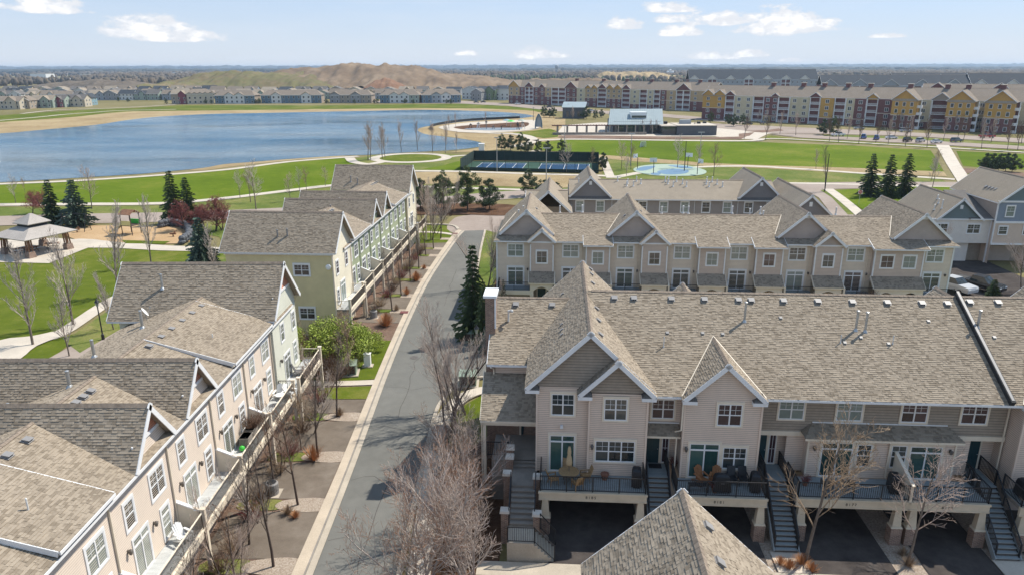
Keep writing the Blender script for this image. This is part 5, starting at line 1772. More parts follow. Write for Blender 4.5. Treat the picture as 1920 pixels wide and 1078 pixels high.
# second row, seen end-on beyond the green shrub
l2 = Bld('townhouse_row', 'sage green townhouse row with cream end wall farther up the lane', 'townhouses',
     (math.cos(AB) * -23.1, math.sin(AB) * -23.1), R(90) + AB, (69.2, 0.0), 'townhouse rows')
U2 = (75.4, 80.0, 84.7, 90.1, 95.6, 101.0, 106.4)
lane_row(l2, 73, 110, 'sage', None, [(87.4, 2.6, 11.3, 1.1, -.45, 11.2, 0.0, 8.3, 'sage', 'sage'), (93.1, 2.6, 11.3, 1.1, -.45, 11.2, 0.0, 8.3, 'sage', 'sage')],
     [(76.2, 84.0, .3), (97, 105.8, .3)], None, shingles=True, expo=.16, tab=.22, lap=False)
for c, he in ((72.4, 3.55), (109.7, 3.7)):
  a, b = c - he + .3, c + he - .3
  gable_y(l2, c, he, 12.6, 1.0, -.75, 11.4, expo=.16, tab=.22)
  face(l2, 'ivory_lap', [((a, -.25), (b, -.25), [(0, 0), (b - a, 0), (b - a, 9.2), ((b - a) / 2, 12.35), (0, 9.2)])], lap=False)
  face(l2, 'butter', [((a, 10.9), (a, -.25), [(0, 0), (11.15, 0), (11.15, 9.3), (0, 9.3)])], lap=False)
  face(l2, 'butter', [((b, -.25), (b, 10.9), [(0, 0), (11.15, 0), (11.15, 9.3), (0, 9.3)])], lap=False)
  face(l2, 'butter', [((b, 10.9), (a, 10.9), [(0, 0), (b - a, 0), (b - a, 9.2), ((b - a) / 2, 12.35), (0, 9.2)])], lap=False)
  core(l2, a + .06, -.2, b - .06, 10.85, 0, 9.0, 'butter')
  trim_box(l2, a - .05, -.34, 0, a + .1, -.2, 9.3, 'cream', 'corner_board')
  trim_box(l2, b - .1, -.34, 0, b + .05, -.2, 9.3, 'cream', 'corner_board')
  for x, z, k, w, h, nm in ((c - 2.2, 6.4, 'dh1', .8, 1.4, 'window'), (c + 1.1, 6.5, 'dh1', .8, 1.4, 'window'), (c - 1.1, 3.05, 'slide', 1.5, 2.2, 'patio_door'), (c - 2.4, 3.3, 'dh1', .6, 1.5, 'window')):
    window(l2, k, x, -.26, z, w, h, trim='white', casing=.1, panes=False, name=nm)
# end wall windows, facing the first row
for yy, z, k, w, h in ((2.2, 6.6, 'dh2', 1.6, 1.15), (8.6, 6.6, 'dh2', 1.6, 1.15), (2.0, 1.9, 'dh2', 1.6, 1.2)):
  window(l2, k, 69.14, yy + w, z, w, h, R(-90), 'white', .12, panes=True, glass=('glass', 'glass_red'))
roof_plane(l2, [(68.2, 7.8, 5.3), (68.2, 4.6, 5.3), (69.1, 4.6, 5.8), (69.1, 7.8, 5.8)], th=.1, shingles=False, mat='shingle_grey', fascia=('e',), gut=False)
trim_box(l2, 69.0, -.3, 8.75, 69.12, 11.0, 8.95, 'white', 'frieze_board')
for i in range(6):
  xa, w_ = U2[i], U2[i + 1] - U2[i]
  window(l2, 'dh1', xa + .6, 0, 6.2, .8, 1.4, trim='white', casing=.13, panes=False, glass=DG)
  window(l2, 'dh2', xa + w_ * .56, 0, 6.2, 1.35, 1.45, trim='white', casing=.13, panes=False, glass=DG)
  window(l2, 'slide', xa + .9, 0, 3.02, 1.4, 2.2, trim='white', casing=.13, panes=False, glass=('glass_teal', 'glass'), name='patio_door')
  window(l2, 'dh1t', xa + w_ * .72, 0, 3.3, .8, 1.75, trim='white', casing=.13, panes=False, glass=DG)
  if i:
    downspout(l2, [(xa, -.3, 8.4), (xa, -.08, 8.1), (xa, -.08, 3.1)], 'sage')
lane_deck(l2, 75.4, 106.4, -1.45, 0, U2[1:-1], U2, each=False, garages=[(a + .6, b - .6) for a, b in zip(U2, U2[1:])])
lane_deck(l2, 69.2, 75.2, -1.75, -.25, (), (69.2, 75.2), each=False)
lane_deck(l2, 106.6, 113, -1.75, -.25, (), (106.6, 113), each=False)
railing(l2, (69.2, -1.7, 2.98), (69.2, -.3, 2.98), .95, 'cream', 'bronze', .125, each=False)
railing(l2, (75.3, -1.4, 2.98), (75.3, -.2, 2.98), .95, 'cream', 'bronze', .125, each=False)
for x in (84.3, 85.0, 91.3, 107.3, 106.3, 105.2, 104.2, 78.0, 80.0):
  place_on_plane(l2, roof_vent_mesh(), 'roof_vent', (x, 4.45, 10.5 - ptm * .65 + .06), n_e)
for x, y, z in ((70.3, 4.6, 10.3), (70.2, 5.6, 10.2), (86.1, 5.0, 9.8), (91.7, 5.6, 9.7), (107.5, 8.5, 10.3), (107.2, 7.4, 10.0)):
  pipe(l2, x, y, z, .9, .09, 'vent')
mb = MB()
mb.ball((0, 0, 0), .3, 10, 6, (.35, 1, 1))
o = mb.build('satellite_dish', 'white_plastic', l2.root, loc=(-.35, 0.1, 7.6))


# ------------------------------------------------------------------ rows beyond the alley
b2 = Bld('townhouse_row', 'beige townhouse row with arched porches and rosy bays behind the chimney roof', 'townhouses', (0, 0), FR, (-6.8, 78.0), 'townhouse rows')
Y2 = 78.7
E2 = 8.35
ps2 = .375
core(b2, -6.75, Y2 + .05, 43.2, 89.2, 0, 8.3, 'sand')
kw = dict(expo=.16, tab=.22)
RZ = 10.45
YR = Y2 - .45 + (RZ - E2) / ps2
roof_plane(b2, [(-7.1, Y2 - .45, E2), (43.6, Y2 - .45, E2), (40.8, YR, RZ), (-4.3, YR, RZ)], fascia=('e',), gut=True, **kw)
roof_plane(b2, [(43.6, 2 * YR - Y2 + .45, E2), (-7.1, 2 * YR - Y2 + .45, E2), (-4.3, YR, RZ), (40.8, YR, RZ)], fascia=('e',), shingles=False)
mb = MB()
mb.poly([(-7.1, 2 * YR - Y2 + .45, E2), (-7.1, Y2 - .45, E2), (-4.3, YR, RZ)])
mb.poly([(43.6, Y2 - .45, E2), (43.6, 2 * YR - Y2 + .45, E2), (40.8, YR, RZ)])
b2.mesh(mb, 'roof_hip', 'shingle_far')
ridge_cap(b2, (-4.3, YR, RZ), (40.8, YR, RZ), ps2, (0, 1, 0))
for cx in (-3.45, 8.8, 27.5, 39.95):
  gable_y(b2, cx, 3.15, 11.75, .88, 79.0, 90.4, **kw)
  face(b2, 'rosy_shake', [((cx - 3.0, 79.35), (cx + 3.0, 79.35), [(0, 8.6), (6.0, 8.6), (6.0, 9.0), (3.0, 11.6), (0, 9.0)])], lap=False)
  mb = MB()
  mb.poly([(cx - .62, 79.3, 11.15 - .12), (cx + .62, 79.3, 11.15 - .12), (cx, 79.3, 11.62)])
  b2.mesh(mb, 'gable_peak', 'white')
  mb = MB()
  mb.beam((cx - 3.15, 79.93, 9.03), (cx - 1.48, YR, 10.5), .06, .04)
  b2.mesh(mb, 'valley_flashing', 'cream')
BAYS = [(-2.95, -.4, 1), (3.3, 5.9, 0), (9.5, 12.25, 1), (15.8, 18.6, 0), (22.0, 24.85, 0), (28.35, 31.2, 1), (34.7, 39.85, 0)]
face(b2, 'sand', [((-6.8, Y2), (43.25, Y2), rectprof((-6.8, Y2), (43.25, Y2), 0.0, E2)), ((-6.8, 89.2), (-6.8, Y2), rectprof((-6.8, 89.2), (-6.8, Y2), 0, E2)), ((43.25, Y2), (43.25, 89.2), rectprof((43.25, Y2), (43.25, 89.2), 0, E2))], course=.15)
for x in (-6.8, 43.25):
  corner(b2, x, Y2, 0, 8.2, 'white', .16)
for i, (xa, xb, gb) in enumerate(BAYS):
  yb = 78.0
  face(b2, 'rosy', [((xa, yb), (xb, yb), rectprof((xa, yb), (xb, yb), 4.3, 8.0 if not gb else 8.35)), ((xa, Y2), (xa, yb), rectprof((xa, Y2), (xa, yb), 4.3, 8.2)), ((xb, yb), (xb, Y2), rectprof((xb, yb), (xb, Y2), 4.3, 8.2))], course=.15)
  corner(b2, xa, yb, 4.6, 8.0, 'white', .14)
  corner(b2, xb, yb, 4.6, 8.0, 'white', .14)
  if gb:
    c = (xa + xb) / 2
    gable_y(b2, c, (xb - xa) / 2 + .35, 9.85, .88, 77.6, 81.2, back=False, **kw)
    face(b2, 'rosy_shake', [((xa, yb - .01), (xb, yb - .01), [(0, 8.3), (xb - xa, 8.3), ((xb - xa) / 2, 9.6)])], lap=False)
    trim_box(b2, xa, yb - .06, 8.2, xb, yb - .005, 8.36, 'white', 'collar_board')
  else:
    roof_plane(b2, [(xa - .35, 77.5, 8.115), (xb + .35, 77.5, 8.115), (xb + .35, Y2 + .6, 8.115 + .375 * 1.8 + .0), (xa - .35, Y2 + .6, 8.115 + .375 * 1.8)], fascia=('e', 'l', 'r'), gut=True, **kw)
  wins = [((xa + xb) / 2 - .6, 1.2)] if xb - xa < 4 else [(xa + .7, 1.35), (xb - 2.1, 1.35)]
  for wx, ww in wins:
    window(b2, 'fix', wx, yb, 5.88, ww, 1.4, trim='white', casing=.1, glass=('glass', 'glass_red', 'glass_blind'))
  # porch: pitched hood on an arched front with a door behind
  roof_plane(b2, [(xa - .15, 76.7, 3.92), (xb + .15, 76.7, 3.92), (xb + .15, 78.0, 4.95), (xa - .15, 78.0, 4.95)], th=.12, fascia=('e', 'l', 'r'), gut=False, trim='cream', **kw)
  n_arch = 1 if xb - xa < 4 else 2
  wa = (xb - xa) / n_arch
  for k in range(n_arch):
    a, b = xa + k * wa, xa + (k + 1) * wa
    mb = MB()
    m_ = 10
    top = [(a + .4 + (wa - .8) * j / m_, 2.95 + .48 * math.sin(math.pi * j / m_)) for j in range(m_ + 1)]
    for j in range(m_):
      (q0, z0), (q1, z1) = top[j], top[j + 1]
      mb.add([(q0, 76.85, z0), (q1, 76.85, z1), (q1, 76.85, 3.85), (q0, 76.85, 3.85), (q0, 77.1, z0), (q1, 77.1, z1), (q1, 77.1, 3.85), (q0, 77.1, 3.85)],
           [(0, 1, 2, 3), (5, 4, 7, 6), (0, 4, 5, 1)])
    mb.box(a, 76.85, 0, a + .4, 77.1, 3.85)
    mb.box(b - .4, 76.85, 0, b, 77.1, 3.85)
    b2.mesh(mb, 'porch_arch', 'cream')
  door(b2, (xa + xb) / 2 - .46, Y2 - .02, .6, light=True)
  face(b2, 'taupe', [((xa + .1, Y2 - .03), (xb - .1, Y2 - .03), rectprof((xa + .1, 0), (xb - .1, 0), 0.0, 4.2))], lap=False)
  for xw in ((xb + .12,) if i < 6 else ()):
    mb = MB()
    a, b = xw, xw + .16
    mb.add([(a, 76.6, 2.9), (b, 76.6, 2.9), (b, Y2, 2.9), (a, Y2, 2.9), (a, 76.6, 3.9), (b, 76.6, 3.9), (b, Y2, 4.7), (a, Y2, 4.7)],
         [(0, 3, 2, 1), (4, 5, 6, 7), (0, 1, 5, 4), (1, 2, 6, 5), (2, 3, 7, 6), (3, 0, 4, 7)])
    b2.mesh(mb, 'privacy_wall', 'cream')
  # small terrace in front of each patio door
for x, gd in ((-5.55, 'glass_teal'), (.7, 'glass'), (6.85, 'glass_teal'), (13.15, 'glass'), (19.4, 'glass'), (25.75, 'glass_blind'), (32.05, 'glass_red'), (40.5, 'glass')):
  window(b2, 'dh2', x, Y2, 6.45, 1.75, 1.42, trim='white', casing=.1, glass=('glass_blind', 'glass_blind', 'glass'))
  window(b2, 'slide', x - .02, Y2, 3.02, 1.8, 2.15, trim='white', casing=.12, glass=(gd,), name='patio_door')
  b2.put('wall_lamp', wall_lamp_mesh(), x + 2.25, Y2, 5.0)
  x0, x1 = x - 1.0, x + 2.6
  trim_box(b2, x0, 76.9, 2.78, x1, Y2, 2.98, 'deck', 'terrace')
  trim_box(b2, x0, 76.8, 2.5, x1, 76.9, 2.99, 'cream', 'fascia_beam')
  trim_box(b2, x0 + .1, 77.2, 0, x1 - .1, 77.4, 2.5, 'taupe', 'under_wall')
  railing(b2, (x0, 76.9, 2.98), (x1, 76.9, 2.98), .95, each=False)
  railing(b2, (x0, 76.9, 2.98), (x0, Y2, 2.98), .95, each=False)
for a, b, *_ in BAYS[1:]:
  downspout(b2, [(a - .5, Y2 - .08, 8.1), (a - .5, Y2 - .08, 3.0)], 'cream', .035)
for u, v, z in ((-4.5, 82, 10.3), (-4.0, 83, 10.6), (.3, 85, 10.3), (3, 85.5, 10.3), (15, 85.5, 10.3), (15.6, 85.3, 10.3), (20.8, 85.6, 10.3), (24.0, 84, 10.1), (24.2, 86, 10.2), (22.6, 84.6, 10.2), (33.0, 86, 10.2), (12.4, 85, 10.3)):
  pipe(b2, u, v, z, .8, .08, 'pvc')
for u, v in ((9.6, 82.5), (24.9, 83), (25.2, 83.4), (-2.5, 84), (7.7, 81)):
  s_ = 1 if u in (9.6, -2.5) else -1
  cx = {9.6: 8.8, -2.5: -3.45, 24.9: 27.5, 25.2: 27.5, 7.7: 8.8}[u]
  place_on_plane(b2, roof_vent_mesh(), 'roof_vent', (u, v, 11.75 - .88 * abs(u - cx) + .02), Vector((.88 * s_, 0, 1)).normalized(), scale=.8)

b3 = Bld('townhouse_row', 'grey townhouse row with small square upper windows beyond the beige row', 'townhouses', (0, 0), FR, (1.6, 106.5), 'townhouse rows')
Y3 = 106.5
core(b3, 1.65, Y3 + .05, 32.7, 117, 0, 8.2, 'grey_lap')
face(b3, 'grey_lap', [((1.6, Y3), (32.75, Y3), rectprof((1.6, Y3), (32.75, Y3), 0, 8.2)), ((1.6, 117), (1.6, Y3), rectprof((1.6, 117), (1.6, Y3), 0, 8.2)), ((32.75, Y3), (32.75, 117), rectprof((32.75, Y3), (32.75, 117), 0, 8.2))], lap=False)
gable_x(b3, Y3 + 5.2, 5.6, 5.6, 10.35, .375, 1.7, 32.6, shingles=False, mat='shingle_far', left=False, right=False, gut=True)
for cx in (4.85, 29.75):
  gable_y(b3, cx, 3.2, 11.6, .94, Y3 - .35, 117.5, shingles=False, mat='shingle_far')
  face(b3, 'grey_shake', [((cx - 3.0, Y3 - .02), (cx + 3.0, Y3 - .02), [(0, 8.45), (6.0, 8.45), (6.0, 8.75), (3.0, 11.45), (0, 8.75)])], lap=False)
  trim_box(b3, cx - 3.1, Y3 - .1, 8.3, cx + 3.1, Y3, 8.45, 'white', 'collar_board')
  trim_box(b3, cx - .2, Y3 - .1, 10.3, cx + .2, Y3 - .03, 10.85, 'white', 'gable_vent')
  mb = MB()
  mb.add([(cx - 3.2, Y3 - .5, 8.25), (cx + 3.2, Y3 - .5, 8.25), (cx + 3.0, Y3, 8.6), (cx - 3.0, Y3, 8.6)], [(0, 1, 2, 3)])
  b3.mesh(mb, 'pent_roof', 'shingle_grey')
for x in (2.75, 5.8, 9.0, 12.1, 15.2, 18.3, 21.4, 24.5, 27.6, 30.8):
  window(b3, 'dh1', x, Y3 - .02, 6.3, 1.15, 1.55, trim='white', casing=.1, glass=('glass_blind', 'glass'))
  window(b3, 'dh1', x, Y3 - .02, 3.4, 1.15, 1.5, trim='white', casing=.1, glass=('glass_blind', 'glass'), panes=False)
for x in (8.1, 20.3, 26.6):
  downspout(b3, [(x, Y3 - .05, 8.1), (x, Y3 - .05, 0.2)], 'white', .035)
for k, x in enumerate((9.2, 10.7, 11.5, 12.1, 12.7, 10.5, 16.5, 16.8, 17.5, 18.2, 19.0, 19.5, 17.0, 22.6, 22.9, 23.6, 24.2, 24.9, 22.8, 3.2)):
  yv = Y3 + 4.7 - (k % 3) * .7
  pipe(b3, x, yv, 10.35 - .375 * abs(Y3 + 5.2 - yv), .7, .08, 'pvc')
# low wing against the row's end, towards the lane
b3w = Bld('townhouse_wing', 'low brown gabled wing between the pines and the grey row', 'townhouse wing', (0, 0), FR, (-1.0, 106.0))
core(b3w, -4.4, 103, 1.5, 112, 0, 7.6, 'grey_lap')
gable_y(b3w, -1.3, 3.4, 10.4, .9, 100, 112.6, shingles=False, mat='shingle_far')
gable_x(b3w, 108, 4.4, 4.4, 9.2, .4, -4.8, 1.55, shingles=False, mat='shingle_far', right=False)
# roofs at the far end of the grey row
b5 = Bld('townhouse_row', 'dark brown gable end with small white vent standing behind the spruce lawn street', 'townhouses', (0, 0), FR, (34.0, 96.0), 'townhouse rows')
core(b5, 31.0, 97.6, 37.2, 112, 0, 7.6, 'grey_lap')
gable_y(b5, 34.0, 3.3, 10.6, .9, 97.2, 113, shingles=False, mat='shingle_far')
face(b5, 'grey_shake', [((31.0, 97.5), (37.0, 97.5), [(0, 7.4), (6.0, 7.4), (6.0, 7.7), (3.0, 10.4), (0, 7.7)])], lap=False)
trim_box(b5, 33.8, 97.42, 9.0, 34.2, 97.49, 9.6, 'white', 'gable_vent')

# blue grey houses at the side street
b4 = Bld('townhouse_row', 'blue and off-white townhouses over dark garages by the parked cars', 'townhouses', (0, 0), FR, (60.0, 103.0), 'townhouse rows')
YA = 103.2
core(b4, 52.9, YA + .6, 58.9, 113.0, 0, 6.2, 'offwhite_lap')
face(b4, 'offwhite_lap', [((52.9, YA), (61.2, YA), rectprof((52.9, YA), (61.2, YA), 2.9, 6.3)), ((52.9, 113), (52.9, YA), rectprof((52.9, 113), (52.9, YA), 0, 6.3))], lap=False)
gable_y(b4, 56.7, 3.3, 9.35, .92, YA - .4, 115.5, shingles=False, mat='shingle_far')
face(b4, 'teal_shake', [((53.6, YA - .05), (59.8, YA - .05), [(0, 6.4), (6.2, 6.4), (3.1, 9.15)])], lap=False)
trim_box(b4, 52.9, YA - .12, 6.22, 61.2, YA + .02, 6.42, 'white', 'band_board')
trim_box(b4, 56.5, YA - .12, 7.8, 56.9, YA - .06, 8.35, 'white', 'gable_vent')
roof_plane(b4, [(58.0, YA - .4, 6.5), (61.4, YA - .4, 6.5), (61.4, YA + 8, 9.2), (58.0, YA + 8, 9.2)], shingles=False, mat='shingle_grey', fascia=('e',), gut=True)
core(b4, 61.25, YA - .6, 74, 114, 2.95, 8.8, 'grey_lap')
core(b4, 53.5, YA + 1.5, 74, 114, 0, 2.9, 'taupe')
face(b4, 'rosy', [((61.2, YA - .7), (74, YA - .7), rectprof((61.2, 0), (74, 0), 2.95, 6.0)), ((61.2, 113), (61.2, YA - .7), rectprof((61.2, 113), (61.2, YA - .7), 0, 6.0))], lap=False)
face(b4, 'blue_lap', [((61.2, YA - .72), (74, YA - .72), rectprof((61.2, 0), (74, 0), 6.2, 9.0))], lap=False)
face(b4, 'grey_lap', [((61.2, 113), (61.2, YA - .72), rectprof((61.2, 113), (61.2, YA - .72), 6.0, 9.0))], lap=False)
trim_box(b4, 61.15, YA - .82, 5.95, 74, YA - .68, 6.25, 'white', 'band_board')
trim_box(b4, 61.15, YA - .82, 2.85, 74, YA - .66, 3.1, 'white', 'band_board')
gable_y(b4, 64.9, 4.0, 12.2, .82, YA - 1.1, 115, shingles=False, mat='shingle_far')
face(b4, 'teal_shake', [((61.2, YA - .76), (68.6, YA - .76), [(0, 9.1), (7.4, 9.1), (3.7, 12.0)])], lap=False)
trim_box(b4, 61.1, YA - .85, 8.9, 68.7, YA - .7, 9.15, 'white', 'band_board')
trim_box(b4, 64.7, YA - .85, 10.4, 65.1, YA - .78, 11.0, 'white', 'gable_vent')
corner(b4, 61.2, YA - .72, 2.9, 9, 'white', .16)
corner(b4, 61.1, YA - .05, .0, 6.2, 'white', .16)
for x, z, k, w, h, y in ((53.3, 4.3, 'dh2', 2.0, 1.35, YA), (58.0, 4.3, 'dh2', 1.75, 1.3, YA), (62.4, 6.9, 'dh1', 1.1, 1.5, YA - .74), (61.9, 4.35, 'dh1', 1.15, 1.15, YA - .72), (65.2, 4.35, 'dh1', 1.15, 1.3, YA - .72), (66.0, 6.9, 'dh1', 1.1, 1.5, YA - .74)):
  window(b4, k, x, y, z, w, h, trim='white', casing=.1)
for k in range(4):
  place_on_plane(b4, roof_vent_mesh(), 'roof_vent', (62.4 + k * .04, 108.2 - k * .75, 12.2 - .82 * 2.5 + .04), Vector((-.82, 0, 1)).normalized())
for x, y, z, h in ((55.2, 106.5, 8.0, .6), (54.8, 104.6, 7.6, 1.2), (54.3, 105.6, 7.2, .7), (55.7, 107.9, 8.4, .5)):
  pipe(b4, x, y, z, h, .08, 'pvc')
for a, b in ((53.8, 57.2), (61.6, 65.5)):
  trim_box(b4, a, YA + 1.44, .02, b, YA + 1.5, 2.2, 'garage_door', 'garage_door')

# ------------------------------------------------------------------ apartment blocks across the park
M['woods'] = ground_mat('bare_woods', [(0.0, (0.055, 0.05, 0.04)), (0.45, (0.12, 0.10, 0.078)), (0.7, (0.17, 0.135, 0.10)), (1.0, (0.07, 0.085, 0.045))], 0.01, 0.05, 0.4, 0, w=(.4, .35, .25))
M['woods_far'] = ground_mat('far_woods', [(0.0, (0.05, 0.055, 0.05)), (1.0, (0.10, 0.10, 0.085))], 0.002, 0.01, 0.1, 0)
M['gold'] = lap_mat('gold_siding', (0.48, 0.27, 0.055), .2)
M['tan_lap'] = lap_mat('tan_siding', (0.42, 0.30, 0.165), .2)
M['cream_lap'] = lap_mat('pale_cream_siding', (0.52, 0.45, 0.30), .2)
M['shingle_tan'] = shingle_mat('shingle_tan', (0.15, 0.12, 0.092), (0.205, 0.168, 0.132), (0.26, 0.218, 0.175), True)
M['window_dark'] = glass_mat('far_glass', (0.02, 0.024, 0.028), (0.07, 0.08, 0.09))
M['hill_grass'] = ground_mat('hill_grass', [(0.0, (0.09, 0.085, 0.03)), (0.4, (0.17, 0.13, 0.075)), (0.55, (0.12, 0.125, 0.045)), (0.7, (0.19, 0.15, 0.085)), (1.0, (0.25, 0.18, 0.11))], 0.015, 0.1, 1.0, 0)
M['slate_wall'] = lap_mat('slate_wall', (0.30, 0.33, 0.36), .2)
M['white_wall'] = lap_mat('white_siding', (0.62, 0.62, 0.60), .2)
_fw = {}


def far_window(w, h, frame='white', two=True):
  k = (w, h, frame, two)
  if k not in _fw:
    mb = MB()
    t = .12
    mb.box(-t, -.08, -t, w + t, 0, 0)
    mb.box(-t, -.08, h, w + t, 0, h + t)
    mb.box(-t, -.08, 0, 0, 0, h)
    mb.box(w, -.08, 0, w + t, 0, h)
    if two:
      mb.box(w / 2 - .06, -.07, 0, w / 2 + .06, 0, h)
    mb.mi = 1
    mb.box(0, -.04, 0, w, -.01, h)
    _fw[k] = mb.mesh('window', [frame, 'window_dark'])
  return _fw[k]


def apartment(label, ox, oy, rotz, depth, bays, eave=12.6, ridge=17.6, fl=4, roofm='shingle_tan', wings=(), x0=None, x1=None, chim=(), group='apartment blocks'):
  B = Bld('apartment_building', label, 'apartments', (ox, oy), rotz, (0, 0), group)
  x0 = min(b[0] for b in bays) if x0 is None else x0
  x1 = max(b[1] for b in bays) if x1 is None else x1
  fh = (eave - .4) / fl
  core(B, x0, .6, x1, depth, 0, eave - .05, 'brick_red')
  pt = (ridge - eave) / (depth / 2 + .5)
  gable_x(B, depth / 2, depth / 2 + .5, depth / 2 + .5, ridge, pt, x0 - .4, x1 + .4, shingles=False, mat=roofm, left=True, right=True)
  for b in bays:
    bx0, bx1, kind, top, low, nlow = b[:6]
    gab = b[6] if len(b) > 6 else None
    pr = b[7] if len(b) > 7 else (-.5 if kind == 'win' else 0)
    zl = .0 + nlow * fh
    w = bx1 - bx0
    if kind == 'win':
      for mt, a, c in ((low, 0, zl), (top, zl, eave)):
        if c > a:
          trim_box(B, bx0, pr, a, bx1, .6, c, mt, 'wall')
      if 0 < nlow < fl:
        trim_box(B, bx0 - .02, pr - .08, zl - .12, bx1 + .02, pr + .05, zl + .12, 'cream', 'band_board')
      n = max(1, int(w / 4.2))
      for f in range(fl):
        for k in range(n):
          cx = bx0 + w * (k + .5) / n
          B.put('window', far_window(1.5, 1.5), cx - .75, pr, f * fh + .95)
    else:
      trim_box(B, bx0, 1.9, 0, bx1, 2.2, eave, low, 'wall')
      n = 1 if w < 8 else 2
      for k in range(n):
        a, c = bx0 + w * k / n, bx0 + w * (k + 1) / n
        for f in range(fl):
          mb = MB()
          mb.box(a + .2, pr - .3, f * fh + .1, c - .2, 2.0, f * fh + .32)
          mb.box(a + .25, pr - .28, f * fh + 1.2, c - .25, pr - .2, f * fh + 1.3)
          for q in range(int((c - a) / .45)):
            mb.box(a + .3 + q * .45, pr - .27, f * fh + .3, a + .48 + q * .45, pr - .22, f * fh + 1.2)
          B.mesh(mb, 'balcony', 'white')
          B.put('window', far_window(2.0, 2.0), (a + c) / 2 - 1.0, 1.9, f * fh + .35)
      for k in range(n + 1):
        cx = bx0 + w * k / n
        trim_box(B, cx - .32, pr - .5, 0, cx + .32, pr - .05, eave, 'white', 'column')
      trim_box(B, bx0 - .2, pr - .45, eave - .5, bx1 + .2, 1.9, eave, top, 'beam')
    if gab:
      n, gm = (gab if isinstance(gab, tuple) else (1, gab))
      for k in range(n):
        a, c = bx0 + w * k / n, bx0 + w * (k + 1) / n
        cx, hf = (a + c) / 2, (c - a) / 2 + .5
        zr = eave + .75 * hf + .3
        gable_y(B, cx, hf, zr, .75, pr - .7, pr + min(depth / 2, (zr - eave) / pt + 1.2), shingles=False, mat=roofm, back=False)
        face(B, gm, [((cx - hf + .3, pr - .25), (cx + hf - .3, pr - .25), [(0, eave - .1), (2 * hf - .6, eave - .1), (hf - .3, zr - .25)])], lap=False)
        trim_box(B, cx - hf + .2, pr - .4, eave - .35, cx + hf - .2, pr - .2, eave, 'taupe', 'frieze_board')
  for wx0, wx1, prj in wings:
    trim_box(B, wx0, -prj, 0, wx1, 1, 2 * fh, 'brick_red', 'wall')
    trim_box(B, wx0, -prj, 2 * fh, wx1, 1, eave, 'gold', 'wall')
    trim_box(B, wx0 - .05, -prj - .1, 2 * fh - .15, wx1 + .05, -prj + .1, 2 * fh + .1, 'cream', 'band_board')
    cx, hf = (wx0 + wx1) / 2, (wx1 - wx0) / 2 + .6
    zr = eave + .82 * hf
    gable_y(B, cx, hf, zr, .8, -prj - .7, depth / 2, shingles=False, mat=roofm, back=False)
    face(B, 'gold', [((wx0, -prj - .05), (wx1, -prj - .05), [(0, eave + .5), (wx1 - wx0, eave + .5), ((wx1 - wx0) / 2, zr - .3)])], lap=False)
    trim_box(B, wx0 - .3, -prj - .2, eave - .5, wx1 + .3, -prj + .02, eave + .6, 'taupe', 'frieze_board')
    for f in range(fl):
      for q in (.2, .5, .8):
        B.put('window', far_window(1.1, 1.6, 'white', False), wx0 + (wx1 - wx0) * q - .55, -prj, f * fh + .9)
      # side balconies
    for f in range(fl):
      mb = MB()
      mb.box(wx1, -prj + 1, f * fh + .1, wx1 + 1.8, -prj + 4.5, f * fh + .32)
      mb.box(wx1 + 1.7, -prj + 1, f * fh + .3, wx1 + 1.8, -prj + 4.5, f * fh + 1.3)
      mb.box(wx1, -prj + 1, f * fh + .3, wx1 + 1.8, -prj + 1.1, f * fh + 1.3)
      B.mesh(mb, 'balcony', 'white')
    trim_box(B, wx1 + 1.5, -prj + .9, 0, wx1 + 1.85, -prj + 1.25, eave, 'white', 'column')
  for cx in chim:
    trim_box(B, cx - 1.0, depth * .46, ridge - 1.2, cx + 1.0, depth * .56, ridge + 1.5, 'brick_red', 'chimney')
    trim_box(B, cx - 1.2, depth * .45, ridge + 1.5, cx + 1.2, depth * .57, ridge + 1.7, 'cream', 'chimney_cap')
  return B


BR, GD, TN, CR = 'brick_red', 'gold', 'tan_lap', 'cream_lap'
apartment('long brick and tan apartment block stretching from the lake tip to behind the metal-roofed pavilion', -2, 579, math.atan2(-118, 126), 18,
      [(.3, 11.8, 'win', TN, BR, 2, GD), (11.8, 17.3, 'win', BR, BR, 2), (17.3, 25.6, 'balc', GD, BR, 2, BR), (25.6, 32.1, 'win', BR, BR, 2), (32.1, 37.4, 'win', BR, BR, 3, BR), (37.4, 43.7, 'win', TN, BR, 2),
       (43.7, 57, 'balc', CR, TN, 1), (57, 67.5, 'win', BR, BR, 2, BR), (67.5, 75.2, 'win', CR, CR, 1), (75.2, 86.1, 'win', TN, BR, 2, (2, GD)), (86.1, 93.5, 'balc', CR, BR, 1, BR), (93.5, 106.6, 'win', TN, BR, 2, (2, GD)),
       (106.6, 113.2, 'balc', CR, BR, 1, BR), (113.2, 120.9, 'win', CR, BR, 1), (120.9, 126.8, 'balc', TN, BR, 1), (126.8, 131.8, 'win', CR, BR, 1), (131.8, 136.7, 'balc', TN, BR, 1), (136.7, 141.6, 'win', BR, BR, 2),
       (141.6, 148.7, 'win', TN, TN, 2), (148.7, 158.8, 'balc', CR, BR, 1, BR), (158.8, 166.4, 'win', TN, BR, 2), (166.4, 174, 'win', TN, BR, 2)], chim=(60, 84, 104, 124, 143, 160))
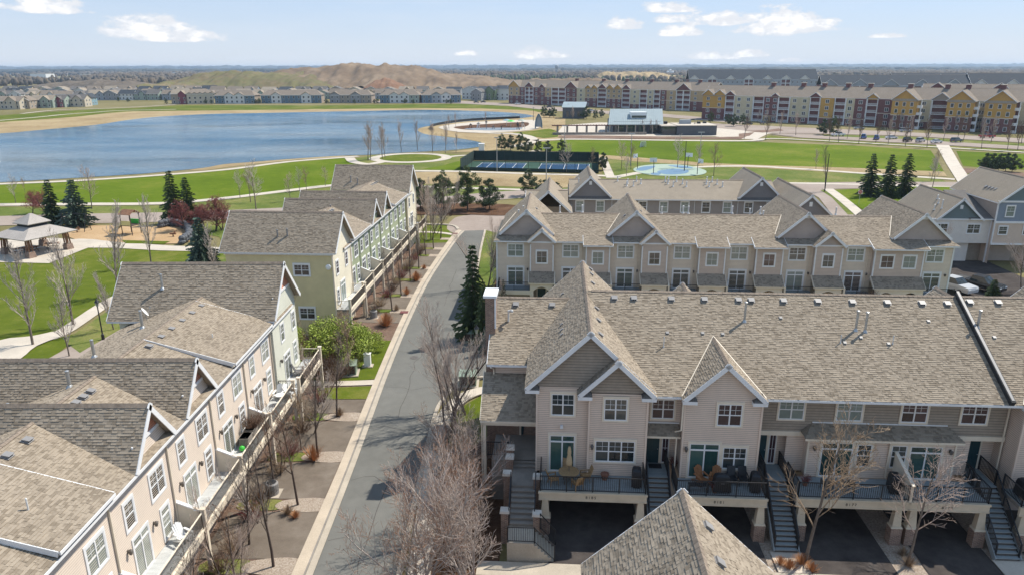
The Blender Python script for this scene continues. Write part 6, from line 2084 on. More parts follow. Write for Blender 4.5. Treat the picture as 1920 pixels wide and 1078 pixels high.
apartment('gold, cream and brick apartment block facing the row of parked cars', 104, 394, math.atan2(-51, 66), 18,
      [(-1.8, 10.7, 'win', GD, BR, 2, (2, GD)), (10.7, 15.6, 'balc', BR, BR, 1, BR), (15.6, 25.5, 'win', CR, CR, 1), (25.5, 31, 'balc', TN, TN, 1), (31, 35, 'win', BR, TN, 1), (35, 38.2, 'win', BR, BR, 1, BR), (38.2, 43.8, 'balc', CR, CR, 1),
       (43.8, 53.5, 'win', CR, BR, 1), (53.5, 58.3, 'balc', BR, BR, 1, BR), (58.3, 65, 'win', GD, BR, 1), (65, 70, 'balc', BR, BR, 1), (70, 74, 'win', CR, BR, 1), (74, 79.2, 'win', BR, BR, 1), (79.2, 84, 'balc', GD, BR, 1, GD),
       (84, 92, 'win', BR, BR, 2), (100, 106, 'win', CR, BR, 1), (106, 113, 'balc', BR, BR, 1, 'taupe'), (123, 127.5, 'win', CR, CR, 1), (139, 146, 'win', CR, BR, 1), (146, 152, 'balc', BR, BR, 1, BR), (152, 158, 'win', CR, BR, 1), (158, 168, 'win', GD, BR, 2, GD), (168, 185, 'win', CR, BR, 1)],
      wings=((91.5, 101.5, 9.0), (113, 123, 9.0), (127, 137.5, 9.0)), chim=(32, 47, 57, 68, 78, 95, 110, 118, 131, 150))


def roofscape(label, ox, oy, rotz, L, depth, eave, ridge, wallm, roofm, n, gm, fl=4, dorm=.62, group='apartment blocks'):
  bays = []
  w = L / (2 * n)
  for k in range(n):
    bays.append((2 * k * w, (2 * k + 1) * w, 'balc' if k % 2 else 'win', wallm, wallm, 1, gm))
    bays.append(((2 * k + 1) * w, (2 * k + 2) * w, 'win', wallm, wallm, 1))
  return apartment(label, ox, oy, rotz, depth, bays, eave, ridge, fl, roofm, group=group)


roofscape('slate roofed pale blue apartment block with white dormer gables near the skyline', 169, 706, R(-6), 118, 26, 15.5, 24.6, 'slate_wall', 'shingle_blue', 7, 'white_wall')
roofscape('dark roofed grey apartment block just behind the gold and cream one', 206, 492, R(-14), 92, 24, 15.0, 21.6, 'slate_wall', 'shingle_blue', 5, 'slate_wall')
roofscape('dark teal-trimmed apartment block beyond the brown ridge with red gable', 292, 470, R(-14), 90, 24, 15.0, 22.6, 'slate_wall', 'shingle_blue', 5, 'white_wall')
roofscape('brown roofed block with a brick gable peeking over the gold and cream one', 215, 388, R(-33), 110, 18, 13.2, 18.2, 'taupe', 'shingle_tan', 4, 'brick_red')
roofscape('long navy roofed block below the skyline at the far end of the avenue', 330, 640, R(-10), 170, 26, 14.5, 21.5, 'slate_wall', 'shingle_blue', 6, 'slate_wall')

# ------------------------------------------------------------------ houses beyond the lake
_HW = {}


def house(label, x, y, rot, w, d, h, rh, wallm, roofm, style=0, group='houses beyond the lake', cat='house', cols=None, name='house'):
  """gabled two-storey house; x, y its front centre; front faces local -y"""
  r = thing(name, label, cat, (x, y, 0), rot, group)
  mb = MB()
  mb.box(-w / 2, 0, 0, w / 2, d, h)
  if style == 1:                       # ridge front to back: gable towards the lake
    mb.add([(-w / 2, 0, h), (w / 2, 0, h), (0, 0, h + rh), (-w / 2, d, h), (w / 2, d, h), (0, d, h + rh)], [(0, 1, 2), (4, 3, 5)])
  else:
    mb.add([(-w / 2, 0, h), (-w / 2, d, h), (-w / 2, d / 2, h + rh), (w / 2, 0, h), (w / 2, d, h), (w / 2, d / 2, h + rh)], [(0, 2, 1), (3, 4, 5)])
  mb.build('wall', wallm, r)
  rf = MB()
  o, th = .45, .22
  if style == 1:
    k = rh / (w / 2)
    rf.slab([(-w / 2 - o, d + o, h - k * o), (-w / 2 - o, -o, h - k * o), (0, -o, h + rh), (0, d + o, h + rh)], th)
    rf.slab([(w / 2 + o, -o, h - k * o), (w / 2 + o, d + o, h - k * o), (0, d + o, h + rh), (0, -o, h + rh)], th)
  else:
    k = rh / (d / 2)
    rf.slab([(-w / 2 - o, -o, h - k * o), (w / 2 + o, -o, h - k * o), (w / 2 + o, d / 2, h + rh), (-w / 2 - o, d / 2, h + rh)], th)
    rf.slab([(w / 2 + o, d + o, h - k * o), (-w / 2 - o, d + o, h - k * o), (-w / 2 - o, d / 2, h + rh), (w / 2 + o, d / 2, h + rh)], th)
  rf.build('roof', roofm, r)
  tr = MB()
  if style == 1:
    for s in (-1, 1):
      tr.beam((s * (w / 2 + o), -o - .03, h - rh / (w / 2) * o - .1), (0, -o - .03, h + rh - .1), .1, .3)
  else:
    tr.beam((-w / 2 - o, -o - .05, h - rh / (d / 2) * o - .15), (w / 2 + o, -o - .05, h - rh / (d / 2) * o - .15), .12, .26)
  tr.build('fascia', 'white', r)
  if style == 2:                       # front cross gable
    gw, gd = w * .42, 1.2
    cx = w * .18
    g = MB()
    g.box(cx - gw / 2, -gd, 0, cx + gw / 2, 0, h)
    g.add([(cx - gw / 2, -gd, h), (cx + gw / 2, -gd, h), (cx, -gd, h + gw * .42)], [(0, 1, 2)])
    g.build('bay', wallm if not cols else cols[0], r)
    q = MB()
    k = .84
    q.slab([(cx - gw / 2 - .35, d * .35, h - k * .35), (cx - gw / 2 - .35, -gd - .4, h - k * .35), (cx, -gd - .4, h + gw * .42), (cx, d * .35, h + gw * .42)], .18)
    q.slab([(cx + gw / 2 + .35, -gd - .4, h - k * .35), (cx + gw / 2 + .35, d * .35, h - k * .35), (cx, d * .35, h + gw * .42), (cx, -gd - .4, h + gw * .42)], .18)
    q.build('bay_roof', roofm, r)
  n = max(2, int(w / 3.4))
  for f in range(2):
    for k in range(n):
      cx = -w / 2 + w * (k + .5) / n
      yy = -1.2 if style == 2 and abs(cx - w * .18) < w * .21 else 0
      inst('window', far_window(1.2, 1.4, 'white', False), r, (cx - .6, yy, 1.0 + f * 2.8))
  for f in range(2):
    for q in (.3, .7):
      inst('window', far_window(1.1, 1.3, 'white', False), r, (w / 2, d * q - .55, 1.0 + f * 2.8), R(90))
  return r


def block(label, x, y, rot, w, segs, h=6.6, rh=3.6, roofm='shingle_tan', d=13):
  """terrace of colour-banded bays with small dormer gables"""
  r = thing('townhouse_block', label, 'townhouses', (x, y, 0), rot, 'townhouse blocks beyond the lake')
  mb = MB()
  mb.box(-w / 2, .4, 0, w / 2, d, h)
  mb.build('core_wall', 'taupe', r)
  a = -w / 2
  tot = sum(s[0] for s in segs)
  for sw, mt, gb in segs:
    sw = sw * w / tot
    pr = -.6 if gb else 0
    m = MB()
    m.box(a, pr, 0, a + sw, .5, h)
    if gb:
      m.add([(a + .3, pr, h), (a + sw - .3, pr, h), (a + sw / 2, pr, h + (sw - .6) * .3)], [(0, 1, 2)])
    m.build('bay', mt, r)
    if gb:
      q = MB()
      g = (sw - .6) / 2 + .4
      zt = h + (sw - .6) * .3 + .05
      k = .6
      q.slab([(a + sw / 2 - g, d * .4, zt - k * g), (a + sw / 2 - g, pr - .5, zt - k * g), (a + sw / 2, pr - .5, zt), (a + sw / 2, d * .4, zt)], .2)
      q.slab([(a + sw / 2 + g, pr - .5, zt - k * g), (a + sw / 2 + g, d * .4, zt - k * g), (a + sw / 2, d * .4, zt), (a + sw / 2, pr - .5, zt)], .2)
      q.build('dormer_roof', roofm, r)
    n = max(1, int(sw / 2.8))
    for f in range(2):
      for k in range(n):
        inst('window', far_window(1.3, 1.5, 'white', False), r, (a + sw * (k + .5) / n - .65, pr, .8 + f * 3.1))
    a += sw
  q = MB()
  o = .6
  k = rh / (d / 2)
  z0 = h - k * o
  q.add([(-w / 2 - o, -o, z0), (w / 2 + o, -o, z0), (w / 2 + o, d + o, z0), (-w / 2 - o, d + o, z0), (-w / 2 + d * .35, d / 2, h + rh), (w / 2 - d * .35, d / 2, h + rh)],
      [(0, 1, 5, 4), (1, 2, 5), (2, 3, 4, 5), (3, 0, 4), (3, 2, 1, 0)])
  q.build('roof', roofm, r)
  t = MB()
  t.box(-w / 2 - o - .05, -o - .12, z0 - .3, w / 2 + o + .05, -o, z0 + .02)
  t.build('gutter', 'white', r)
  return r


M['blue_wall'] = lap_mat('blue_siding', (0.10, 0.17, 0.23), .2)
M['teal_wall'] = lap_mat('teal_siding', (0.20, 0.33, 0.38), .2)
M['green_wall'] = lap_mat('green_grey_siding', (0.30, 0.36, 0.30), .2)
M['olive_wall'] = lap_mat('olive_siding', (0.17, 0.22, 0.12), .2)
M['grey_wall'] = lap_mat('grey_siding', (0.27, 0.27, 0.28), .2)
M['maroon'] = lap_mat('maroon_siding', (0.20, 0.04, 0.06), .2)
M['beige_wall'] = lap_mat('beige_siding', (0.50, 0.44, 0.34), .2)


def at_px(p):
  return p


BL, WH, GY = 'blue_wall', 'white_wall', 'grey_wall'


def pblock(label, p, q, segs, **k):
  w = math.hypot(q[0] - p[0], q[1] - p[1])
  block(label, (p[0] + q[0]) / 2, (p[1] + q[1]) / 2, math.atan2(q[1] - p[1], q[0] - p[0]), w, segs, **k)


pblock('blue and white lakeside terrace next to the brick-ended one', (-234.8, 584.7), (-202.9, 583.0), [(2, BL, 0), (2, WH, 1), (2, WH, 1), (2, BL, 0)])
pblock('longest blue and white lakeside terrace below the brown mound', (-198.8, 587.1), (-151.7, 589.0), [(2, BL, 0), (2, WH, 1), (2, BL, 0), (2, BL, 0), (2, WH, 1), (2, BL, 0)])
pblock('grey lakeside terrace beside the longest blue and white one', (-144.8, 588.6), (-111.3, 586.8), [(2, GY, 1), (2, 'taupe', 0), (2, GY, 1), (2, 'taupe', 0)])
pblock('blue and white lakeside terrace next after the grey one', (-104.4, 586.4), (-73.2, 584.7), [(2, BL, 0), (2, WH, 1), (2, WH, 1), (2, 'green_wall', 0)])
pblock('blue and white lakeside terrace closest to the apartments', (-71.1, 584.6), (-40.4, 587.4), [(2, BL, 0), (2, 'slate_wall', 1), (2, WH, 1), (2, BL, 0)])
# brick-ended block, its long beige flank to the lake
pblock('beige terrace with a brick end wall, tan roof and many small dormers', (-253.5, 577.1), (-235.7, 584.8), [(1, 'beige_wall', 1), (1, 'beige_wall', 1), (1, 'beige_wall', 1), (1, 'beige_wall', 1), (1, 'beige_wall', 1)], h=8, rh=3.4)
house('brown brick gabled end house of the beige terrace with a dark red bay', *(-259.5, 577.5), 0, 13, 12, 8, 3.2, 'taupe', 'shingle_far', 2, 'houses beyond the lake', cols=('maroon',))
# front row by the green, from the brick-ended terrace outwards
F = [('pale blue house with a twin-gabled porch, end of the row on the lake lawn', (-324.8, 564.4), 6.5, 9, 'teal_wall', 'shingle_blue', 1),
   ('white house with a long columned porch on the lake lawn', (-320.6, 541.0), 15, 10, 'beige_wall', 'shingle_grey', 2),
   ('pale green house with a maroon entrance bay on the lake lawn', (-329.3, 534.2), 11, 10, 'green_wall', 'shingle_grey', 2),
   ('grey-green house with a low front porch on the lake lawn', (-335.9, 527.4), 15, 10, 'green_wall', 'shingle_far', 2),
   ('taupe house with white gables beside the large beige one', (-341.2, 513.9), 9.5, 11, 'taupe', 'shingle_tan', 1),
   ('large beige tan-roofed house at the picture edge on the lake lawn', (-347.4, 507.6), 17, 12, 'beige_wall', 'shingle_tan', 2)]
for lb, (x, y), w, d, wm, rm, st in F:
  house(lb, x, y, R(random.Random(lb).uniform(-4, 8)), w, d, 5.8, 3.0, wm, rm, st, cols=('maroon',) if 'maroon' in lb else None)
ORD = ['closest', 'second closest', 'third closest', 'fourth closest', 'fifth closest', 'sixth closest', 'seventh closest', 'eighth closest', 'ninth closest', 'tenth closest', 'eleventh closest', 'twelfth closest',
     'thirteenth closest', 'fourteenth closest', 'fifteenth closest', 'sixteenth closest', 'seventeenth closest', 'eighteenth closest']
WALLS = [('white', 'white_wall'), ('beige', 'beige_wall'), ('grey', 'grey_wall'), ('pale blue', 'slate_wall'), ('taupe', 'taupe'), ('sage', 'green_wall'), ('cream', 'cream_lap')]
ROOFS = [('dark', 'shingle_blue'), ('grey', 'shingle_grey'), ('brown', 'shingle_far'), ('tan', 'shingle_tan')]
hr = random.Random(11)
ROWS = [('second lake row', [(x, 189.5 - .004 * x) for x in (318, 287, 262, 236, 207, 184, 152, 120, 92, 60, 30, 2)], 12.0),
    ('third lake row', [(x, 183.5) for x in (372, 340, 306, 274, 240, 212, 178, 150, 118, 88, 55, 24, -6)], 12.5),
    ('fourth lake row', [(x, 177.5) for x in (392, 362, 330, 300, 268, 240, 206, 176, 145, 112, 80, 48, 16)], 13.0),
    ('street behind the terraces', [(x, 186.5) for x in (396, 425, 456, 486, 514, 545, 575, 604, 634, 662, 690, 718, 748, 776, 805, 834)], 13.0),
    ('street below the mound', [(x, 179.0) for x in (408, 440, 470, 503, 534, 566, 598, 630, 664, 696, 728, 760, 792, 822, 850)], 13.5)]
from_px = {}


def unproject(px, py, z=0.0):
  """ground point seen at a pixel of the 1920-wide photograph (survey of the far houses)"""
  x, y = (px - 960) / 1340, (539 - py) / 1340
  c, s = math.cos(R(ROLL)), math.sin(R(ROLL))
  x, y = c * x + s * y, -s * x + c * y
  ry, rz = math.cos(R(TILT)) + y * math.sin(R(TILT)), -math.sin(R(TILT)) + y * math.cos(R(TILT))
  t = (z - CAM_H) / rz
  return x * t, ry * t


for nm, pts, w in ROWS:
  for i, (px, py) in enumerate(pts):
    x, y = unproject(px, py)
    (wn_, wm), (rn, rm) = hr.choice(WALLS), hr.choice(ROOFS if 'behind the terraces' not in nm else ROOFS[2:])
    st = hr.choice((0, 1, 2, 2))
    house(f'{wn_} {rn}-roofed house, {ORD[i]} to the brick-ended terrace in the {nm}',
        x, y, R(hr.uniform(-12, 12)), w + hr.uniform(-2, 3), hr.uniform(9, 12), 5.6, hr.uniform(2.4, 3.6), wm, rm, st)
for lb, px, py, w, h, wm, rm, st in (('tall white house with dark roof beside the olive one', 880, 187, 14, 8.6, 'white_wall', 'shingle_blue', 1), ('tall olive green house between two white ones', 912, 188.5, 17, 8.8, 'olive_wall', 'shingle_blue', 2),
                   ('tall white house against the brick apartments', 942, 188.5, 13, 9.5, 'white_wall', 'shingle_blue', 0), ('grey tall house on the far side of the white and olive ones', 893, 189.5, 9, 7.5, 'grey_wall', 'shingle_grey', 1)):
  x, y = unproject(px, py)
  house(lb, x, y, R(-20), w, 12, h, 2.6, wm, rm, st)

# ------------------------------------------------------------------ mounds of the gravel works
rngm = np.random.default_rng(5)


def vnoise(x, y, seed=0):
  """smooth value noise"""
  def h(i, j):
    n = np.sin(i * 127.1 + j * 311.7 + seed * 74.7) * 43758.5453
    return n - np.floor(n)
  xi, yi = np.floor(x), np.floor(y)
  fx, fy = x - xi, y - yi
  fx, fy = fx * fx * (3 - 2 * fx), fy * fy * (3 - 2 * fy)
  return (h(xi, yi) * (1 - fx) + h(xi + 1, yi) * fx) * (1 - fy) + (h(xi, yi + 1) * (1 - fx) + h(xi + 1, yi + 1) * fx) * fy


def fbm(x, y, o=5, seed=0):
  s, a, t = 0, .5, 0
  for k in range(o):
    s = s + a * vnoise(x * 2 ** k, y * 2 ** k, seed + k)
    t += a
    a *= .55
  return s / t


def mound(name, prof, y0, y1, mat, seed, rough=.25, nx=150, ny=60, front=.55):
  """prof: [(x, crest height)]; rises from y0 to a crest and falls to y1"""
  xs = np.linspace(prof[0][0], prof[-1][0], nx)
  ys = np.linspace(y0, y1, ny)
  X, Y = np.meshgrid(xs, ys)
  Hc = np.interp(X, [p[0] for p in prof], [p[1] for p in prof])
  t = (Y - y0) / (y1 - y0) + (fbm(X * .012, Y * .012, 4, seed) - .5) * .35
  f = np.clip(t / front, 0, 1) ** .8
  b = np.clip((1.15 - t) / .3, 0, 1)
  Z = Hc * .88 * np.minimum(f, b) * (1 - rough * .5 + rough * fbm(X * .03, Y * .02, 5, seed + 9)) + (fbm(X * .05, Y * .025, 5, seed + 3) - .5) * 9.0 * np.clip(Hc / 12, 0, 1) + (fbm(X * .075, Y * .010, 4, seed + 5) - .5) * 8.0 * np.clip(Hc / 15, 0, 1)
  Z = np.where(Z < 0.05, -.5, Z)
  V = np.stack([X, Y, Z], -1).reshape(-1, 3)
  idx = np.arange(nx * ny).reshape(ny, nx)
  Fq = np.stack([idx[:-1, :-1], idx[:-1, 1:], idx[1:, 1:], idx[1:, :-1]], -1).reshape(-1, 4)
  o = inst(name, raw_mesh(name, V, Fq, mat, True))
  o['kind'] = 'structure'
  return o


mound('clay_mound', [(-380, 0), (-362, 22), (-345, 27), (-300, 31), (-262, 31.5), (-232, 34), (-170, 35), (-148, 33), (-130, 26), (-110, 20), (-60, 16), (-20, 13), (20, 3), (30, 0)], 960, 1230, 'clay', 2)
mound('grassy_mound', [(-520, 0), (-500, 7), (-470, 13), (-440, 20), (-400, 24), (-350, 24), (-300, 20), (-250, 12), (-220, 0)], 930, 1120, 'hill_grass', 7, .3)
mound('clay_mound', [(-190, 0), (-170, 12), (-155, 14), (-140, 10), (-125, 0)], 905, 960, 'clay_red', 3, .2, 50, 24)
mound('clay_bank', [(-700, 0), (-660, 8), (-620, 12), (-560, 10), (-520, 7), (-490, 0)], 1010, 1110, 'woods', 4, .4)
mound('clay_mound', [(-40, 0), (-10, 8), (20, 10), (60, 11), (110, 13), (150, 9), (190, 5), (220, 0)], 1040, 1180, 'clay', 8, .4)
mound('clay_mound', [(60, 0), (80, 10), (105, 14), (130, 8), (160, 0)], 1000, 1040, 'clay', 18, .3, 60, 24)
mound('wooded_hill', [(150, 0), (180, 14), (230, 18), (280, 17), (330, 12), (370, 6), (400, 0)], 1350, 1600, 'prairie', 12, .3)

# ------------------------------------------------------------------ far woods and scattered sheds out to the skyline
base = MB()
base.ball((0, 0, 0), 1, 6, 4)
bv = np.array(base.v)
bf = [f if len(f) == 4 else (f[0], f[1], f[2], f[2]) for f in base.f]
tri = []
for f in base.f:
  tri.append((f[0], f[1], f[2]))
  if len(f) == 4:
    tri.append((f[0], f[2], f[3]))
tri = np.array(tri)


def lumps(name, P, Wd, Hh, mat, seed):
  """a wood seen as one mass: jittered crowns joined in one mesh"""
  g = np.random.default_rng(seed)
  n = len(P)
  V = bv[None] * np.stack([Wd, Wd, Hh], -1)[:, None, :] * (1 + g.uniform(-.28, .28, (n, len(bv), 1)))
  V[:, :, 2] += (Hh * .85)[:, None]
  V[:, :, 0] += P[:, 0:1]
  V[:, :, 1] += P[:, 1:2]
  F_ = tri[None] + (np.arange(n) * len(bv))[:, None, None]
  o = inst(name, raw_mesh(name, V.reshape(-1, 3), F_.reshape(-1, 3), mat))
  o['kind'] = 'stuff'
  return o


def scatter(n, ya, yb, seed, thr, spread=.82, cl=.004):
  g = np.random.default_rng(seed)
  out = []
  while len(out) < n:
    y = ya + (yb - ya) * g.random(4000) ** 1.3
    x = (g.random(4000) * 2 - 1) * y * spread
    d = fbm(x * cl, y * cl * .6, 3, seed)
    k = d > thr
    # keep clear of the gravel works and the apartments
    k &= ~((x > -540) & (x < 230) & (y < 1280) & (y > 880))
    k &= ~((x > 120) & (y < 900))
    k &= ~((x > -30) & (x < 240) & (y < 700))
    k &= ~((x > -30) & (x < 60) & (y < 900))
    out.extend(np.stack([x[k], y[k]], -1).tolist())
  P = np.array(out[:n])
  return P


P1 = scatter(2600, 900, 2000, 21, .52)
g1 = np.random.default_rng(31)
lumps('forest', P1, g1.uniform(3.0, 6.5, len(P1)), g1.uniform(4, 7.5, len(P1)), 'woods', 41)
P2 = scatter(7000, 1700, 4200, 22, .46, cl=.0022)
lumps('forest', P2, g1.uniform(6, 13, len(P2)), g1.uniform(5, 8.5, len(P2)), 'woods', 42)
P3 = scatter(7000, 3600, 9000, 23, .40, cl=.0012)
lumps('forest', P3, g1.uniform(25, 60, len(P3)), g1.uniform(7, 13, len(P3)), 'woods_far', 43)
xs = np.concatenate([g1.uniform(-9000, 9000, 2600)])
lumps('forest', np.stack([xs, g1.uniform(8600, 9600, 2600)], -1), g1.uniform(60, 140, 2600), g1.uniform(14, 30, 2600), 'woods_far', 44)
# conifers in dark knots
P4 = scatter(500, 800, 1900, 27, .60)
lumps('forest', P4, g1.uniform(2.0, 3.4, len(P4)), g1.uniform(4.5, 7, len(P4)), 'needle', 45)


def shed(label, px0, px1, py, h, mat, name='warehouse', cat='warehouse', d=30, dist=None):
  a, b = unproject(px0, py), unproject(px1, py)
  r = thing(name, label, cat, ((a[0] + b[0]) / 2, (a[1] + b[1]) / 2, 0), math.atan2(b[1] - a[1], b[0] - a[0]), 'warehouses near the skyline')
  w = math.hypot(b[0] - a[0], b[1] - a[1])
  m = MB()
  m.box(-w / 2, 0, 0, w / 2, d, h)
  m.build('wall', mat, r)
  m = MB()
  m.box(-w / 2 - .5, -.5, h, w / 2 + .5, d + .5, h + .6)
  m.build('roof', 'conc_pale', r)
  for k in range(6):
    q = MB()
    q.box(-w / 2 + w * (k + .3) / 6, -.1, 1, -w / 2 + w * (k + .7) / 6, 0, h * .5)
    q.build('window', 'window_dark', r)
  return r


shed('white flat-roofed warehouse with a tower beyond the russet bank', 310, 340, 144.5, 14, 'white_plastic')
shed('pale grey warehouse beside the white one beyond the russet bank', 341, 374, 146, 13, 'galv')
shed('long white warehouse beyond the houses, by the picture edge', 58, 87, 150, 14, 'white_plastic')
shed('small white warehouse behind the far woods', 150, 167, 147, 10, 'white_plastic')
shed('tan commercial block near the skyline behind the slate roofs', 1512, 1640, 141, 16, 'conc_pale', 'commercial_building', 'building', 60)
shed('pale strip of shops along the skyline at the far end', 1660, 1800, 138.5, 9, 'conc_pale', 'commercial_building', 'building', 60)
for i, (px, py, wd) in enumerate(((20, 141, 9), (112, 143, 12), (205, 140, 10), (236, 147, 8), (268, 138, 12), (398, 139, 9), (852, 136, 16), (884, 139, 18), (915, 137, 14), (936, 140, 12), (1002, 138, 10), (1110, 136, 12), (1320, 133.5, 12), (1420, 132.5, 10), (1560, 133, 12), (1740, 133, 14), (1850, 134, 12), (1900, 137, 14))):
  shed(f'small pale shed in the far woods, {ORD[i]} to the picture edge', px, px + wd, py, 7 + i % 3 * 2, ('white_plastic', 'conc_pale', 'galv')[i % 3], d=18)
x, y = unproject(131, 157)
m = MB()
for i in range(12):
  a0, a1 = math.pi * i / 12, math.pi * (i + 1) / 12
  m.quad((14 * math.cos(a0), -14, 9 * math.sin(a0)), (14 * math.cos(a0), 14, 9 * math.sin(a0)), (14 * math.cos(a1), 14, 9 * math.sin(a1)), (14 * math.cos(a1), -14, 9 * math.sin(a1)))
m.poly([(14 * math.cos(math.pi * i / 12), -14, 9 * math.sin(math.pi * i / 12)) for i in range(13)])
tag(m.build('storage_dome', 'white_plastic', loc=(x, y, 0), rotz=R(50)), 'white arched storage shelter beyond the houses', 'shelter')
# water tower and grain silo
x, y = unproject(1044, 134)
t = thing('water_tower', 'bulbous water tower on the skyline', 'water tower', (x * .5, y * .5, 0))
m = MB()
m.lathe([(2, 0), (1.6, 6), (1.6, 20), (5.5, 24), (7, 28), (6.4, 32), (3, 35), (.3, 36)], n=16)
m.build('tank', 'slate_wall', t, smooth=True)
m = MB()
m.lathe([(3.2, 0), (2.0, 1.2)], n=12)
m.build('footing', 'conc', t)
x, y = unproject(1256, 146)
t = thing('silo', 'white grain silo with low shed beyond the apartments', 'silo', (x, y, 0))
m = MB()
for k in (-1, 0, 1):
  m.lathe([(3.2, 0), (3.2, 15 + 4 * (k == 0)), (1.5, 17 + 4 * (k == 0))], (k * 6.4, 0, 0), 12)
m.build('bin', 'white_plastic', t)
m = MB()
m.box(10, -4, 0, 32, 6, 5)
m.build('shed', 'white_plastic', t)
# house frame under construction
x, y = unproject(1523, 172)
t = thing('timber_building', 'yellow sheathed building under construction beside the slate roofed block', 'building', (x, y, 0), R(-15))
m = MB()
m.box(-7, 0, 0, 7, 12, 12)
m.build('wall', 'tan_lap', t)
m = MB()
m.slab([(-8, -.5, 11.6), (8, -.5, 11.6), (8, 6, 16), (-8, 6, 16)], .3)
m.slab([(8, 12.5, 11.6), (-8, 12.5, 11.6), (-8, 6, 16), (8, 6, 16)], .3)
m.build('roof', 'tan_lap', t)
for k in range(6):
  inst('window', far_window(1.6, 1.8, 'tan_lap', False), t, (-5 + (k % 3) * 4, 0, 2 + (k // 3) * 4.5))

# ------------------------------------------------------------------ trees and plants
def tube_arrays(segs, n=3):
  """segs: array (m, 8): p, q, r0, r1 -> vertices, quads"""
  A = np.asarray(segs, np.float64)
  p, q, r0, r1 = A[:, 0:3], A[:, 3:6], A[:, 6], A[:, 7]
  d = q - p
  d /= np.maximum(np.linalg.norm(d, axis=1, keepdims=True), 1e-9)
  h = np.where(np.abs(d[:, 2:3]) > .9, np.array([[1., 0, 0]]), np.array([[0, 0, 1.]]))
  a = np.cross(d, h)
  a /= np.linalg.norm(a, axis=1, keepdims=True)
  b = np.cross(d, a)
  V = []
  for e, r in ((p, r0), (q, r1)):
    for k in range(n):
      t = 2 * math.pi * k / n
      V.append(e + a * (r * math.cos(t))[:, None] + b * (r * math.sin(t))[:, None])
  V = np.stack(V, 1)
  m = len(A)
  f = np.array([[k, (k + 1) % n, n + (k + 1) % n, n + k] for k in range(n)])
  F = f[None] + (np.arange(m) * 2 * n)[:, None, None]
  return V.reshape(-1, 3), F.reshape(-1, 4)


def grow(rnd, height, r0, stems=1, spread=.5, levels=3, kids=(9, 6, 4), ratio=(.55, .5, .5), lean=.06, first=.25, upcurve=.35, wob=.12):
  """branch skeleton: list of (p, q, r0, r1, level)"""
  out = []

  def branch(p, d, L, r, lev):
    n = max(2, int(4 - lev * .7)) if lev else 6
    pts = [p]
    dirs = []
    rr = [r]
    d = d.copy()
    for k in range(n):
      w_ = wob if lev or stems > 1 else wob * .3
      d = d + Vector((rnd.gauss(0, w_), rnd.gauss(0, w_), rnd.gauss(0, w_ * .6) + (upcurve * .35 if lev else .03)))
      d.normalize()
      q = pts[-1] + d * (L / n)
      r1 = r * (1 - .86 * (k + 1) / n) if lev else r * (1 - .72 * (k + 1) / n)
      out.append((pts[-1], q, rr[-1], max(r1, .004), lev))
      pts.append(q)
      dirs.append(d.copy())
      rr.append(max(r1, .004))
    if lev >= levels:
      return
    m = kids[lev]
    lo = first if lev == 0 else .15
    for j in range(m):
      t = lo + (1 - lo) * (j + rnd.random() * .8) / m
      i = min(n - 1, int(t * n))
      fr = t * n - i
      b = pts[i] + (pts[i + 1] - pts[i]) * min(fr, 1)
      ax = dirs[i]
      side = Vector((rnd.gauss(0, 1), rnd.gauss(0, 1), rnd.gauss(0, .35)))
      side = side - ax * side.dot(ax)
      if side.length < .01:
        continue
      side.normalize()
      sp = spread * (1.15 - .45 * t if lev == 0 else 1)
      nd = (ax * (1 - sp) + side * sp + Vector((0, 0, upcurve * .4))).normalized()
      l2 = L * ratio[lev] * (1.15 - .65 * t) * rnd.uniform(.75, 1.2)
      branch(b, nd, l2, max(rr[i] * .55, .005), lev + 1)
  for s_ in range(stems):
    a = rnd.uniform(0, 6.28)
    k = lean if stems == 1 else rnd.uniform(.2, .62)
    st = Vector((math.cos(a), math.sin(a), 0))
    branch(st * (0 if stems == 1 else rnd.uniform(.05, .25)), (Vector((0, 0, 1)) + st * k).normalized(), height * rnd.uniform(.82, 1.0) if stems > 1 else height, r0, 0)
  return out


def bare_tree_proto(seed, height, r0, bark, twig, minr=.012, cut=1, **k):
  rnd = random.Random(seed)
  sk = grow(rnd, height, r0, **k)
  tr = [(*p, *q, a, b) for p, q, a, b, lv in sk if lv < cut]
  cr = [(*p, *q, max(a, minr), max(b, minr * .7)) for p, q, a, b, lv in sk if lv >= cut]
  tips = None
  if isinstance(twig, tuple):
    twig, tips = twig
    top = max(s_[4] for s_ in sk)
    lv_ = [lv for *_, lv in sk if lv >= cut]
  cm = raw_mesh('crown', *tube_arrays(cr, 3), twig)
  if tips:                                               # young shoots of another colour
    cm.materials.append(M[tips])
    cm.polygons.foreach_set('material_index', np.repeat([int(v == top) for v in lv_], 3).astype(np.int32))
  return raw_mesh('trunk', *tube_arrays(tr, 6), bark), cm


def plant(meshes, label, cat, x, y, rot, sc, group, name='tree', z=0.0, parts=('trunk', 'crown')):
  r = thing(name, label, cat, (x, y, z), rot, group, sc)
  for nm, me in zip(parts, meshes):
    inst(nm, me, r)
  return r


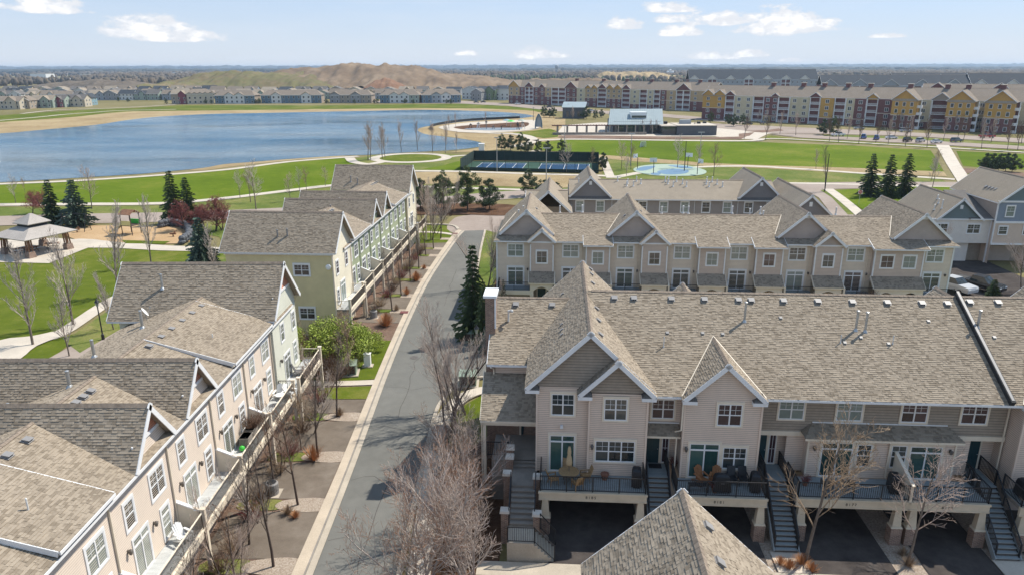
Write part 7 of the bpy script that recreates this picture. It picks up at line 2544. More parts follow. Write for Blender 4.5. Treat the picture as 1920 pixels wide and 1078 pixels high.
def leaf_cloud(rnd_seed, centres, n, size, spread, mat, name='foliage', flat=.0):
  """many leaf-sized quads scattered through clumps: centres (k, 4) x y z r"""
  g = np.random.default_rng(rnd_seed)
  C = np.asarray(centres, float)
  w = C[:, 3] ** 2
  i = g.choice(len(C), n, p=w / w.sum())
  d = g.normal(size=(n, 3))
  d /= np.linalg.norm(d, axis=1, keepdims=True)
  rad = C[i, 3:4] * g.random((n, 1)) ** .45
  P = C[i, :3] + d * rad * np.array([1, 1, 1 - flat])
  a = g.normal(size=(n, 3))
  a /= np.linalg.norm(a, axis=1, keepdims=True)
  b = np.cross(a, g.normal(size=(n, 3)))
  b /= np.linalg.norm(b, axis=1, keepdims=True)
  s1, s2 = size * g.uniform(.6, 1.3, (n, 1)), size * g.uniform(.35, .8, (n, 1))
  V = np.stack([P - a * s1, P + b * s2, P + a * s1, P - b * s2], 1).reshape(-1, 3)
  F = np.arange(n * 4).reshape(-1, 4)
  return raw_mesh(name, V, F, mat)


def spruce_proto(seed, h, r, mat, dens=1.0, droop=.32, tip=.0, power=.9):
  """whorls of boughs, each bough a spray of needle blades"""
  g = np.random.default_rng(seed)
  V = []
  tr = [(0, 0, 0, 0, 0, h * .97, h * .017, .02)]
  z = h * .07
  while z < h * .985:
    f = 1 - (z / h)
    R_ = r * f ** power * g.uniform(.72, 1.18) + .08
    nb = max(4, int((6 + 9 * f) * dens))
    for k in range(nb):
      az = 2 * math.pi * (k + g.random() * .9) / nb
      L = R_ * g.uniform(.5, 1.22)
      c, s = math.cos(az), math.sin(az)
      m = max(3, int(L / .16))
      for j in range(m):
        t = (j + g.random()) / m
        x = L * t
        zz = z - droop * L * t ** 1.4 + .10 * L * t ** 3 + g.normal() * .05
        wd = (.14 + .34 * (1 - t) * L ** .5) * g.uniform(.6, 1.25)
        ln = .20 + .16 * L ** .5
        for sg in (-1, 1):
          tw = sg * (.5 + .5 * g.random())
          p0 = np.array([c * x, s * x, zz])
          out = np.array([c, s, -.25])
          sd = np.array([-s, c, 0]) * tw
          e = p0 + out * ln * .8 + sd * wd + np.array([0, 0, g.normal() * .07 - .05])
          up = np.array([0, 0, .05 + .05 * g.random()])
          w2 = np.array([-s, c, 0]) * .07
          V += [p0 - w2 + up, p0 + w2 - up, e - up * .4, e + out * .08 + up]
    z += h * .03 + .14
  V = np.array(V)
  F = np.arange(len(V)).reshape(-1, 4)
  return raw_mesh('trunk', *tube_arrays(tr, 6), 'bark_dark'), raw_mesh('crown', V, F, mat)


def pine_proto(seed, h, r, mat, n=2600):
  g = np.random.default_rng(seed)
  C = []
  for k in range(44):
    z = h * g.uniform(.16, .95)
    f = math.sin(min(1, (1.04 - z / h) * 1.5) * math.pi / 2) * (1 if z > h * .28 else .75)
    a = g.uniform(0, 6.28)
    d = r * f * g.uniform(.25, .95)
    C.append((d * math.cos(a), d * math.sin(a), z, r * g.uniform(.16, .30) * (.5 + .5 * f)))
  C.append((0, 0, h * .96, r * .2))
  me = leaf_cloud(seed, C, n, .13, 0, mat, 'crown', .25)
  tr = [(0, 0, 0, 0, 0, h * .9, h * .02, .03)] + [(0, 0, c[2] * .8, c[0], c[1], c[2], .05, .02) for c in C]
  return raw_mesh('trunk', *tube_arrays(tr, 5), 'bark_dark'), me


def shrub_mesh(seed, h, r, n, mat, name='twigs', minr=.008, up=.55):
  rnd = random.Random(seed)
  seg = []
  for k in range(n):
    a = rnd.uniform(0, 6.28)
    b = rnd.random() ** .7 * r
    p = Vector((math.cos(a) * b * .35, math.sin(a) * b * .35, 0))
    d = Vector((math.cos(a) * b / r * .8, math.sin(a) * b / r * .8, up + rnd.random() * .5)).normalized()
    L = h * rnd.uniform(.6, 1.1)
    for j in range(3):
      q = p + d * (L / 3)
      seg.append((*p, *q, minr * (1.6 - .4 * j), minr * (1.2 - .35 * j)))
      if j:
        for _ in range(2):
          e = (d + Vector((rnd.gauss(0, .5), rnd.gauss(0, .5), rnd.gauss(.1, .3)))).normalized()
          seg.append((*p, *(p + e * L * .28), minr, minr * .5))
      p = q
      d = (d + Vector((rnd.gauss(0, .18), rnd.gauss(0, .18), .05))).normalized()
  return raw_mesh(name, *tube_arrays(seg, 3), mat)


# ---- prototypes
SLIM = [bare_tree_proto(100 + i, 6.6, .085, 'bark_dark', 'twig_brown' if i % 2 else 'bark', .011, levels=3, kids=(13, 5, 3), spread=.46, ratio=(.40, .5, .5), first=.32, upcurve=.3) for i in range(3)]
PARK = [bare_tree_proto(120 + i, 9.0, .13, 'bark', 'bark_pale', .018, levels=3, kids=(20, 8, 3), spread=.45, ratio=(.42, .45, .5), first=.18, upcurve=.55) for i in range(3)]
SMALL = [bare_tree_proto(140 + i, 5.0, .07, 'bark', m_, .016, levels=3, kids=(13, 6, 3), spread=.5, ratio=(.5, .5, .5), first=.25, upcurve=.3) for i, m_ in enumerate(('bark_pale', 'twig_tan', 'bark_pink'))]
REDS = [bare_tree_proto(160 + i, 4.6, .10, 'bark_dark', 'twig_red', .022, levels=3, kids=(15, 8, 5), spread=.62, ratio=(.62, .5, .5), first=.2, upcurve=.15, stems=2) for i in range(2)]
ALLEY = [bare_tree_proto(150 + i, 5.0, .07, 'bark', m_, .008, levels=3, kids=(12, 8, 5), spread=.52, ratio=(.55, .5, .5), first=.28, upcurve=.25) for i, m_ in enumerate(('twig_tan', 'bark_pink'))]
BIG = [bare_tree_proto(180 + i, h, .075, 'bark_pale', ('bark_pale', ('twig_rust', 'bark_pink', 'twig_rust')[i]), .0085, cut=1, levels=3, kids=(11, 7, 4), spread=.50, ratio=(.52, .5, .5), first=.12, upcurve=.30, stems=st, wob=.10) for i, (h, st) in enumerate(((7.4, 7), (7.0, 6), (6.2, 8)))]
CLUMP = [bare_tree_proto(190 + i, 9.2, .095, 'bark_dark', m_, .010, cut=1, levels=3, kids=(14, 7, 4), spread=.42, ratio=(.45, .48, .5), first=.2, upcurve=.4, stems=2, wob=.07) for i, m_ in enumerate(('bark_pale', 'bark_pink'))]
SPR = [spruce_proto(7, 8.6, 2.5, 'needle', .9), spruce_proto(8, 7.6, 2.9, 'needle_blue', .95), spruce_proto(9, 8.2, 2.6, 'needle', .75, .42)]
PIN = [pine_proto(17, 7.6, 3.0, 'needle_olive', 6500), pine_proto(18, 6.4, 3.2, 'needle', 6500)]
FARTREE = [bare_tree_proto(200 + i, 6.5, .09, 'bark', m_, .03, levels=2, kids=(14, 7), spread=.42, ratio=(.45, .45), first=.25, upcurve=.45) for i, m_ in enumerate(('bark_pale', 'bark_pink', 'twig_brown'))]

# ---- street trees in front of the first row's decks, and the second's
first = [(-13.53, 34.0), (-13.85, 39.98), (-14.07, 45.92), (-14.17, 52.12)]
for i, (x, y) in enumerate(first):
  plant(SLIM[i % 3], ('slim bare street tree in gravel nearest the camera on the lane verge', 'slim bare street tree in gravel, second along the lane verge', 'slim bare street tree in gravel beside an orange tuft', 'slim bare street tree by the verge lawn before the white cabinet')[i], 'tree', x, y, i * 1.3, (1.0, 1.02, .98, 1.0)[i], 'street trees along the lane', 'street_tree')
for i, (x, y) in enumerate([(-14.4, 31.0), (-14.9, 27.6), (-15.6, 36.0), (-15.9, 41.7), (-15.6, 47.0), (-15.8, 52.0)]):
  plant(SLIM[(i + 1) % 3] if i < 4 else SMALL[i % 3], ('bare tree against the deck rail at the picture foot', 'bare tree by the air conditioner below the deck', 'thin bare tree between the decks and the second driveway', 'thin bare tree beside the dividing wall with the green ball deck', 'small bare tree below the planter deck', 'small bare tree in front of the pale end deck')[i], 'tree', x, y, i * 2.1, (.8, .85, .9, .85, .85, .9)[i], 'bare trees under the decks', 'bare_tree')
for i, (x, y, k, s) in enumerate([(-15.0, 26.4, 0, .62), (-16.1, 33.2, 1, .55), (-15.7, 38.2, 0, .5), (-16.2, 43.6, 1, .5), (-15.4, 49.4, 0, .48), (-13.6, 29.6, 1, .5), (-16.0, 54.0, 1, .55)]):
  plant(CLUMP[k], f'pale twiggy bare tree in the planting before the peach row, {ORD[i]} to the camera', 'tree', x, y, i * 1.3, s, 'twiggy trees before the peach row', 'bare_tree')
sec = [(-13.9, 78.4), (-13.7, 84.2), (-13.5, 91.0), (-13.1, 96.8), (-12.9, 103.9), (-12.2, 108.1), (-11.7, 114.7)]
for i, (x, y) in enumerate(sec):
  plant(SLIM[i % 3], f'slim bare street tree before the sage row, {ORD[i]} to the green shrub', 'tree', x, y, i * 1.7 + .5, 1.0 if i < 6 else 1.35, 'street trees before the sage row', 'street_tree')

# ---- pale many-stemmed trees between lane and stairs
big = [(-4.9, 31.5, 0, 1.0, 'pale many-stemmed bare tree at the foot of the picture beside the lane'), (-2.5, 32.6, 1, 1.05, 'spreading pale bare tree in front of the brick-pier stairs'), (-3.6, 36.6, 2, 1.0, 'rusty-tipped bare tree beside the upper stair landing'),
     (-3.9, 41.0, 1, .8, 'bare tree in front of the side porch'), (-4.4, 44.5, 2, .7, 'brown bare tree beside the porch roof corner')]
for i, (x, y, k, s, lb) in enumerate(big):
  plant(BIG[k], lb, 'tree', x, y, i * 1.1, s, 'pale bare trees by the stairs', 'bare_tree')
cl = [(-4.9, 49.0, 0, .95, 'tall pale twin-stemmed bare tree at the corner of the alley'), (-5.0, 53.2, 1, .95, 'tall pinkish bare tree beside the dark spruce'), (-3.6, 52.5, 0, .85, 'tall dark-stemmed bare tree by the lamp post'), (-4.2, 46.5, 1, .85, 'pinkish bare tree leaning over the lane shade'),
    (-2.0, 72.5, 1, .6, 'short pinkish bare tree at the spruce foot'), (-3.2, 88.0, 1, .85, 'reddish bare tree beside the beige row end'), (-3.2, 83.5, 0, .8, 'bare tree on the kerbed lawn by the beige row'), (-2.4, 97.0, 1, .7, 'reddish bare tree near the far end of the lane')]
for i, (x, y, k, s, lb) in enumerate(cl):
  plant(CLUMP[k], lb, 'tree', x, y, i * .9 + .4, s, 'tall bare trees by the lane', 'bare_tree')
for i, (x, y, h_, r_, mt, lb) in enumerate([(-2.2, 38.2, 1.6, 1.3, 'twig_brown', 'brown leafless shrub beside the stair piers'), (-2.6, 40.2, 1.8, 1.4, 'twig_tan', 'tan leafless shrub beneath the porch'), (-3.4, 34.2, 1.5, 1.2, 'twig_brown', 'brown leafless shrub by the lower landing'),
                      (-4.0, 39.0, 1.7, 1.4, 'twig_red', 'reddish leafless shrub in the mulch by the walk'), (-3.2, 43.5, 1.6, 1.3, 'twig_tan', 'tan leafless shrub next to the porch column'), (-4.2, 42.5, 1.4, 1.2, 'twig_brown', 'brown leafless shrub at the walk bend')]):
  tag(inst('shrub', shrub_mesh(300 + i, h_, r_, 170, mt), None, (x, y, .1)), lb, 'shrub', 'leafless shrubs by the stairs')

# ---- evergreens
ev = [(-4.0, 69.6, 0, 1.12, 'tall dark spruce on the kerbed island by the chimney'), (-2.9, 67.6, 2, .72, 'lower dark spruce hugging the chimney roof'), (-2.3, 65.6, 1, .5, 'small spruce between the alley and the chimney')]
for i, (x, y, k, s, lb) in enumerate(ev):
  plant(SPR[k], lb, 'spruce', x, y, i, (s * .78, s * .78, s * 1.08), 'spruces by the alley', 'spruce_tree')
plant(SPR[2], 'narrow dwarf conifer beside the first patio door of the beige row', 'conifer', *uv(-5.9, 76.2), 0, (.28, .28, .55), None, 'spruce_tree')
plant(SPR[0], 'young light green spruce beside the parked pickups', 'spruce', *uv(50.6, 82.5), .6, (.62, .62, .42), None, 'spruce_tree')
for i, ((x, y), s, k, lb) in enumerate(zip([(-82.0, 125.9), (-77.5, 125.4), (-61.3, 128.0), (-58.8, 128.4), (-43.6, 97.4), (77.4, 154.0), (80.3, 152.0), (85.0, 153.9)], (1.0, 1.15, 1.15, 1.0, 1.0, 1.15, 1.15, 1.15), (0, 1, 0, 0, 1, 2, 2, 2),
                      ('dark spruce behind the picnic shelter', 'big blue-green spruce behind the swings', 'dark spruce by the dark stone wall', 'dark spruce touching the red-budded crab apples', 'blue-green spruce alone on the park lawn',
                       'dark spruce beside the red and white traffic sign', 'dark spruce in the middle of the trio on the corner lawn', 'dark spruce of the corner trio next to the blue houses'))):
  plant(SPR[k], lb, 'spruce', x, y, i * .8, s, 'park spruces', 'spruce_tree')
for i, ((x, y), s, k, lb) in enumerate(zip([(-18.2, 140.7), (-13.6, 141.2), (-8.7, 138.9), (-4.4, 140.0), (3.8, 155.8), (7.2, 153.7), (9.7, 154.4)], (.95, 1.0, 1.15, .95, .9, .6, .5), (1, 0, 0, 1, 1, 1, 1),
                      ('rounded pine against the sage row end', 'tall pine behind the pinkish bare trees', 'tallest pine in the mulch bed at the lane end', 'broad pine at the mulch bed edge', 'pine behind the lower brown wing', 'small pine by the street lamp', 'low bushy pine touching the grey row'))):
  plant(PIN[k], lb, 'pine', x, y, i * 1.1, s, 'pines at the lane end', 'pine_tree')
for i, (x, y) in enumerate([(-3.3, 245.3), (-0.4, 245.2), (3.1, 240.3), (5.4, 238.7), (8.7, 237.1), (11.8, 235.5), (16.0, 234.0)]):
  plant(PIN[i % 2], f'dark pine behind the tennis fence, {ORD[i]} to the lake', 'pine', x, y, i * .7, (.75, .8, .85, .7, .6, .65, .65)[i], 'pines by the tennis courts', 'pine_tree')
for i, (x, y) in enumerate([(18.2, 411.2), (21.2, 411.1), (23.6, 411.0), (40.5, 397.5), (45.4, 397.3), (50.4, 410.0), (100.1, 368.1), (106.8, 360.8), (110.8, 350.5), (128.1, 299.3), (132.2, 299.1), (104.6, 344.3)]):
  plant(PIN[i % 2], f'dark conifer by the apartments, {ORD[i]} to the lake tip', 'conifer', x, y, i * .7, (.9, .75, .8, 1.05, .7, .7, .75, .75, .75, 1.0, 1.0, .9)[i], 'conifers before the apartments', 'pine_tree')
for i, (x, y) in enumerate([(126.8, 192.2), (128.5, 192.1), (129.8, 191.1), (132.3, 192.1), (133.3, 191.0)]):
  plant(PIN[1], f'round dark evergreen beyond the blue house roof, {ORD[i]} to the diagonal path', 'evergreen', x, y, i, .75, 'round evergreens beyond the blue house', 'pine_tree')
plant(PIN[1], 'round clipped evergreen at the tennis fence corner', 'evergreen', *(24.9, 196.2), 0, (.6, .6, .75), None, 'pine_tree')

# ---- spring-green shrub between the two rows
g_ = np.random.default_rng(77)
C = []
for k in range(46):
  a, d = g_.uniform(0, 6.28), g_.random() ** .6 * 4.2
  C.append((d * math.cos(a) * 1.15, d * math.sin(a) * .9, 1.1 + 2.6 * (1 - (d / 4.2) ** 2) * g_.uniform(.55, 1.05), g_.uniform(.45, .95)))
r = thing('willow_shrub', 'big spring-green leafing shrub between the cream end deck and the butter yellow wall', 'shrub', (-18.0, 63.6, 0), 0, None, (1.05, 1.1, 1.08))
inst('foliage', leaf_cloud(5, C, 11000, .085, 0, 'spring'), r)
inst('stems', shrub_mesh(55, 3.6, 3.2, 260, 'twig_brown', 'stems', .012, .75), r)
r = thing('willow_shrub', 'smaller spring-green shrub on the lawn side of the big one', 'shrub', (-15.4, 65.6, 0), 1.0, None, .66)
inst('foliage', leaf_cloud(6, C, 7000, .11, 0, 'spring'), r)
inst('stems', shrub_mesh(56, 3.6, 3.0, 140, 'twig_tan', 'stems', .015, .75), r)
for i, (x, y, s, m_) in enumerate([(-16.2, 59.4, 1.1, 'twig_brown'), (-17.8, 60.4, 1.2, 'twig_brown'), (-18.6, 61.5, 1.2, 'twig_red'), (-15.3, 60.8, .8, 'twig_tan')]):
  tag(inst('shrub', shrub_mesh(320 + i, 2.2, 1.6, 190, m_), None, (x, y, .05), 0, (s, s, s)), ('brown leafless shrub beneath the pale end deck', 'brown leafless shrub at the foot of the green one', 'reddish leafless shrub by the butter yellow wall', 'tan leafless shrub at the edge of the verge lawn')[i], 'shrub', 'leafless shrubs at the green one')
plant(SMALL[1], 'bare tree rising through the brown shrubs by the white cabinet', 'tree', -14.9, 60.0, 0, 1.1, None, 'bare_tree')
plant(SMALL[1], 'dark conifer-like bare tree beside the butter yellow wall', 'tree', -21.5, 66.0, 0, 1.0, None, 'bare_tree')
# low shrubs along the front of both rows
k = 0
for row, x0, ys in (('first', -16.3, [25.5, 28.2, 30.0, 33.6, 35.4, 38.6, 40.4, 43.8, 46.2, 49.6, 51.8, 55.0]), ('sage', None, [76, 79, 82.5, 85, 88, 91, 94, 97, 100, 103, 106])):
  for j, yv in enumerate(ys):
    x, y = (x0, yv) if x0 else (l2.W(yv, -2.4)[0], l2.W(yv, -2.4)[1])
    m_ = ('twig_brown', 'twig_tan', 'twig_red')[k % 3]
    tag(inst('shrub', shrub_mesh(340 + k % 5, 1.2, .9, 90, m_), None, (x, y, .05), k * .7), f"{('brown', 'tan', 'reddish')[k % 3]} leafless shrub under the {row} row's deck, {ORD[j]} to the {'camera' if row == 'first' else 'green shrub'}", 'shrub', f"shrubs under the {row} row's deck")
    k += 1


def tuft(seed, mat, h=.8, n=220):
  g = np.random.default_rng(seed)
  a, b = g.uniform(0, 6.28, n), g.random(n)
  p = np.stack([np.cos(a) * b * .18, np.sin(a) * b * .18, np.zeros(n)], 1)
  e = p + np.stack([np.cos(a) * b * h * .75, np.sin(a) * b * h * .75, h * (1.05 - .55 * b)], 1) * g.uniform(.7, 1.1, (n, 1))
  w = np.stack([-np.sin(a), np.cos(a), np.zeros(n)], 1) * .018
  V = np.stack([p - w, p + w, e + w * .3, e - w * .3], 1).reshape(-1, 3)
  return raw_mesh('ornamental_grass', V, np.arange(4 * n).reshape(-1, 4), mat)


TUFT = [tuft(1, 'rust_grass', 1.0), tuft(2, 'rust_grass', .7), tuft(3, 'twig_tan', .8)]
tf = [(-14.3, 45.5, 0, 1.2), (-14.0, 52.4, 2, .9), (-14.2, 39.0, 2, .8), (-13.6, 38.6, 1, .7)] + [(*l2.W(v_, -4.6)[:2], k_, s_) for v_, k_, s_ in ((72.3, 0, 1.5), (73.0, 0, 1.3), (83.6, 0, 1.0), (89.5, 0, 1.3), (90.1, 0, 1.1), (77.6, 2, .9), (95.5, 1, .9))]
for i, (x, y, k, s) in enumerate(tf):
  tag(inst('ornamental_grass', TUFT[k], None, (x, y, .1), i, (s, s, s)), (f'dry rust-coloured ornamental grass tuft, {ORD[i]} to the camera along the lane verges'), 'grass tuft', 'ornamental grass tufts on the verges')
for i, (u, v, k, s) in enumerate([(12.9, 34.9, 1, .8), (13.3, 34.6, 1, .9), (14.1, 35.0, 1, 1.0), (14.5, 34.5, 1, .8), (20.1, 35.3, 2, .8), (20.2, 36.2, 2, .7)]):
  tag(inst('ornamental_grass', TUFT[k], None, (*uv(u, v), .1), i, (s, s, s)), f'dry rust-coloured grass tuft in the gravel between driveways, {ORD[i]} to the first steps', 'grass tuft', 'ornamental grass tufts between driveways')
# small trees standing in the alley gravel
plant(ALLEY[0], 'small bare tree in the gravel at the foot of the middle stairs', 'tree', *uv(14.35, 35.2), .4, 1.6, 'alley trees', 'bare_tree')
plant(ALLEY[1], 'wide bare tree in the gravel strip between the paired driveways', 'tree', *uv(20.05, 35.4), 1.4, 1.3, 'alley trees', 'bare_tree')
plant(ALLEY[0], 'bare tree cut by the picture edge at the last stairs', 'tree', *uv(27.9, 36.0), 2.2, 1.0, 'alley trees', 'bare_tree')

# ---- park trees
pk = [(-49.08, 68.46), (-44.06, 66.27), (-46.7, 80.4), (-51.3, 98.3), (-44.5, 77.9), (-48.36, 67.0)]
for i, (x, y) in enumerate([(-48.9, 68.02), (-48.3, 74.0), (-49.3, 85.3), (-52.0, 99.5), (-43.51, 65.16), (-43.1, 72.6), (-40.0, 92.8)]):
  plant(PARK[i % 3], ('pale bare tree at the bend of the park path', 'pale bare tree in front of the picnic shelter', 'tall pale bare tree before the yellow slide', 'pale bare tree on the walk by the play sand', 'brown bare tree in the mulch by the lamp post', 'brown bare tree beside the first row roof', 'thin bare tree beside the blue-green spruce')[i], 'tree', x, y, i * 1.2, (1.0, 1.0, 1.1, .95, .62, .62, .7)[i], 'bare trees of the park', 'bare_tree')
for i, (x, y) in enumerate([(-93.1, 136.8), (-89.0, 135.2), (-56.5, 121.7), (-54.7, 122.1), (-51.4, 121.2), (-50.4, 122.0), (-53.8, 122.9)]):
  plant(REDS[i % 2], f'red-budded crab apple, {ORD[i]} to the picnic shelter', 'tree', x, y, i * 1.4, (.85, 1.0, 1.0, .9, 1.15, 1.0, .8)[i], 'red-budded crab apples', 'crab_apple')
for i, (x, y) in enumerate([(-103.9, 148.4), (-110.7, 161.8), (-84.5, 142.2), (-50.9, 140.6), (-54.9, 148.9), (-46.8, 150.0), (-48.4, 162.3), (-47.2, 163.7), (-44.4, 169.8), (-59.0, 154.1)]):
  plant(SMALL[i % 3], f'pale bare tree on the lakeside lawn, {ORD[i]} to the picture edge', 'tree', x, y, i, (1.0, .6, 1.45, 1.6, 1.2, 1.0, .9, .9, .8, 1.0)[i], 'bare trees on the lakeside lawn', 'bare_tree')
for i, (x, y) in enumerate([(-13.2, 113.6), (-12.8, 118.3), (-12.7, 129.3), (-15.4, 126.9), (-11.7, 134.2)]):
  plant(CLUMP[i % 2], f'pinkish bare tree behind the sage row, {ORD[i]} to its end deck', 'tree', x, y, i, .78, 'bare trees at the lane end', 'bare_tree')
for i, (x, y) in enumerate([(-43.6, 218.6), (-43.0, 219.9), (-39.9, 222.5), (-39.5, 225.2), (-37.0, 242.8), (-32.2, 247.6), (-26.4, 241.0), (-21.8, 237.8), (-18.3, 237.7), (-12.7, 354.7), (-28.1, 327.5), (-26.1, 342.3)]):
  plant(FARTREE[1], f'reddish bare sapling by the round path, {ORD[i]} to the lakeside lawn', 'tree', x, y, i * .8, (1.5, 1.45, 1.4, 1.3, 1.35, 1.35, 1.3, 1.3, .9, .9, .9, .9)[i], 'bare saplings by the lake', 'bare_tree')
for i, (x, y) in enumerate([(14.6, 191.2), (30.3, 198.2), (32.9, 198.2), (46.2, 200.1), (51.2, 197.8), (52.1, 184.7), (29.7, 185.1), (83.6, 197.2), (116.3, 196.6), (98.0, 165.9), (103.1, 175.6), (22.2, 198.4)]):
  plant(SMALL[(i * 2) % 3], f'bare tree around the sports courts, {ORD[i]} to the tennis fence', 'tree', x, y, i * .8, (1.4, 1.3, 1.2, 1.5, 1.2, 1.4, .9, .9, .9, 1.2, 1.0, 1.0)[i], 'bare trees at the sports courts', 'bare_tree')
plant(SLIM[0], 'bare street tree at the side street corner', 'tree', *(70.6, 160.4), 0, 1.35, None, 'bare_tree')
avs = [(1462, 253), (1395, 262), (1435, 264), (1492, 255), (1555, 266), (1572, 268), (1588, 262), (1610, 271), (1642, 268), (1665, 272), (1676, 262), (1697, 276), (1706, 263), (1738, 278), (1740, 262), (1768, 266), (1795, 262), (1805, 268), (1840, 280), (1888, 284), (1908, 282), (1858, 268), (1915, 270)]
for i, (px, py) in enumerate(avs):
  plant(FARTREE[2 if i % 3 else 1], f'bare avenue tree beside the parked cars, {ORD[i] if i < 18 else ORD[i - 18] + " but seventeen"} to the pavilion', 'tree', *unproject(px, py), i * .8, 1.25, 'avenue trees by the parked cars', 'bare_tree')
for i, (px, py) in enumerate([(1300, 252), (1165, 250), (1206, 252), (1220, 252), (1230, 252), (1073, 228), (1062, 222), (1150, 224), (1690, 243), (1790, 248), (1840, 252), (1860, 250), (1420, 231), (1436, 232)]):
  plant(FARTREE[i % 2], f'bare sapling before the pavilion and apartments, {ORD[i]} to the lake tip', 'tree', *unproject(px, py), i, (.8 if i < 5 else 1.0), 'saplings before the apartments', 'bare_tree')
plant(CLUMP[1], 'reddish bare tree between the parked pickups and the off-white house', 'tree', *uv(57.5, 88.0), 0, .75, None, 'bare_tree')
plant(CLUMP[0], 'yellow-tipped bare tree beside the pickups at the picture edge', 'tree', *uv(60.0, 89.5), 2, .85, None, 'bare_tree')
plant(CLUMP[1], 'brown bare tree over the roof valley by the blue gable', 'tree', *uv(48.0, 97.0), 1, .8, None, 'bare_tree')
tag(inst('shrub', shrub_mesh(399, 1.6, 1.3, 150, 'twig_brown'), None, (*uv(33.9, 76.0), 2.4)), 'brown leafless shrub heaped on the terrace of the beige row', 'shrub')
# small green tufts and shrubs by the houses across the lake
for i, (px, py) in enumerate([(55, 203), (70, 203), (88, 203), (172, 197), (222, 191), (240, 192), (312, 196), (386, 196), (397, 196), (480, 195), (486, 195), (612, 195), (665, 196), (702, 195), (708, 195), (760, 195), (775, 196), (838, 195), (845, 196)]):
  x, y = unproject(px, py)
  plant(PIN[i % 2], f'small green tree at the lakeside houses, {ORD[i] if i < 18 else "farthest"} from the picture edge' if i >= 18 else f'small green tree at the lakeside houses, {ORD[i]} to the picture edge', 'tree', x, y, i, .5 + .04 * (i % 4), 'small trees at the lakeside houses', 'small_tree')

# ------------------------------------------------------------------ driveways and gravel in front of the decks
ty = [p[1] for p in first]
for a, b in [(27.6, ty[0] - .75)] + [(p + .7, q - .75) for p, q in zip(ty, ty[1:])] + [(ty[3] + .7, 55.3)]:
  sheet('driveway', [(-18.0, a), (-12.32, a), (-12.32, b), (-18.0, b)], 'asphalt_tan', 0.085)
for y in ty:
  sheet('gravel_bed', smooth([(-14.7, y - .55), (-12.32, y - .72), (-12.32, y + .7), (-14.6, y + .6), (-15.3, y)], True, 3), 'gravel', 0.10)
  sheet('verge', smooth([(-17.5, y - .5), (-15.2, y - .55), (-14.6, y), (-15.3, y + .6), (-17.5, y + .5)], True, 3), 'grass_dry', 0.095)
sv = [(x * math.sin(-AB) + y * math.cos(AB)) for x, y in sec]
for i, v in enumerate(sv):
  a = [l2.W(v + d, e)[:2] for d, e in ((-.7, -4.0), (-.7, -7.0), (.7, -7.0), (.7, -4.0))]
  sheet('gravel_bed', a, 'gravel', 0.10)
  sheet('verge', [l2.W(v + d, e)[:2] for d, e in ((-.5, -1.6), (-.5, -4.0), (.5, -4.0), (.5, -1.6))], 'grass_dry', 0.095)
for a, b in [(sv[0] - 4.0, sv[0] - .7)] + [(p + .7, q - .7) for p, q in zip(sv[:-1], sv[1:-1] + [sv[-1]])]:
  sheet('driveway', [l2.W(v, e)[:2] for v, e in ((a, -1), (a, -7), (b, -7.2), (b, -1))], 'asphalt_tan', 0.085)
sheet('driveway', [(-11.3, 61), (-22, 60.2), (-22, 60.3), (-12.3, 61.5)], 'asphalt_tan', 0.06)


def single(name, mb, mats, label, cat, loc, rot=0, group=None, smooth=False):
  return tag(mb.build(name, mats, None, loc=loc, rotz=rot, smooth=smooth), label, cat, group)


# ------------------------------------------------------------------ things on the decks
def part(mb, name, mat, r, **k):
  return mb.build(name, mat, r, **k)


def dz(u, v):
  return (*uv(u, v), 2.99)


def wicker_chair(label, loc, rot, mat='wicker', grp='wicker chairs at the umbrella table'):
  r = thing('patio_chair', label, 'chair', loc, rot, grp)
  m = MB()
  m.box(-.26, -.26, .38, .26, .26, .45)
  part(m, 'seat', mat, r)
  m = MB()
  m.slab([(-.27, .22, .45), (.27, .22, .45), (.24, .42, 1.0), (-.24, .42, 1.0)], .05)
  part(m, 'backrest', mat, r)
  for x in (-.28, .24):
    m = MB()
    m.box(x, -.26, .6, x + .05, .3, .65)
    m.box(x, -.26, .4, x + .05, -.2, .6)
    part(m, 'arm', mat, r)
    for y in (-.23, .22):
      m = MB()
      m.beam((x + .02, y, .4), (x + .02, y * 1.15, 0), .04, .04)
      part(m, 'leg', mat, r)
  return r


def adirondack(label, loc, rot, mat, grp=None):
  r = thing('lounge_chair', label, 'chair', loc, rot, grp)
  m = MB()
  m.slab([(-.27, -.35, .38), (.27, -.35, .38), (.27, .25, .26), (-.27, .25, .26)], .04)
  part(m, 'seat', mat, r)
  for k in range(5):
    m = MB()
    x = -.26 + k * .105
    hh = 1.02 - .05 * abs(k - 2) ** 1.5
    m.slab([(x, .2, .28), (x + .095, .2, .28), (x + .1, .5, hh), (x - .005, .5, hh)], .03)
    part(m, 'slat', mat, r)
  for x in (-.37, .26):
    m = MB()
    m.box(x, -.4, .53, x + .12, .35, .57)
    part(m, 'arm', mat, r)
    m = MB()
    m.box(x + .03, -.36, 0, x + .09, -.27, .53)
    m.beam((x + .06, -.3, .3), (x + .06, .55, .03), .05, .09)
    part(m, 'leg', mat, r)
  return r


def covered_grill(label, loc, rot, w=.75):
  r = thing('grill', label, 'grill', loc, rot, 'covered grills on the decks')
  m = MB()
  for z0, z1, a0, b0, a1, b1 in ((.12, .85, w * .55, .3, w * .5, .28), (.85, 1.08, w * .5, .28, w * .42, .24), (1.08, 1.2, w * .42, .24, w * .25, .12)):
    m.taper(0, 0, z0, z1, a0, b0, a1, b1)
  part(m, 'cover', 'cover', r)
  for x in (-w * .4, w * .4):
    m = MB()
    m.tube((x, -.2, .08), (x, .2, .08), .08, .08, 8)
    part(m, 'wheel', 'rubber', r)
  m = MB()
  m.box(-w * .12, -.285, .62, w * .12, -.265, .7)
  part(m, 'badge', 'vent', r)
  return r


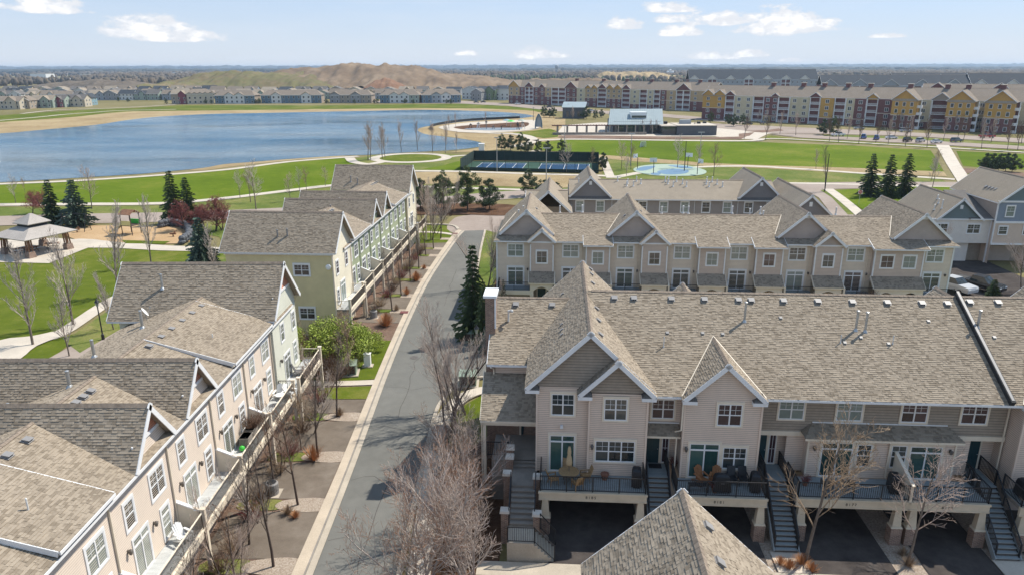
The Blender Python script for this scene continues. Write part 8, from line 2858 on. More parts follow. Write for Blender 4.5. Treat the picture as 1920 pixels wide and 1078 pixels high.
r = thing('patio_table', 'round slatted table with a hole for the umbrella on the deck marked 8185', 'table', dz(.95, 38.1))
m = MB()
m.lathe([(.62, .70), (.64, .72), (.64, .74), (.62, .75)], n=20)
part(m, 'tabletop', 'wicker', r)
for a in range(4):
  m = MB()
  m.beam((.4 * math.cos(a * 1.57 + .8), .4 * math.sin(a * 1.57 + .8), 0), (.3 * math.cos(a * 1.57 + .8), .3 * math.sin(a * 1.57 + .8), .7), .05, .05)
  part(m, 'leg', 'bronze', r)
r = thing('patio_umbrella', 'closed tan umbrella standing through the round table', 'umbrella', dz(.95, 38.1))
m = MB()
m.tube((0, 0, 0), (0, 0, 2.5), .022, .02, 8)
part(m, 'pole', 'bronze', r)
m = MB()
m.lathe([(.05, 2.42), (.09, 2.3), (.12, 2.0), (.10, 1.85), (.15, 1.7), (.20, 1.3), (.17, 1.2), (.06, 1.22)], n=9)
part(m, 'canopy', 'canvas', r, smooth=True)
m = MB()
m.ball((0, 0, 2.5), .045, 8, 5)
part(m, 'finial', 'black', r)
for a, lb in ((200, 'wicker chair against the patio door side of the umbrella table'), (300, 'wicker chair with its back to the railing at the umbrella table'), (10, 'wicker chair under the triple window end of the umbrella table'), (95, 'wicker chair between umbrella table and wall')):
  wicker_chair(lb, dz(.95 + 1.0 * math.cos(R(a)), 38.1 + .78 * math.sin(R(a))), FR + R(a - 90))
m = MB()
m.lathe([(.16, 0), (.24, .32), (.27, .34), (.27, .40), (.22, .40), (.2, .34)], n=12)
single('flower_pot', m, 'terracotta', 'empty brown flower pot under the triple window', 'flower pot', dz(3.15, 38.55))
covered_grill('black covered grill at the stair end of the deck marked 8185', dz(5.0, 38.0), FR + R(85))
covered_grill('wide black covered grill at the railing of deck 8181', dz(9.95, 37.65), FR, .95)
covered_grill('black covered grill in the corner of deck 8181', dz(11.95, 37.9), FR + R(80))
covered_grill('black covered grill beside the sloped privacy wall', dz(20.1, 38.3), FR + R(80), .8)
covered_grill('black covered grill beyond the last stairs at the picture edge', dz(27.3, 38.1), FR + R(90), .7)
for u, a, lb in ((8.95, 25, 'cedar lounge chair turned towards the patio door'), (9.75, -20, 'cedar lounge chair next to the iron seats')):
  adirondack(lb, dz(u, 38.45), FR + R(a), 'cedar', 'cedar lounge chairs')
wicker_chair('black iron seat under the double window of deck 8181', dz(10.75, 38.5), FR, 'black', 'black iron seats')
wicker_chair('black iron seat in the corner of deck 8181', dz(11.4, 38.5), FR, 'black', 'black iron seats')
m = MB()
m.box(-.6, -.2, .42, .6, .2, .47)
for x in (-.55, .5):
  m.box(x, -.18, 0, x + .05, .18, .42)
single('bench', m, 'black', 'long low black bench at the railing of deck 8181', 'bench', dz(8.6, 37.6), FR)
for i, (u, v, h) in enumerate(((9.55, 37.55, .5), (7.5, 40.0, .6), (15.1, 38.6, .5))):
  r = thing('potted_plant', ('dried potted plant by the wide grill', 'dried potted plant beside the entry of 8181', 'dried brown potted plant at the deck end of 8177')[i], 'potted plant', dz(u, v), 0, 'dried potted plants')
  m = MB()
  m.lathe([(.12, 0), (.18, .26), (.2, .28), (.16, .28)], n=10)
  part(m, 'pot', 'terracotta', r)
  inst('stems', shrub_mesh(420 + i, h, .3, 40, 'twig_red', 'stems', .008), r, (0, 0, .25))
for u in (16.2, 17.4):
  wicker_chair(f"dark folding chair on deck 8177, {'end rail side' if u < 17 else 'patio door side'}", dz(u, 38.2), FR + R(180), 'bronze', 'dark chairs on deck 8177')
# first row
adirondack('white plastic lounge chair on the pale deck by a dividing wall', (-17.45, 32.35, 2.99), R(60), 'white_plastic')
adirondack('dark metal chair on the end deck of the pale green house', (-17.5, 54.0, 2.99), R(100), 'vent', None)
for i, (x, y, a) in enumerate(((-17.75, 49.6, 0), (-17.0, 49.9, 70))):
  adirondack(('white garden chair by the wall of the last peach deck', 'white garden chair by the rail of the last peach deck')[i], (x, y, 2.99), R(a), 'white_plastic', 'white garden chairs')
m = MB()
m.lathe([(.3, 0), (.06, .03), (.05, .66), (.36, .68), (.36, .72)], n=14)
single('side_table', m, 'white_plastic', 'round white pedestal table on the last peach deck', 'table', (-17.35, 48.7, 2.99))
m = MB()
m.ball((0, 0, .19), .19, 14, 9)
single('play_ball', m, 'lime', 'bright green ball on the planter deck', 'ball', (-17.75, 41.75, 2.99), smooth=True)
for i, (y, h) in enumerate(((42.55, .7), (43.6, .75))):
  m = MB()
  m.box(-.3, -.45, 0, .3, .45, h)
  m.box(-.34, -.49, h - .08, .34, .49, h)
  single('planter_box', m, 'conc_dark', ('wooden planter box next to the green ball', 'planter box holding brown shrubs by the dividing wall')[i], 'planter', (-17.75, y, 2.99), 0, 'planter boxes')
tag(inst('shrub', shrub_mesh(431, 1.0, .7, 110, 'twig_brown'), None, (-17.65, 43.6, 3.7)), 'brown dried shrub in the planter box', 'shrub')


def cooler(label, x, y, rot=0):
  r = thing('air_conditioner', label, 'air conditioner', (x, y, .1), rot, 'air conditioners below the decks')
  m = MB()
  m.lathe([(.42, 0), (.42, .75), (.36, .82)], n=14)
  part(m, 'casing', 'vent', r)
  m = MB()
  m.lathe([(.3, .82), (.3, .85), (.05, .87)], n=14)
  part(m, 'fan_guard', 'black', r)
  m = MB()
  m.box(-.55, -.55, -.1, .55, .55, 0)
  part(m, 'pad', 'conc', r)


cooler('round air conditioner below the white chair deck', -15.9, 30.6)
cooler('round air conditioner under the deck between the slim trees', -15.9, 41.3)
cooler('air conditioner at the cream end deck of the sage row', *l2.W(75.0, -2.6)[:2])

# ------------------------------------------------------------------ along the lane
r = thing('fire_hydrant', 'red fire hydrant on the verge lawn', 'hydrant', (*(-14.26, 69.42), .09))
m = MB()
m.lathe([(.19, 0), (.19, .06), (.12, .08), (.12, .55), (.15, .57), (.15, .62), (.11, .72), (.03, .80)], n=12)
part(m, 'barrel', 'red_paint', r, smooth=True)
for d in ((.2, 0), (-.2, 0), (0, -.22)):
  m = MB()
  m.tube((0, 0, .45), (d[0], d[1], .45), .07, .07, 8)
  part(m, 'outlet', 'red_paint', r)
r = thing('utility_cabinet', 'white upright utility cabinet on the verge by the sidewalk', 'utility cabinet', (*(-13.63, 62.35), .09))
m = MB()
m.box(-.3, -.22, .1, .3, .22, 1.25)
part(m, 'casing', 'white_plastic', r)
m = MB()
m.box(-.34, -.26, 1.25, .34, .26, 1.32)
part(m, 'lid', 'white_plastic', r)
m = MB()
m.box(-.5, -.4, 0, .5, .4, .1)
part(m, 'plinth', 'conc', r)


def transformer(label, x, y, rot=0):
  r = thing('transformer_box', label, 'utility box', (x, y, .1), rot, 'green transformer boxes')
  m = MB()
  m.box(-.75, -.6, .1, .75, .6, 1.05)
  m.mi = 1
  for x_ in (-.35, .35):
    m.box(x_ - .3, -.62, .2, x_ + .3, -.6, .95)
  part(m, 'casing', ['green_box', 'bark_dark'], r)
  m = MB()
  m.slab([(-.8, -.66, 1.05), (.8, -.66, 1.05), (.8, .64, 1.18), (-.8, .64, 1.18)], .08)
  part(m, 'lid', 'green_box', r)
  m = MB()
  m.box(-.95, -.85, 0, .95, .85, .1)
  part(m, 'pad', 'conc', r)


transformer('green transformer box in the brown shrubs by the white cabinet', *(-15.07, 60.64), .1)
transformer('green transformer box on the kerbed island beside the lamp', *(-4.2, 68.89), 0)
transformer('green transformer box at the corner of the walk and alley', *(-3.92, 58.25), 0)


def lamp(label, x, y, h=4.6):
  r = thing('street_lamp', label, 'street lamp', (x, y, .1), 0, 'black lantern posts')
  m = MB()
  m.lathe([(.16, 0), (.15, .5), (.07, .6), (.055, h - .8), (.08, h - .75)], n=10)
  part(m, 'post', 'black', r)
  m = MB()
  m.lathe([(.09, h - .75), (.2, h - .3), (.19, h - .28)], n=8)
  part(m, 'lantern', 'glass_blind', r)
  m = MB()
  m.lathe([(.25, h - .28), (.08, h - .02), (.03, h + .1)], n=8)
  part(m, 'cap', 'black', r)


lamp('black lantern post in the mulch behind the first row', *(-42.59, 69.62), 4.3)
lamp('black lantern post at the alley corner beside the chimney roof', *(-3.22, 60.8), 4.6)
for (x, y), nm, lb, ra in (((-9.51, 64.39), 'manhole_cover', 'round iron manhole cover in the lane', .42), ((5.43, 41.1), None, None, 0)):
  if nm:
    m = MB()
    m.lathe([(ra, 0), (ra, .012), (ra * .8, .014)], n=20)
    single(nm, m, ['bronze'], lb, 'manhole cover', (x, y, .12))
for (x, y), lb in (((-12.4, 77.7), 'rusty storm drain grate in the gutter at the first sage driveway'), ((-9.6, 118.2), 'rusty storm drain grate at the lane end kerb')):
  m = MB()
  m.box(-.45, -.4, 0, .45, .4, .03)
  single('drain_grate', m, 'brick_red', lb, 'drain grate', (x, y, .165), 0, 'storm drains')
r = thing('traffic_sign', 'white square sign with a red no-entry disc by the spruce lawn', 'sign', (*(70.7, 144.1), .1), R(-22))
m = MB()
m.tube((0, 0, 0), (0, 0, 3.0), .035, .035, 6)
part(m, 'post', 'galv', r)
m = MB()
m.box(-.4, -.06, 2.15, .4, -.04, 2.95)
pl = part(m, 'sign_panel', 'white_plastic', r)
m = MB()
m.tube((0, -.061, 2.55), (0, -.068, 2.55), .36, .36, 24)
part(m, 'red_disc', 'red_paint', pl)
m = MB()
m.box(-.27, -.075, 2.5, .27, -.069, 2.6)
part(m, 'white_bar', 'white_plastic', pl)


def pole(label, x, y, h, mat='vent_dark', arm=0, grp='light poles'):
  r = thing('light_pole', label, 'light pole', (x, y, 0), 0, grp)
  m = MB()
  m.tube((0, 0, 0), (0, 0, h), .13, .08, 7)
  part(m, 'post', mat, r)
  if arm:
    m = MB()
    m.box(-arm, -.15, h - .1, arm, .15, h + .12)
    part(m, 'lamp_head', 'galv', r)


for i, (px, py, h, a) in enumerate(((1024, 345, 8.5, .9), (932, 322, 9, .7), (1182, 312, 9, .9), (1311, 308, 9, .9), (1058, 290, 9, .9), (1283, 322, 8, 0), (1546, 361, 8.5, 0), (1000, 228, 7, .6))):
  pole(f'tall lamp pole by the courts and paths, {ORD[i]} in turn to the sage row', *unproject(px, py), h, 'galv' if i < 5 else 'vent_dark', a, 'lamp poles around the courts')

# ------------------------------------------------------------------ vehicles
def vehicle(label, x, y, rot, paint, kind='car', grp='parked cars', z=.16):
  L, Wd, H = {'car': (4.5, 1.8, 1.45), 'suv': (4.7, 1.9, 1.75), 'pickup': (5.7, 2.0, 1.85)}[kind]
  key = ('veh', kind)
  if key not in _misc:
    hw = Wd / 2
    prof = {'car': [(-L / 2, .35), (-L / 2, .75), (-L / 2 + .15, .92), (L / 2 - .95, .95), (L / 2 - .1, .78), (L / 2, .6), (L / 2, .35)],
        'suv': [(-L / 2, .4), (-L / 2, .95), (-L / 2 + .1, 1.05), (L / 2 - 1.0, 1.08), (L / 2 - .1, .95), (L / 2, .7), (L / 2, .4)],
        'pickup': [(-L / 2, .5), (-L / 2, 1.1), (-L / 2 + .05, 1.15), (L / 2 - 1.2, 1.2), (L / 2 - .1, 1.08), (L / 2, .8), (L / 2, .45)]}[kind]
    m = MB()
    n = len(prof)
    V = [(px_, sy * hw * (.96 if pz < .6 else 1.0 if pz < .9 else .95), pz) for sy in (-1, 1) for px_, pz in prof]
    m.add(V, [tuple(range(n)), tuple(range(2 * n - 1, n - 1, -1))] + [(k, n + k, n + (k + 1) % n, (k + 1) % n) for k in range(n)])
    cab = {'car': (-1.7, -.95, .45, 1.25), 'suv': (-2.25, -1.95, .5, 1.35), 'pickup': (-.75, -.55, .8, 1.5)}[kind]
    zb = {'car': .92, 'suv': 1.04, 'pickup': 1.17}[kind]
    x0, x1, x2, x3 = cab
    m.add([(x1, -hw * .72, H), (x2, -hw * .72, H), (x2, hw * .72, H), (x1, hw * .72, H), (x1, -hw * .72, H - .05), (x2, -hw * .72, H - .05), (x2, hw * .72, H - .05), (x1, hw * .72, H - .05)],
        [(0, 1, 2, 3), (0, 4, 5, 1), (1, 5, 6, 2), (2, 6, 7, 3), (3, 7, 4, 0)])
    c_ = MB()
    c_.add([(x0, -hw * .88, zb), (x3, -hw * .88, zb), (x3, hw * .88, zb), (x0, hw * .88, zb), (x1, -hw * .72, H - .03), (x2, -hw * .72, H - .03), (x2, hw * .72, H - .03), (x1, hw * .72, H - .03)],
         [(0, 1, 5, 4), (1, 2, 6, 5), (2, 3, 7, 6), (3, 0, 4, 7)])
    w = MB()
    w.tube((0, -.11, 0), (0, .11, 0), .34, .34, 14)
    q = MB()
    q.tube((0, -.12, 0), (0, .12, 0), .2, .2, 10)
    hl = MB()
    hl.box(-.03, -.2, -.07, .03, .2, .07)
    _misc[key] = (m.v, m.f, c_.mesh('window', 'glass'), w.mesh('wheel', 'rubber'), q.mesh('rim', 'galv'), hl.mesh('headlight', 'white_plastic'), hl.mesh('tail_light', 'red_paint'))
  mv, mf, cm, wm_, qm, hm, tm = _misc[key]
  r = thing('parked_' + kind if kind != 'car' else 'parked_car', label, {'car': 'car', 'suv': 'suv', 'pickup': 'pickup truck'}[kind], (x, y, z), rot, grp)
  m = MB()
  m.add(mv, mf)
  part(m, 'body', paint, r)
  inst('window', cm, r)
  for sx in (-1, 1):
    for sy in (-1, 1):
      o = inst('wheel', wm_, r, (sx * L * .31, sy * (Wd / 2 - .1), .34))
      inst('rim', qm, o)
    inst('headlight', hm, r, (L / 2, sx * Wd * .34, .68 + .2 * (kind == 'pickup')))
    inst('tail_light', tm, r, (-L / 2, sx * Wd * .36, .75 + .2 * (kind == 'pickup')))
  if kind == 'pickup':
    m = MB()
    m.box(-L / 2 + .12, -Wd * .4, 1.12, -.95, Wd * .4, 1.165)
    part(m, 'truck_bed', 'vent_dark', r)


for nm, c_ in (('silver', (.45, .46, .47)), ('black', (.012, .013, .016)), ('white', (.75, .75, .74)), ('blue', (.02, .12, .35)), ('red', (.3, .02, .02)), ('grey', (.12, .125, .13))):
  M['car_' + nm] = plain('car_' + nm, c_, .25, .03, 1, spec=.7)
vehicle('silver pickup parked nose out beside the beige row end', *uv(49.4, 89.0), R(-66), 'car_silver', 'pickup', 'pickups by the beige row', .16)
vehicle('black pickup parked next to the silver one', *uv(53.0, 89.6), R(-58), 'car_black', 'pickup', 'pickups by the beige row', .16)
for i, (px, py, c_, k, rt, lb) in enumerate([(1571, 257, 'white', 'pickup', 20, 'white pickup first in the parking row by the conifers'), (1619, 261, 'blue', 'suv', 60, 'blue suv beside the other blue one, closer to the pavilion'), (1643, 263, 'blue', 'suv', 60, 'bright blue suv between the dark-topped blue one and a white car'),
                      (1671, 262, 'white', 'car', 10, 'white car with red lights between blue suv and black car'), (1701, 267, 'black', 'suv', 40, 'black suv facing the playing field'), (1725, 268, 'silver', 'suv', 40, 'silver suv next to the black one'), (1755, 270, 'white', 'car', 20, 'white low car at the head of the diagonal path'),
                      (1792, 268, 'grey', 'suv', 25, 'grey suv beyond the diagonal path'), (1697, 249, 'silver', 'suv', -20, 'silver suv driving along the gold apartments'), (1850, 260, 'red', 'pickup', 0, 'red pickup by the last gold gable'), (1610, 244, 'silver', 'car', -15, 'silver car at the glass entrance of the gold apartments'),
                      (1402, 235, 'black', 'car', 10, 'dark car under the conifer by the flat roofed building'), (1432, 234, 'grey', 'car', 40, 'grey car by the white balconies'), (971, 197, 'white', 'suv', 10, 'white suv at the lake tip street'), (1030, 203, 'black', 'car', 10, 'black car in front of the brick gable'), (906, 193.5, 'black', 'car', 0, 'dark car in front of the tall olive house'), (1108, 210, 'white', 'car', 10, 'white car behind the pavilion conifers'), (893, 194, 'grey', 'car', 0, 'grey car near the white tall house')]):
  vehicle(lb, *unproject(px, py), R(rt), 'car_' + c_, k, 'cars by the apartments', .17)

# ------------------------------------------------------------------ the park pavilion, pergola and splash pad
M['zinc'] = plain('standing_seam_zinc', (.27, .325, .335), .5, .06, .3)
M['dark_brick'] = plain('charcoal_brick', (.10, .105, .115), .8, .15, 1)
r = thing('pavilion', 'park pavilion with a pale blue-grey metal roof and white skylight', 'pavilion', (52, 306, 0), 0)
m = MB()
m.slab([(-11.6, -.5, 4.0), (11.4, -.5, 4.0), (14.2, 17, 9.4), (-8.6, 17, 9.4)], .3)
rf = part(m, 'roof', 'zinc', r)
for k in range(30):
  m = MB()
  a = -11.5 + k * .79
  m.beam((a, -.5, 4.06), (a + 2.9, 17, 9.46), .06, .1)
  part(m, 'seam', 'zinc', rf)
m = MB()
m.slab([(14.2, 17, 9.4), (14.4, 24, 6.4), (-8.4, 24, 6.4), (-8.6, 17, 9.4)], .3)
part(m, 'back_roof', 'zinc', r)
m = MB()
m.box(-1.2, 6.0, 5.6, 5.6, 11, 8.6)
sk = part(m, 'skylight', 'white_plastic', r)
m = MB()
m.box(-.8, 5.9, 6.3, 5.2, 6.0, 7.2)
part(m, 'pane', 'window_dark', sk)
m = MB()
m.box(-9, 2.5, 0, 11, 22, 5.0)
part(m, 'wall', 'dark_brick', r)
for k in range(4):
  m = MB()
  m.box(-7.5 + k * 4.6, 2.35, .8, -4.5 + k * 4.6, 2.5, 3.2)
  part(m, 'window', 'glass_teal', r)
for k in range(7):
  m = MB()
  m.box(-11 + k * 3.6, .2, 0, -10.6 + k * 3.6, .6, 4.1)
  part(m, 'column', 'conc', r)
r = thing('flat_roofed_building', 'low charcoal building with a pale flat roof and roof units', 'building', (73, 298.5, 0), 0)
m = MB()
m.box(-5.2, 0, 0, 11, 15, 3.9)
part(m, 'wall', 'dark_brick', r)
m = MB()
m.box(-11, 1.5, 0, -5.2, 14, 3.6)
part(m, 'glass_lobby', 'window_dark', r)
m = MB()
m.box(-11.4, .6, 3.6, -5.0, 15, 3.95)
m.box(-5.3, -.1, 3.9, 11.1, 15.1, 4.1)
part(m, 'roof', 'conc_pale', r)
for x, y, w_, h_ in ((0, 8, 4.5, 1.6), (6, 9, 1, .8), (-8, 9, 1.2, .9), (9, 11, 1, .7)):
  m = MB()
  m.box(x - w_ / 2, y, 4.1, x + w_ / 2, y + 2.5, 4.1 + h_)
  part(m, 'roof_unit', 'slate_wall' if w_ > 2 else 'vent_dark', r)
r = thing('pergola', 'long rust-brown pergola on stone posts over the plaza', 'pergola', (30, 308, 0), 0)
for k in range(7):
  m = MB()
  m.box(-11 + k * 4.1, -.4, 0, -10.2 + k * 4.1, .4, 3.3)
  part(m, 'post', 'conc_dark', r)
for y in (-.6, .5):
  m = MB()
  m.box(-13, y - .1, 3.3, 14.5, y + .1, 3.65)
  part(m, 'beam', 'brick_red', r)
for k in range(24):
  m = MB()
  m.box(-13 + k * 1.17, -1.5, 3.65, -12.85 + k * 1.17, 1.6, 3.8)
  part(m, 'slat', 'brick_red', r)
m = MB()
m.box(-13, -4.0, 0, 26, -3.4, 1.1)
single('retaining_wall', m, 'conc_dark', 'low dark retaining wall in front of pergola and pavilion', 'wall', (30, 306, 0))
r = thing('pool_house', 'slate grey two-storey park building beyond the splash pad', 'building', (*unproject(1075, 223), 0), R(-10))
m = MB()
m.box(-6, 0, 0, 6, 9, 6)
part(m, 'wall', 'dark_brick', r)
m = MB()
m.slab([(-6.5, -.5, 6), (6.5, -.5, 6), (6.5, 10, 8.5), (-6.5, 10, 8.5)], .3)
part(m, 'roof', 'zinc', r)
for x in (-4, -1, 2):
  m = MB()
  m.box(x, -.1, 1, x + 1.6, 0, 4)
  part(m, 'window', 'window_dark', r)
r = thing('climbing_tower', 'blue sail-shaped climbing tower by the splash pad', 'play tower', (*unproject(1009, 242), .2), R(-8))
m = MB()
for s_ in (-1, 1):
  prev = None
  for k in range(9):
    t = k / 8
    pt_ = (s_ * 1.5 * (1 - t ** 3) + .2, 0, 6.4 * t)
    if prev:
      m.beam(prev, pt_, .25, .5)
    prev = pt_
part(m, 'frame', 'blue_wall', r)
m = MB()
m.slab([(-1.3, .3, .6), (1.6, .3, .6), (1.2, .3, 4.8), (.2, .3, 6.2), (-1.0, .3, 4.8)], .15)
part(m, 'climbing_panel', 'slate_wall', r)
for i, (px, py, mt, lb) in enumerate(((950, 237, 'teal_wall', 'pale teal shade umbrella at the splash pad'), (958, 239, 'lime', 'bright green shade umbrella at the splash pad'), (978, 237, 'green_wall', 'grey-green shade umbrella next to the climbing tower'))):
  r = thing('shade_umbrella', lb, 'umbrella', (*unproject(px, py), .2), 0, 'shade umbrellas at the splash pad')
  m = MB()
  m.tube((0, 0, 0), (0, 0, 3.0), .07, .07, 6)
  part(m, 'pole', 'white_plastic', r)
  m = MB()
  m.lathe([(1.9, 2.4), (1.4, 2.75), (.7, 2.98), (.05, 3.1)], n=12)
  part(m, 'canopy', mt, r)
for i, (px, py, h) in enumerate(((881, 242, 2.2), (896, 241, 2.6), (912, 243, 4.0), (972, 245, 3.4), (982, 244, 3.8), (926, 243, 1.6), (940, 244, 1.5))):
  r = thing('water_toy', f'angular splash pad water toy, {ORD[i]} to the open lake', 'water toy', (*unproject(px, py), .2), i * .8, 'splash pad toys')
  m = MB()
  m.beam((-.6, 0, 0), (.5, 0, h), .3, .25)
  m.beam((.9, 0, 0), (.45, 0, h * .95), .2, .2)
  part(m, 'frame', ('vent_dark', 'white_plastic', 'vent')[i % 3], r)
  m = MB()
  m.box(-.2, -.5, h * .7, 1.1, .5, h * .8)
  part(m, 'platform', 'vent_dark', r)
m = MB()
P_ = smooth([(-35.0, 324.9), (-38.0, 339.6), (-36.1, 355.5), (-29.7, 372.7), (-19.5, 387.5), (-8.4, 395.2), (4.6, 403.0)])
for a, b in zip(P_, P_[1:]):
  m.beam((*a, .6), (*b, .6), .08, 1.1)
single('lake_fence', m, 'vent_dark', 'low dark mesh fence round the splash pad peninsula', 'fence', (0, 0, .1))
m = MB()
m.box(-.9, -.9, 0, .9, .9, 2.4)
m.box(-1, -1, 2.4, 1, 1, 2.55)
single('toilet_cabin', m, 'white_plastic', 'white cabin on the lake path by the tennis fence', 'cabin', (*unproject(903, 285), .15))

# ------------------------------------------------------------------ tennis courts and ball court
T0, T1, T2, T3 = (-14.0, 196.9), (23.0, 190.0), (25.5, 211.5), (-11.3, 216.6)
sheet('tennis_court', [T0, T1, T2, T3], 'court_green', .17)


def bil(a, b):
  p = [T0[k] * (1 - a) * (1 - b) + T1[k] * a * (1 - b) + T2[k] * a * b + T3[k] * (1 - a) * b for k in (0, 1)]
  return tuple(p)


for a0, a1 in ((.09, .44), (.56, .93)):
  sheet('court_surface', [bil(a0, .12), bil(a1, .12), bil(a1, .8), bil(a0, .8)], 'court_blue', .19)
  for q in (0, .22, .5, .78, 1):
    x = a0 + (a1 - a0) * q
    ribbon('court_line', [bil(x, .12), bil(x, .8)], .12, 'white', .205)
  for b in (.12, .24, .68, .8):
    ribbon('court_line', [bil(a0, b), bil(a1, b)], .12, 'white', .206)
r = thing('court_fence', 'tall dark green windscreened fence round the tennis courts', 'fence', (*T0, 0))
FM = plain('green_windscreen', (.016, .034, .026), .8, .2, 1)
M['screen'] = FM


def frel(p, z):
  return (p[0] - T0[0], p[1] - T0[1], z)


for (p, q, scr) in ((T3, T2, 1), (T0, T3, 1), (T0, T1, 0), (T1, T2, 1)):
  L_ = math.hypot(q[0] - p[0], q[1] - p[1])
  n = max(2, int(L_ / 3))
  for k in range(n + 1):
    a = (p[0] + (q[0] - p[0]) * k / n, p[1] + (q[1] - p[1]) * k / n)
    m = MB()
    m.tube(frel(a, 0), frel(a, 3.3), .05, .05, 5)
    part(m, 'fence_post', 'black', r)
    if k < n:
      b = (p[0] + (q[0] - p[0]) * (k + 1) / n, p[1] + (q[1] - p[1]) * (k + 1) / n)
      m = MB()
      m.beam(frel(a, 3.25), frel(b, 3.25), .05, .05)
      if scr:
        m.beam(frel(a, 1.7), frel(b, 1.7), .03, 2.9)
      else:
        m.beam(frel(a, .55), frel(b, .55), .03, .8)
        for z in (1.3, 1.7, 2.1, 2.5, 2.9):
          m.beam(frel(a, z), frel(b, z), .02, .025)
      part(m, 'windscreen' if scr else 'mesh_panel', 'screen', r)
bc = smooth([(33.1, 195.0), (36.4, 203.6), (43.2, 207.6), (49.6, 205.1), (52.5, 195.6), (50.9, 188.5), (46.9, 184.8), (39.9, 184.4), (35.6, 186.9)], True, 4)
sheet('ball_court', bc, 'court_mint', .17)
for a in ([(33.9, 196.0), (36.8, 201.9), (40.6, 203.5), (38.6, 198.0), (35.4, 193.9)], [(39.1, 192.8), (45.0, 197.9), (47.9, 194.7), (45.7, 188.6), (40.4, 186.8)], [(44.4, 204.6), (49.2, 203.4), (50.3, 198.9), (47.4, 199.0)], [(37.1, 189.8), (39.4, 189.7), (38.2, 185.9), (36.5, 186.9)]):
  sheet('court_paint', smooth(a, True, 3), 'court_sky', .19)
for i, (px, py, rt) in enumerate(((1195, 318, 40), (1225, 327, 0), (1289, 316, -30), (1307, 329, -60))):
  r = thing('basketball_hoop', ('dark basketball hoop leaning over the lake end of the pale court', 'basketball hoop with white backboard in the middle of the near court edge', 'basketball hoop with white backboard on the field side of the pale court', 'basketball hoop at the side street end of the pale court')[i], 'basketball hoop', (*unproject(px, py), .1), R(rt), 'basketball hoops')
  m = MB()
  m.tube((0, 0, 0), (0, 0, 3.0), .09, .09, 8)
  m.beam((0, 0, 3.0), (0, .9, 3.3), .1, .1)
  part(m, 'post', 'black', r)
  m = MB()
  m.box(-.95, .9, 2.9, .95, .96, 4.0)
  b_ = part(m, 'backboard', 'white_plastic', r)
  m = MB()
  m.box(-.3, .98, 3.05, .3, 1.02, 3.5)
  part(m, 'target_square', 'vent_dark', b_)
r = thing('goal_frame', 'small white goal frame on the playing field', 'goal', (*unproject(1206, 277), .1), R(20))
m = MB()
m.beam((-1, 0, 0), (-1, 0, 1.8), .12, .12)
m.beam((1, 0, 0), (1, 0, 1.8), .12, .12)
m.beam((-1, 0, 1.8), (1, 0, 1.8), .12, .12)
part(m, 'frame', 'white_plastic', r)
m = MB()
m.slab([(-1, 1, 0), (1, 1, 0), (1, .05, 1.8), (-1, .05, 1.8)], .03)
part(m, 'net', 'white_plastic', r)

# ------------------------------------------------------------------ picnic shelter and playground
A_, C_ = unproject(12, 477), unproject(129, 468)
cx, cy = (A_[0] + C_[0]) / 2, (A_[1] + C_[1]) / 2
D_ = math.hypot(C_[0] - A_[0], C_[1] - A_[1]) / 2
ang = math.atan2(C_[1] - A_[1], C_[0] - A_[0]) + R(45)
r = thing('picnic_shelter', 'two-tiered picnic shelter with grey shake roof on brown timber posts', 'shelter', (cx, cy, .1), ang)
hs = D_ * math.cos(R(45))
M['shake'] = shingle_mat('weathered_shake', (.25, .225, .20), (.36, .325, .29), (.46, .42, .38), True)
for s0, s1, z0, z1, nm in ((hs + 1.2, hs * .5, 2.9, 4.1, 'lower_roof'), (hs * .62, .15, 4.6, 5.9, 'upper_roof')):
  m = MB()
  for k in range(4):
    a0, a1 = k * math.pi / 2 + math.pi / 4, (k + 1) * math.pi / 2 + math.pi / 4
    q = lambda a, s_, z: (s_ * 1.4142 * math.cos(a), s_ * 1.4142 * math.sin(a), z)
    m.slab([q(a0, s0, z0), q(a1, s0, z0), q(a1, s1, z1), q(a0, s1, z1)], .15)
  part(m, nm, 'shake', r)
m = MB()
m.box(-hs * .48, -hs * .48, 4.0, hs * .48, hs * .48, 4.7)
part(m, 'cupola_wall', 'vent_dark', r)
for x in (-1, 1):
  for y in (-1, 1):
    m = MB()
    for a in (-.28, .28):
      for b in (-.28, .28):
        m.beam((x * hs + a, y * hs + b, .9), (x * hs * .97 + a * .8, y * hs * .97 + b * .8, 3.0), .18, .18)
    p_ = part(m, 'timber_post', 'timber', r)
    m = MB()
    m.taper(x * hs, y * hs, 0, .9, .55, .55, .45, .45)
    part(m, 'stone_base', 'brick', p_)


def picnic(label, x, y, rot):
  r = thing('picnic_table', label, 'picnic table', (x, y, .12), rot, 'picnic tables at the shelter')
  m = MB()
  m.box(-.95, -.38, .72, .95, .38, .78)
  part(m, 'tabletop', 'timber', r)
  for s_ in (-1, 1):
    m = MB()
    m.box(-.95, s_ * .75 - .14, .42, .95, s_ * .75 + .14, .47)
    part(m, 'bench', 'timber', r)
    m = MB()
    m.beam((s_ * .6, -.7, 0), (s_ * .6, .3, .74), .07, .07)
    m.beam((s_ * .6, .7, 0), (s_ * .6, -.3, .74), .07, .07)
    part(m, 'leg', 'bronze', r)


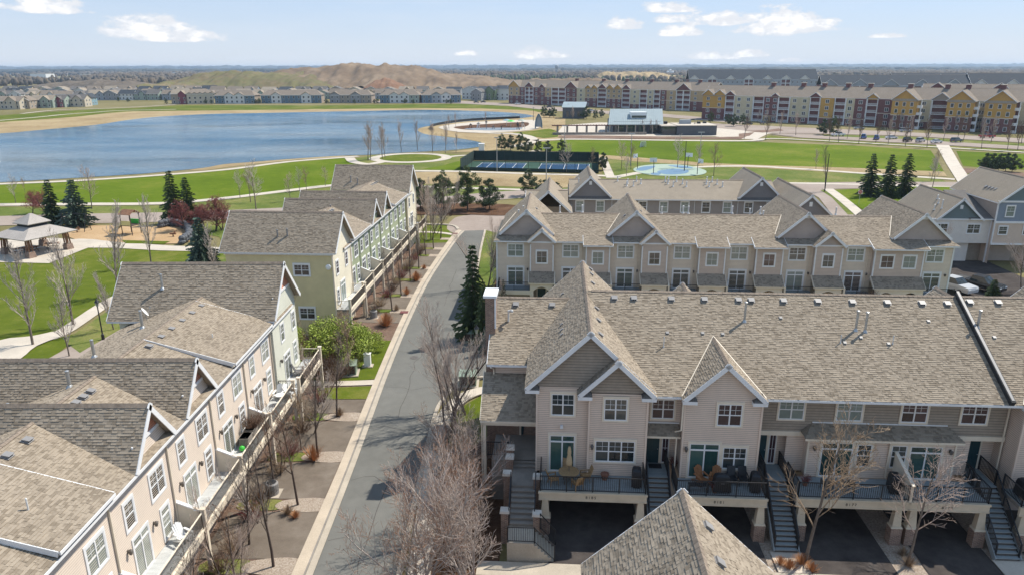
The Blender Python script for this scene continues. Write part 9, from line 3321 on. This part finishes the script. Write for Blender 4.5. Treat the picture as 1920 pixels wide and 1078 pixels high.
picnic('picnic table on the pale paving outside the shelter', *unproject(99, 466), .3)
picnic('picnic table under the shelter roof by the timber posts', *unproject(62, 474), 1.0)
picnic('picnic table deep under the shelter roof', *unproject(38, 476), .6)
r = thing('swing_set', 'dark swing set on the play sand', 'swing set', (*unproject(143, 434), .1), R(-6))
m = MB()
for x in (-2.2, 2.2):
  m.tube((x, -.9, 0), (x, 0, 3), .06, .06, 6)
  m.tube((x, .9, 0), (x, 0, 3), .06, .06, 6)
m.tube((-2.3, 0, 3), (2.3, 0, 3), .06, .06, 6)
part(m, 'frame', 'black', r)
for x in (-1, 1):
  m = MB()
  m.tube((x - .2, 0, 3), (x - .2, .1, .6), .015, .015, 4)
  m.tube((x + .2, 0, 3), (x + .2, .1, .6), .015, .015, 4)
  m.box(x - .25, .0, .55, x + .25, .2, .62)
  part(m, 'swing', 'black', r)
r = thing('play_structure', 'play structure with a yellow slide and green panels', 'play structure', (*unproject(248, 440), .1), R(-15))
for x in (-1, 1):
  for y in (-1, 1):
    m = MB()
    m.tube((x, y, 0), (x, y, 3.6), .07, .07, 6)
    part(m, 'post', 'bark_dark', r)
m = MB()
m.box(-1, -1, 1.5, 1, 1, 1.62)
part(m, 'platform', 'bark_dark', r)
for y in (-1, 1):
  m = MB()
  m.box(-1, y - .04, 1.62, 1, y + .04, 2.4)
  part(m, 'panel', 'lime' if y > 0 else 'yellow_plastic', r)
m = MB()
m.slab([(-1.2, -1.2, 3.5), (1.2, -1.2, 3.5), (1.2, 0, 4.2), (-1.2, 0, 4.2)], .06)
m.slab([(1.2, 1.2, 3.5), (-1.2, 1.2, 3.5), (-1.2, 0, 4.2), (1.2, 0, 4.2)], .06)
part(m, 'roof', 'timber', r)
m = MB()
for k in range(6):
  t0, t1 = k / 6, (k + 1) / 6
  z = lambda t: 1.6 * (1 - t) ** 1.3 + .25
  for s_ in (-.3, .3):
    m.slab([(-1 - 2.6 * t1 + 0, -.6 + s_ * 0 - .35, z(t1)), (-1 - 2.6 * t0, -.95, z(t0)), (-1 - 2.6 * t0, -.25, z(t0)), (-1 - 2.6 * t1, -.25, z(t1))][::-1], .04)
  for y in (-.98, -.22):
    m.beam((-1 - 2.6 * t0, y, z(t0) + .1), (-1 - 2.6 * t1, y, z(t1) + .1), .05, .28)
part(m, 'slide', 'yellow_plastic', r)
r = thing('stone_wall', 'curved dark boulder wall round the play sand', 'wall', (0, 0, .1))
wp = smooth([(-62.0, 123.9), (-60.8, 125.5), (-58.6, 124.3), (-56.1, 121.3), (-54.1, 117.6), (-53.0, 114.1), (-52.8, 111.5)], n=5)
for k, (x, y) in enumerate(wp):
  q = random.Random(k)
  for z_ in (0, .55):
    m = MB()
    m.ball((0, 0, .35), .55, 7, 5, (q.uniform(.9, 1.3), q.uniform(.8, 1.1), q.uniform(.65, .9)))
    part(m, 'boulder', 'dark_brick', r, loc=(x + q.uniform(-.15, .15), y + q.uniform(-.15, .15), z_), rotz=q.uniform(0, 3))
for i, (px, py) in enumerate(((325, 445), (145, 437))):
  m = MB()
  m.box(-.5, -.12, .35, .5, .12, .6)
  m.tube((0, 0, 0), (0, 0, .4), .12, .08, 8)
  m.box(.25, -.1, .6, .42, .1, .95)
  single('spring_rider', m, 'timber', ('small brown spring rider inside the boulder wall', 'small brown spring rider beside the swings')[i], 'spring rider', (*unproject(px, py), .1), i, 'spring riders')

# ------------------------------------------------------------------ air
hz = MB()
hz.box(-11000, -30, -1.2, 11000, 10500, 52)
hm = bpy.data.materials.new('haze')
hm.use_nodes = True
hn = hm.node_tree
hn.nodes.clear()
pv = hn.nodes.new('ShaderNodeVolumePrincipled')
pv.inputs['Color'].default_value = (0.62, 0.80, 1.0, 1)
pv.inputs['Density'].default_value = 0.0001
pv.inputs['Anisotropy'].default_value = 0.2
ho = hn.nodes.new('ShaderNodeOutputMaterial')
hn.links.new(pv.outputs[0], ho.inputs['Volume'])
M['haze'] = hm
hz.build('haze', 'haze', kind='stuff')
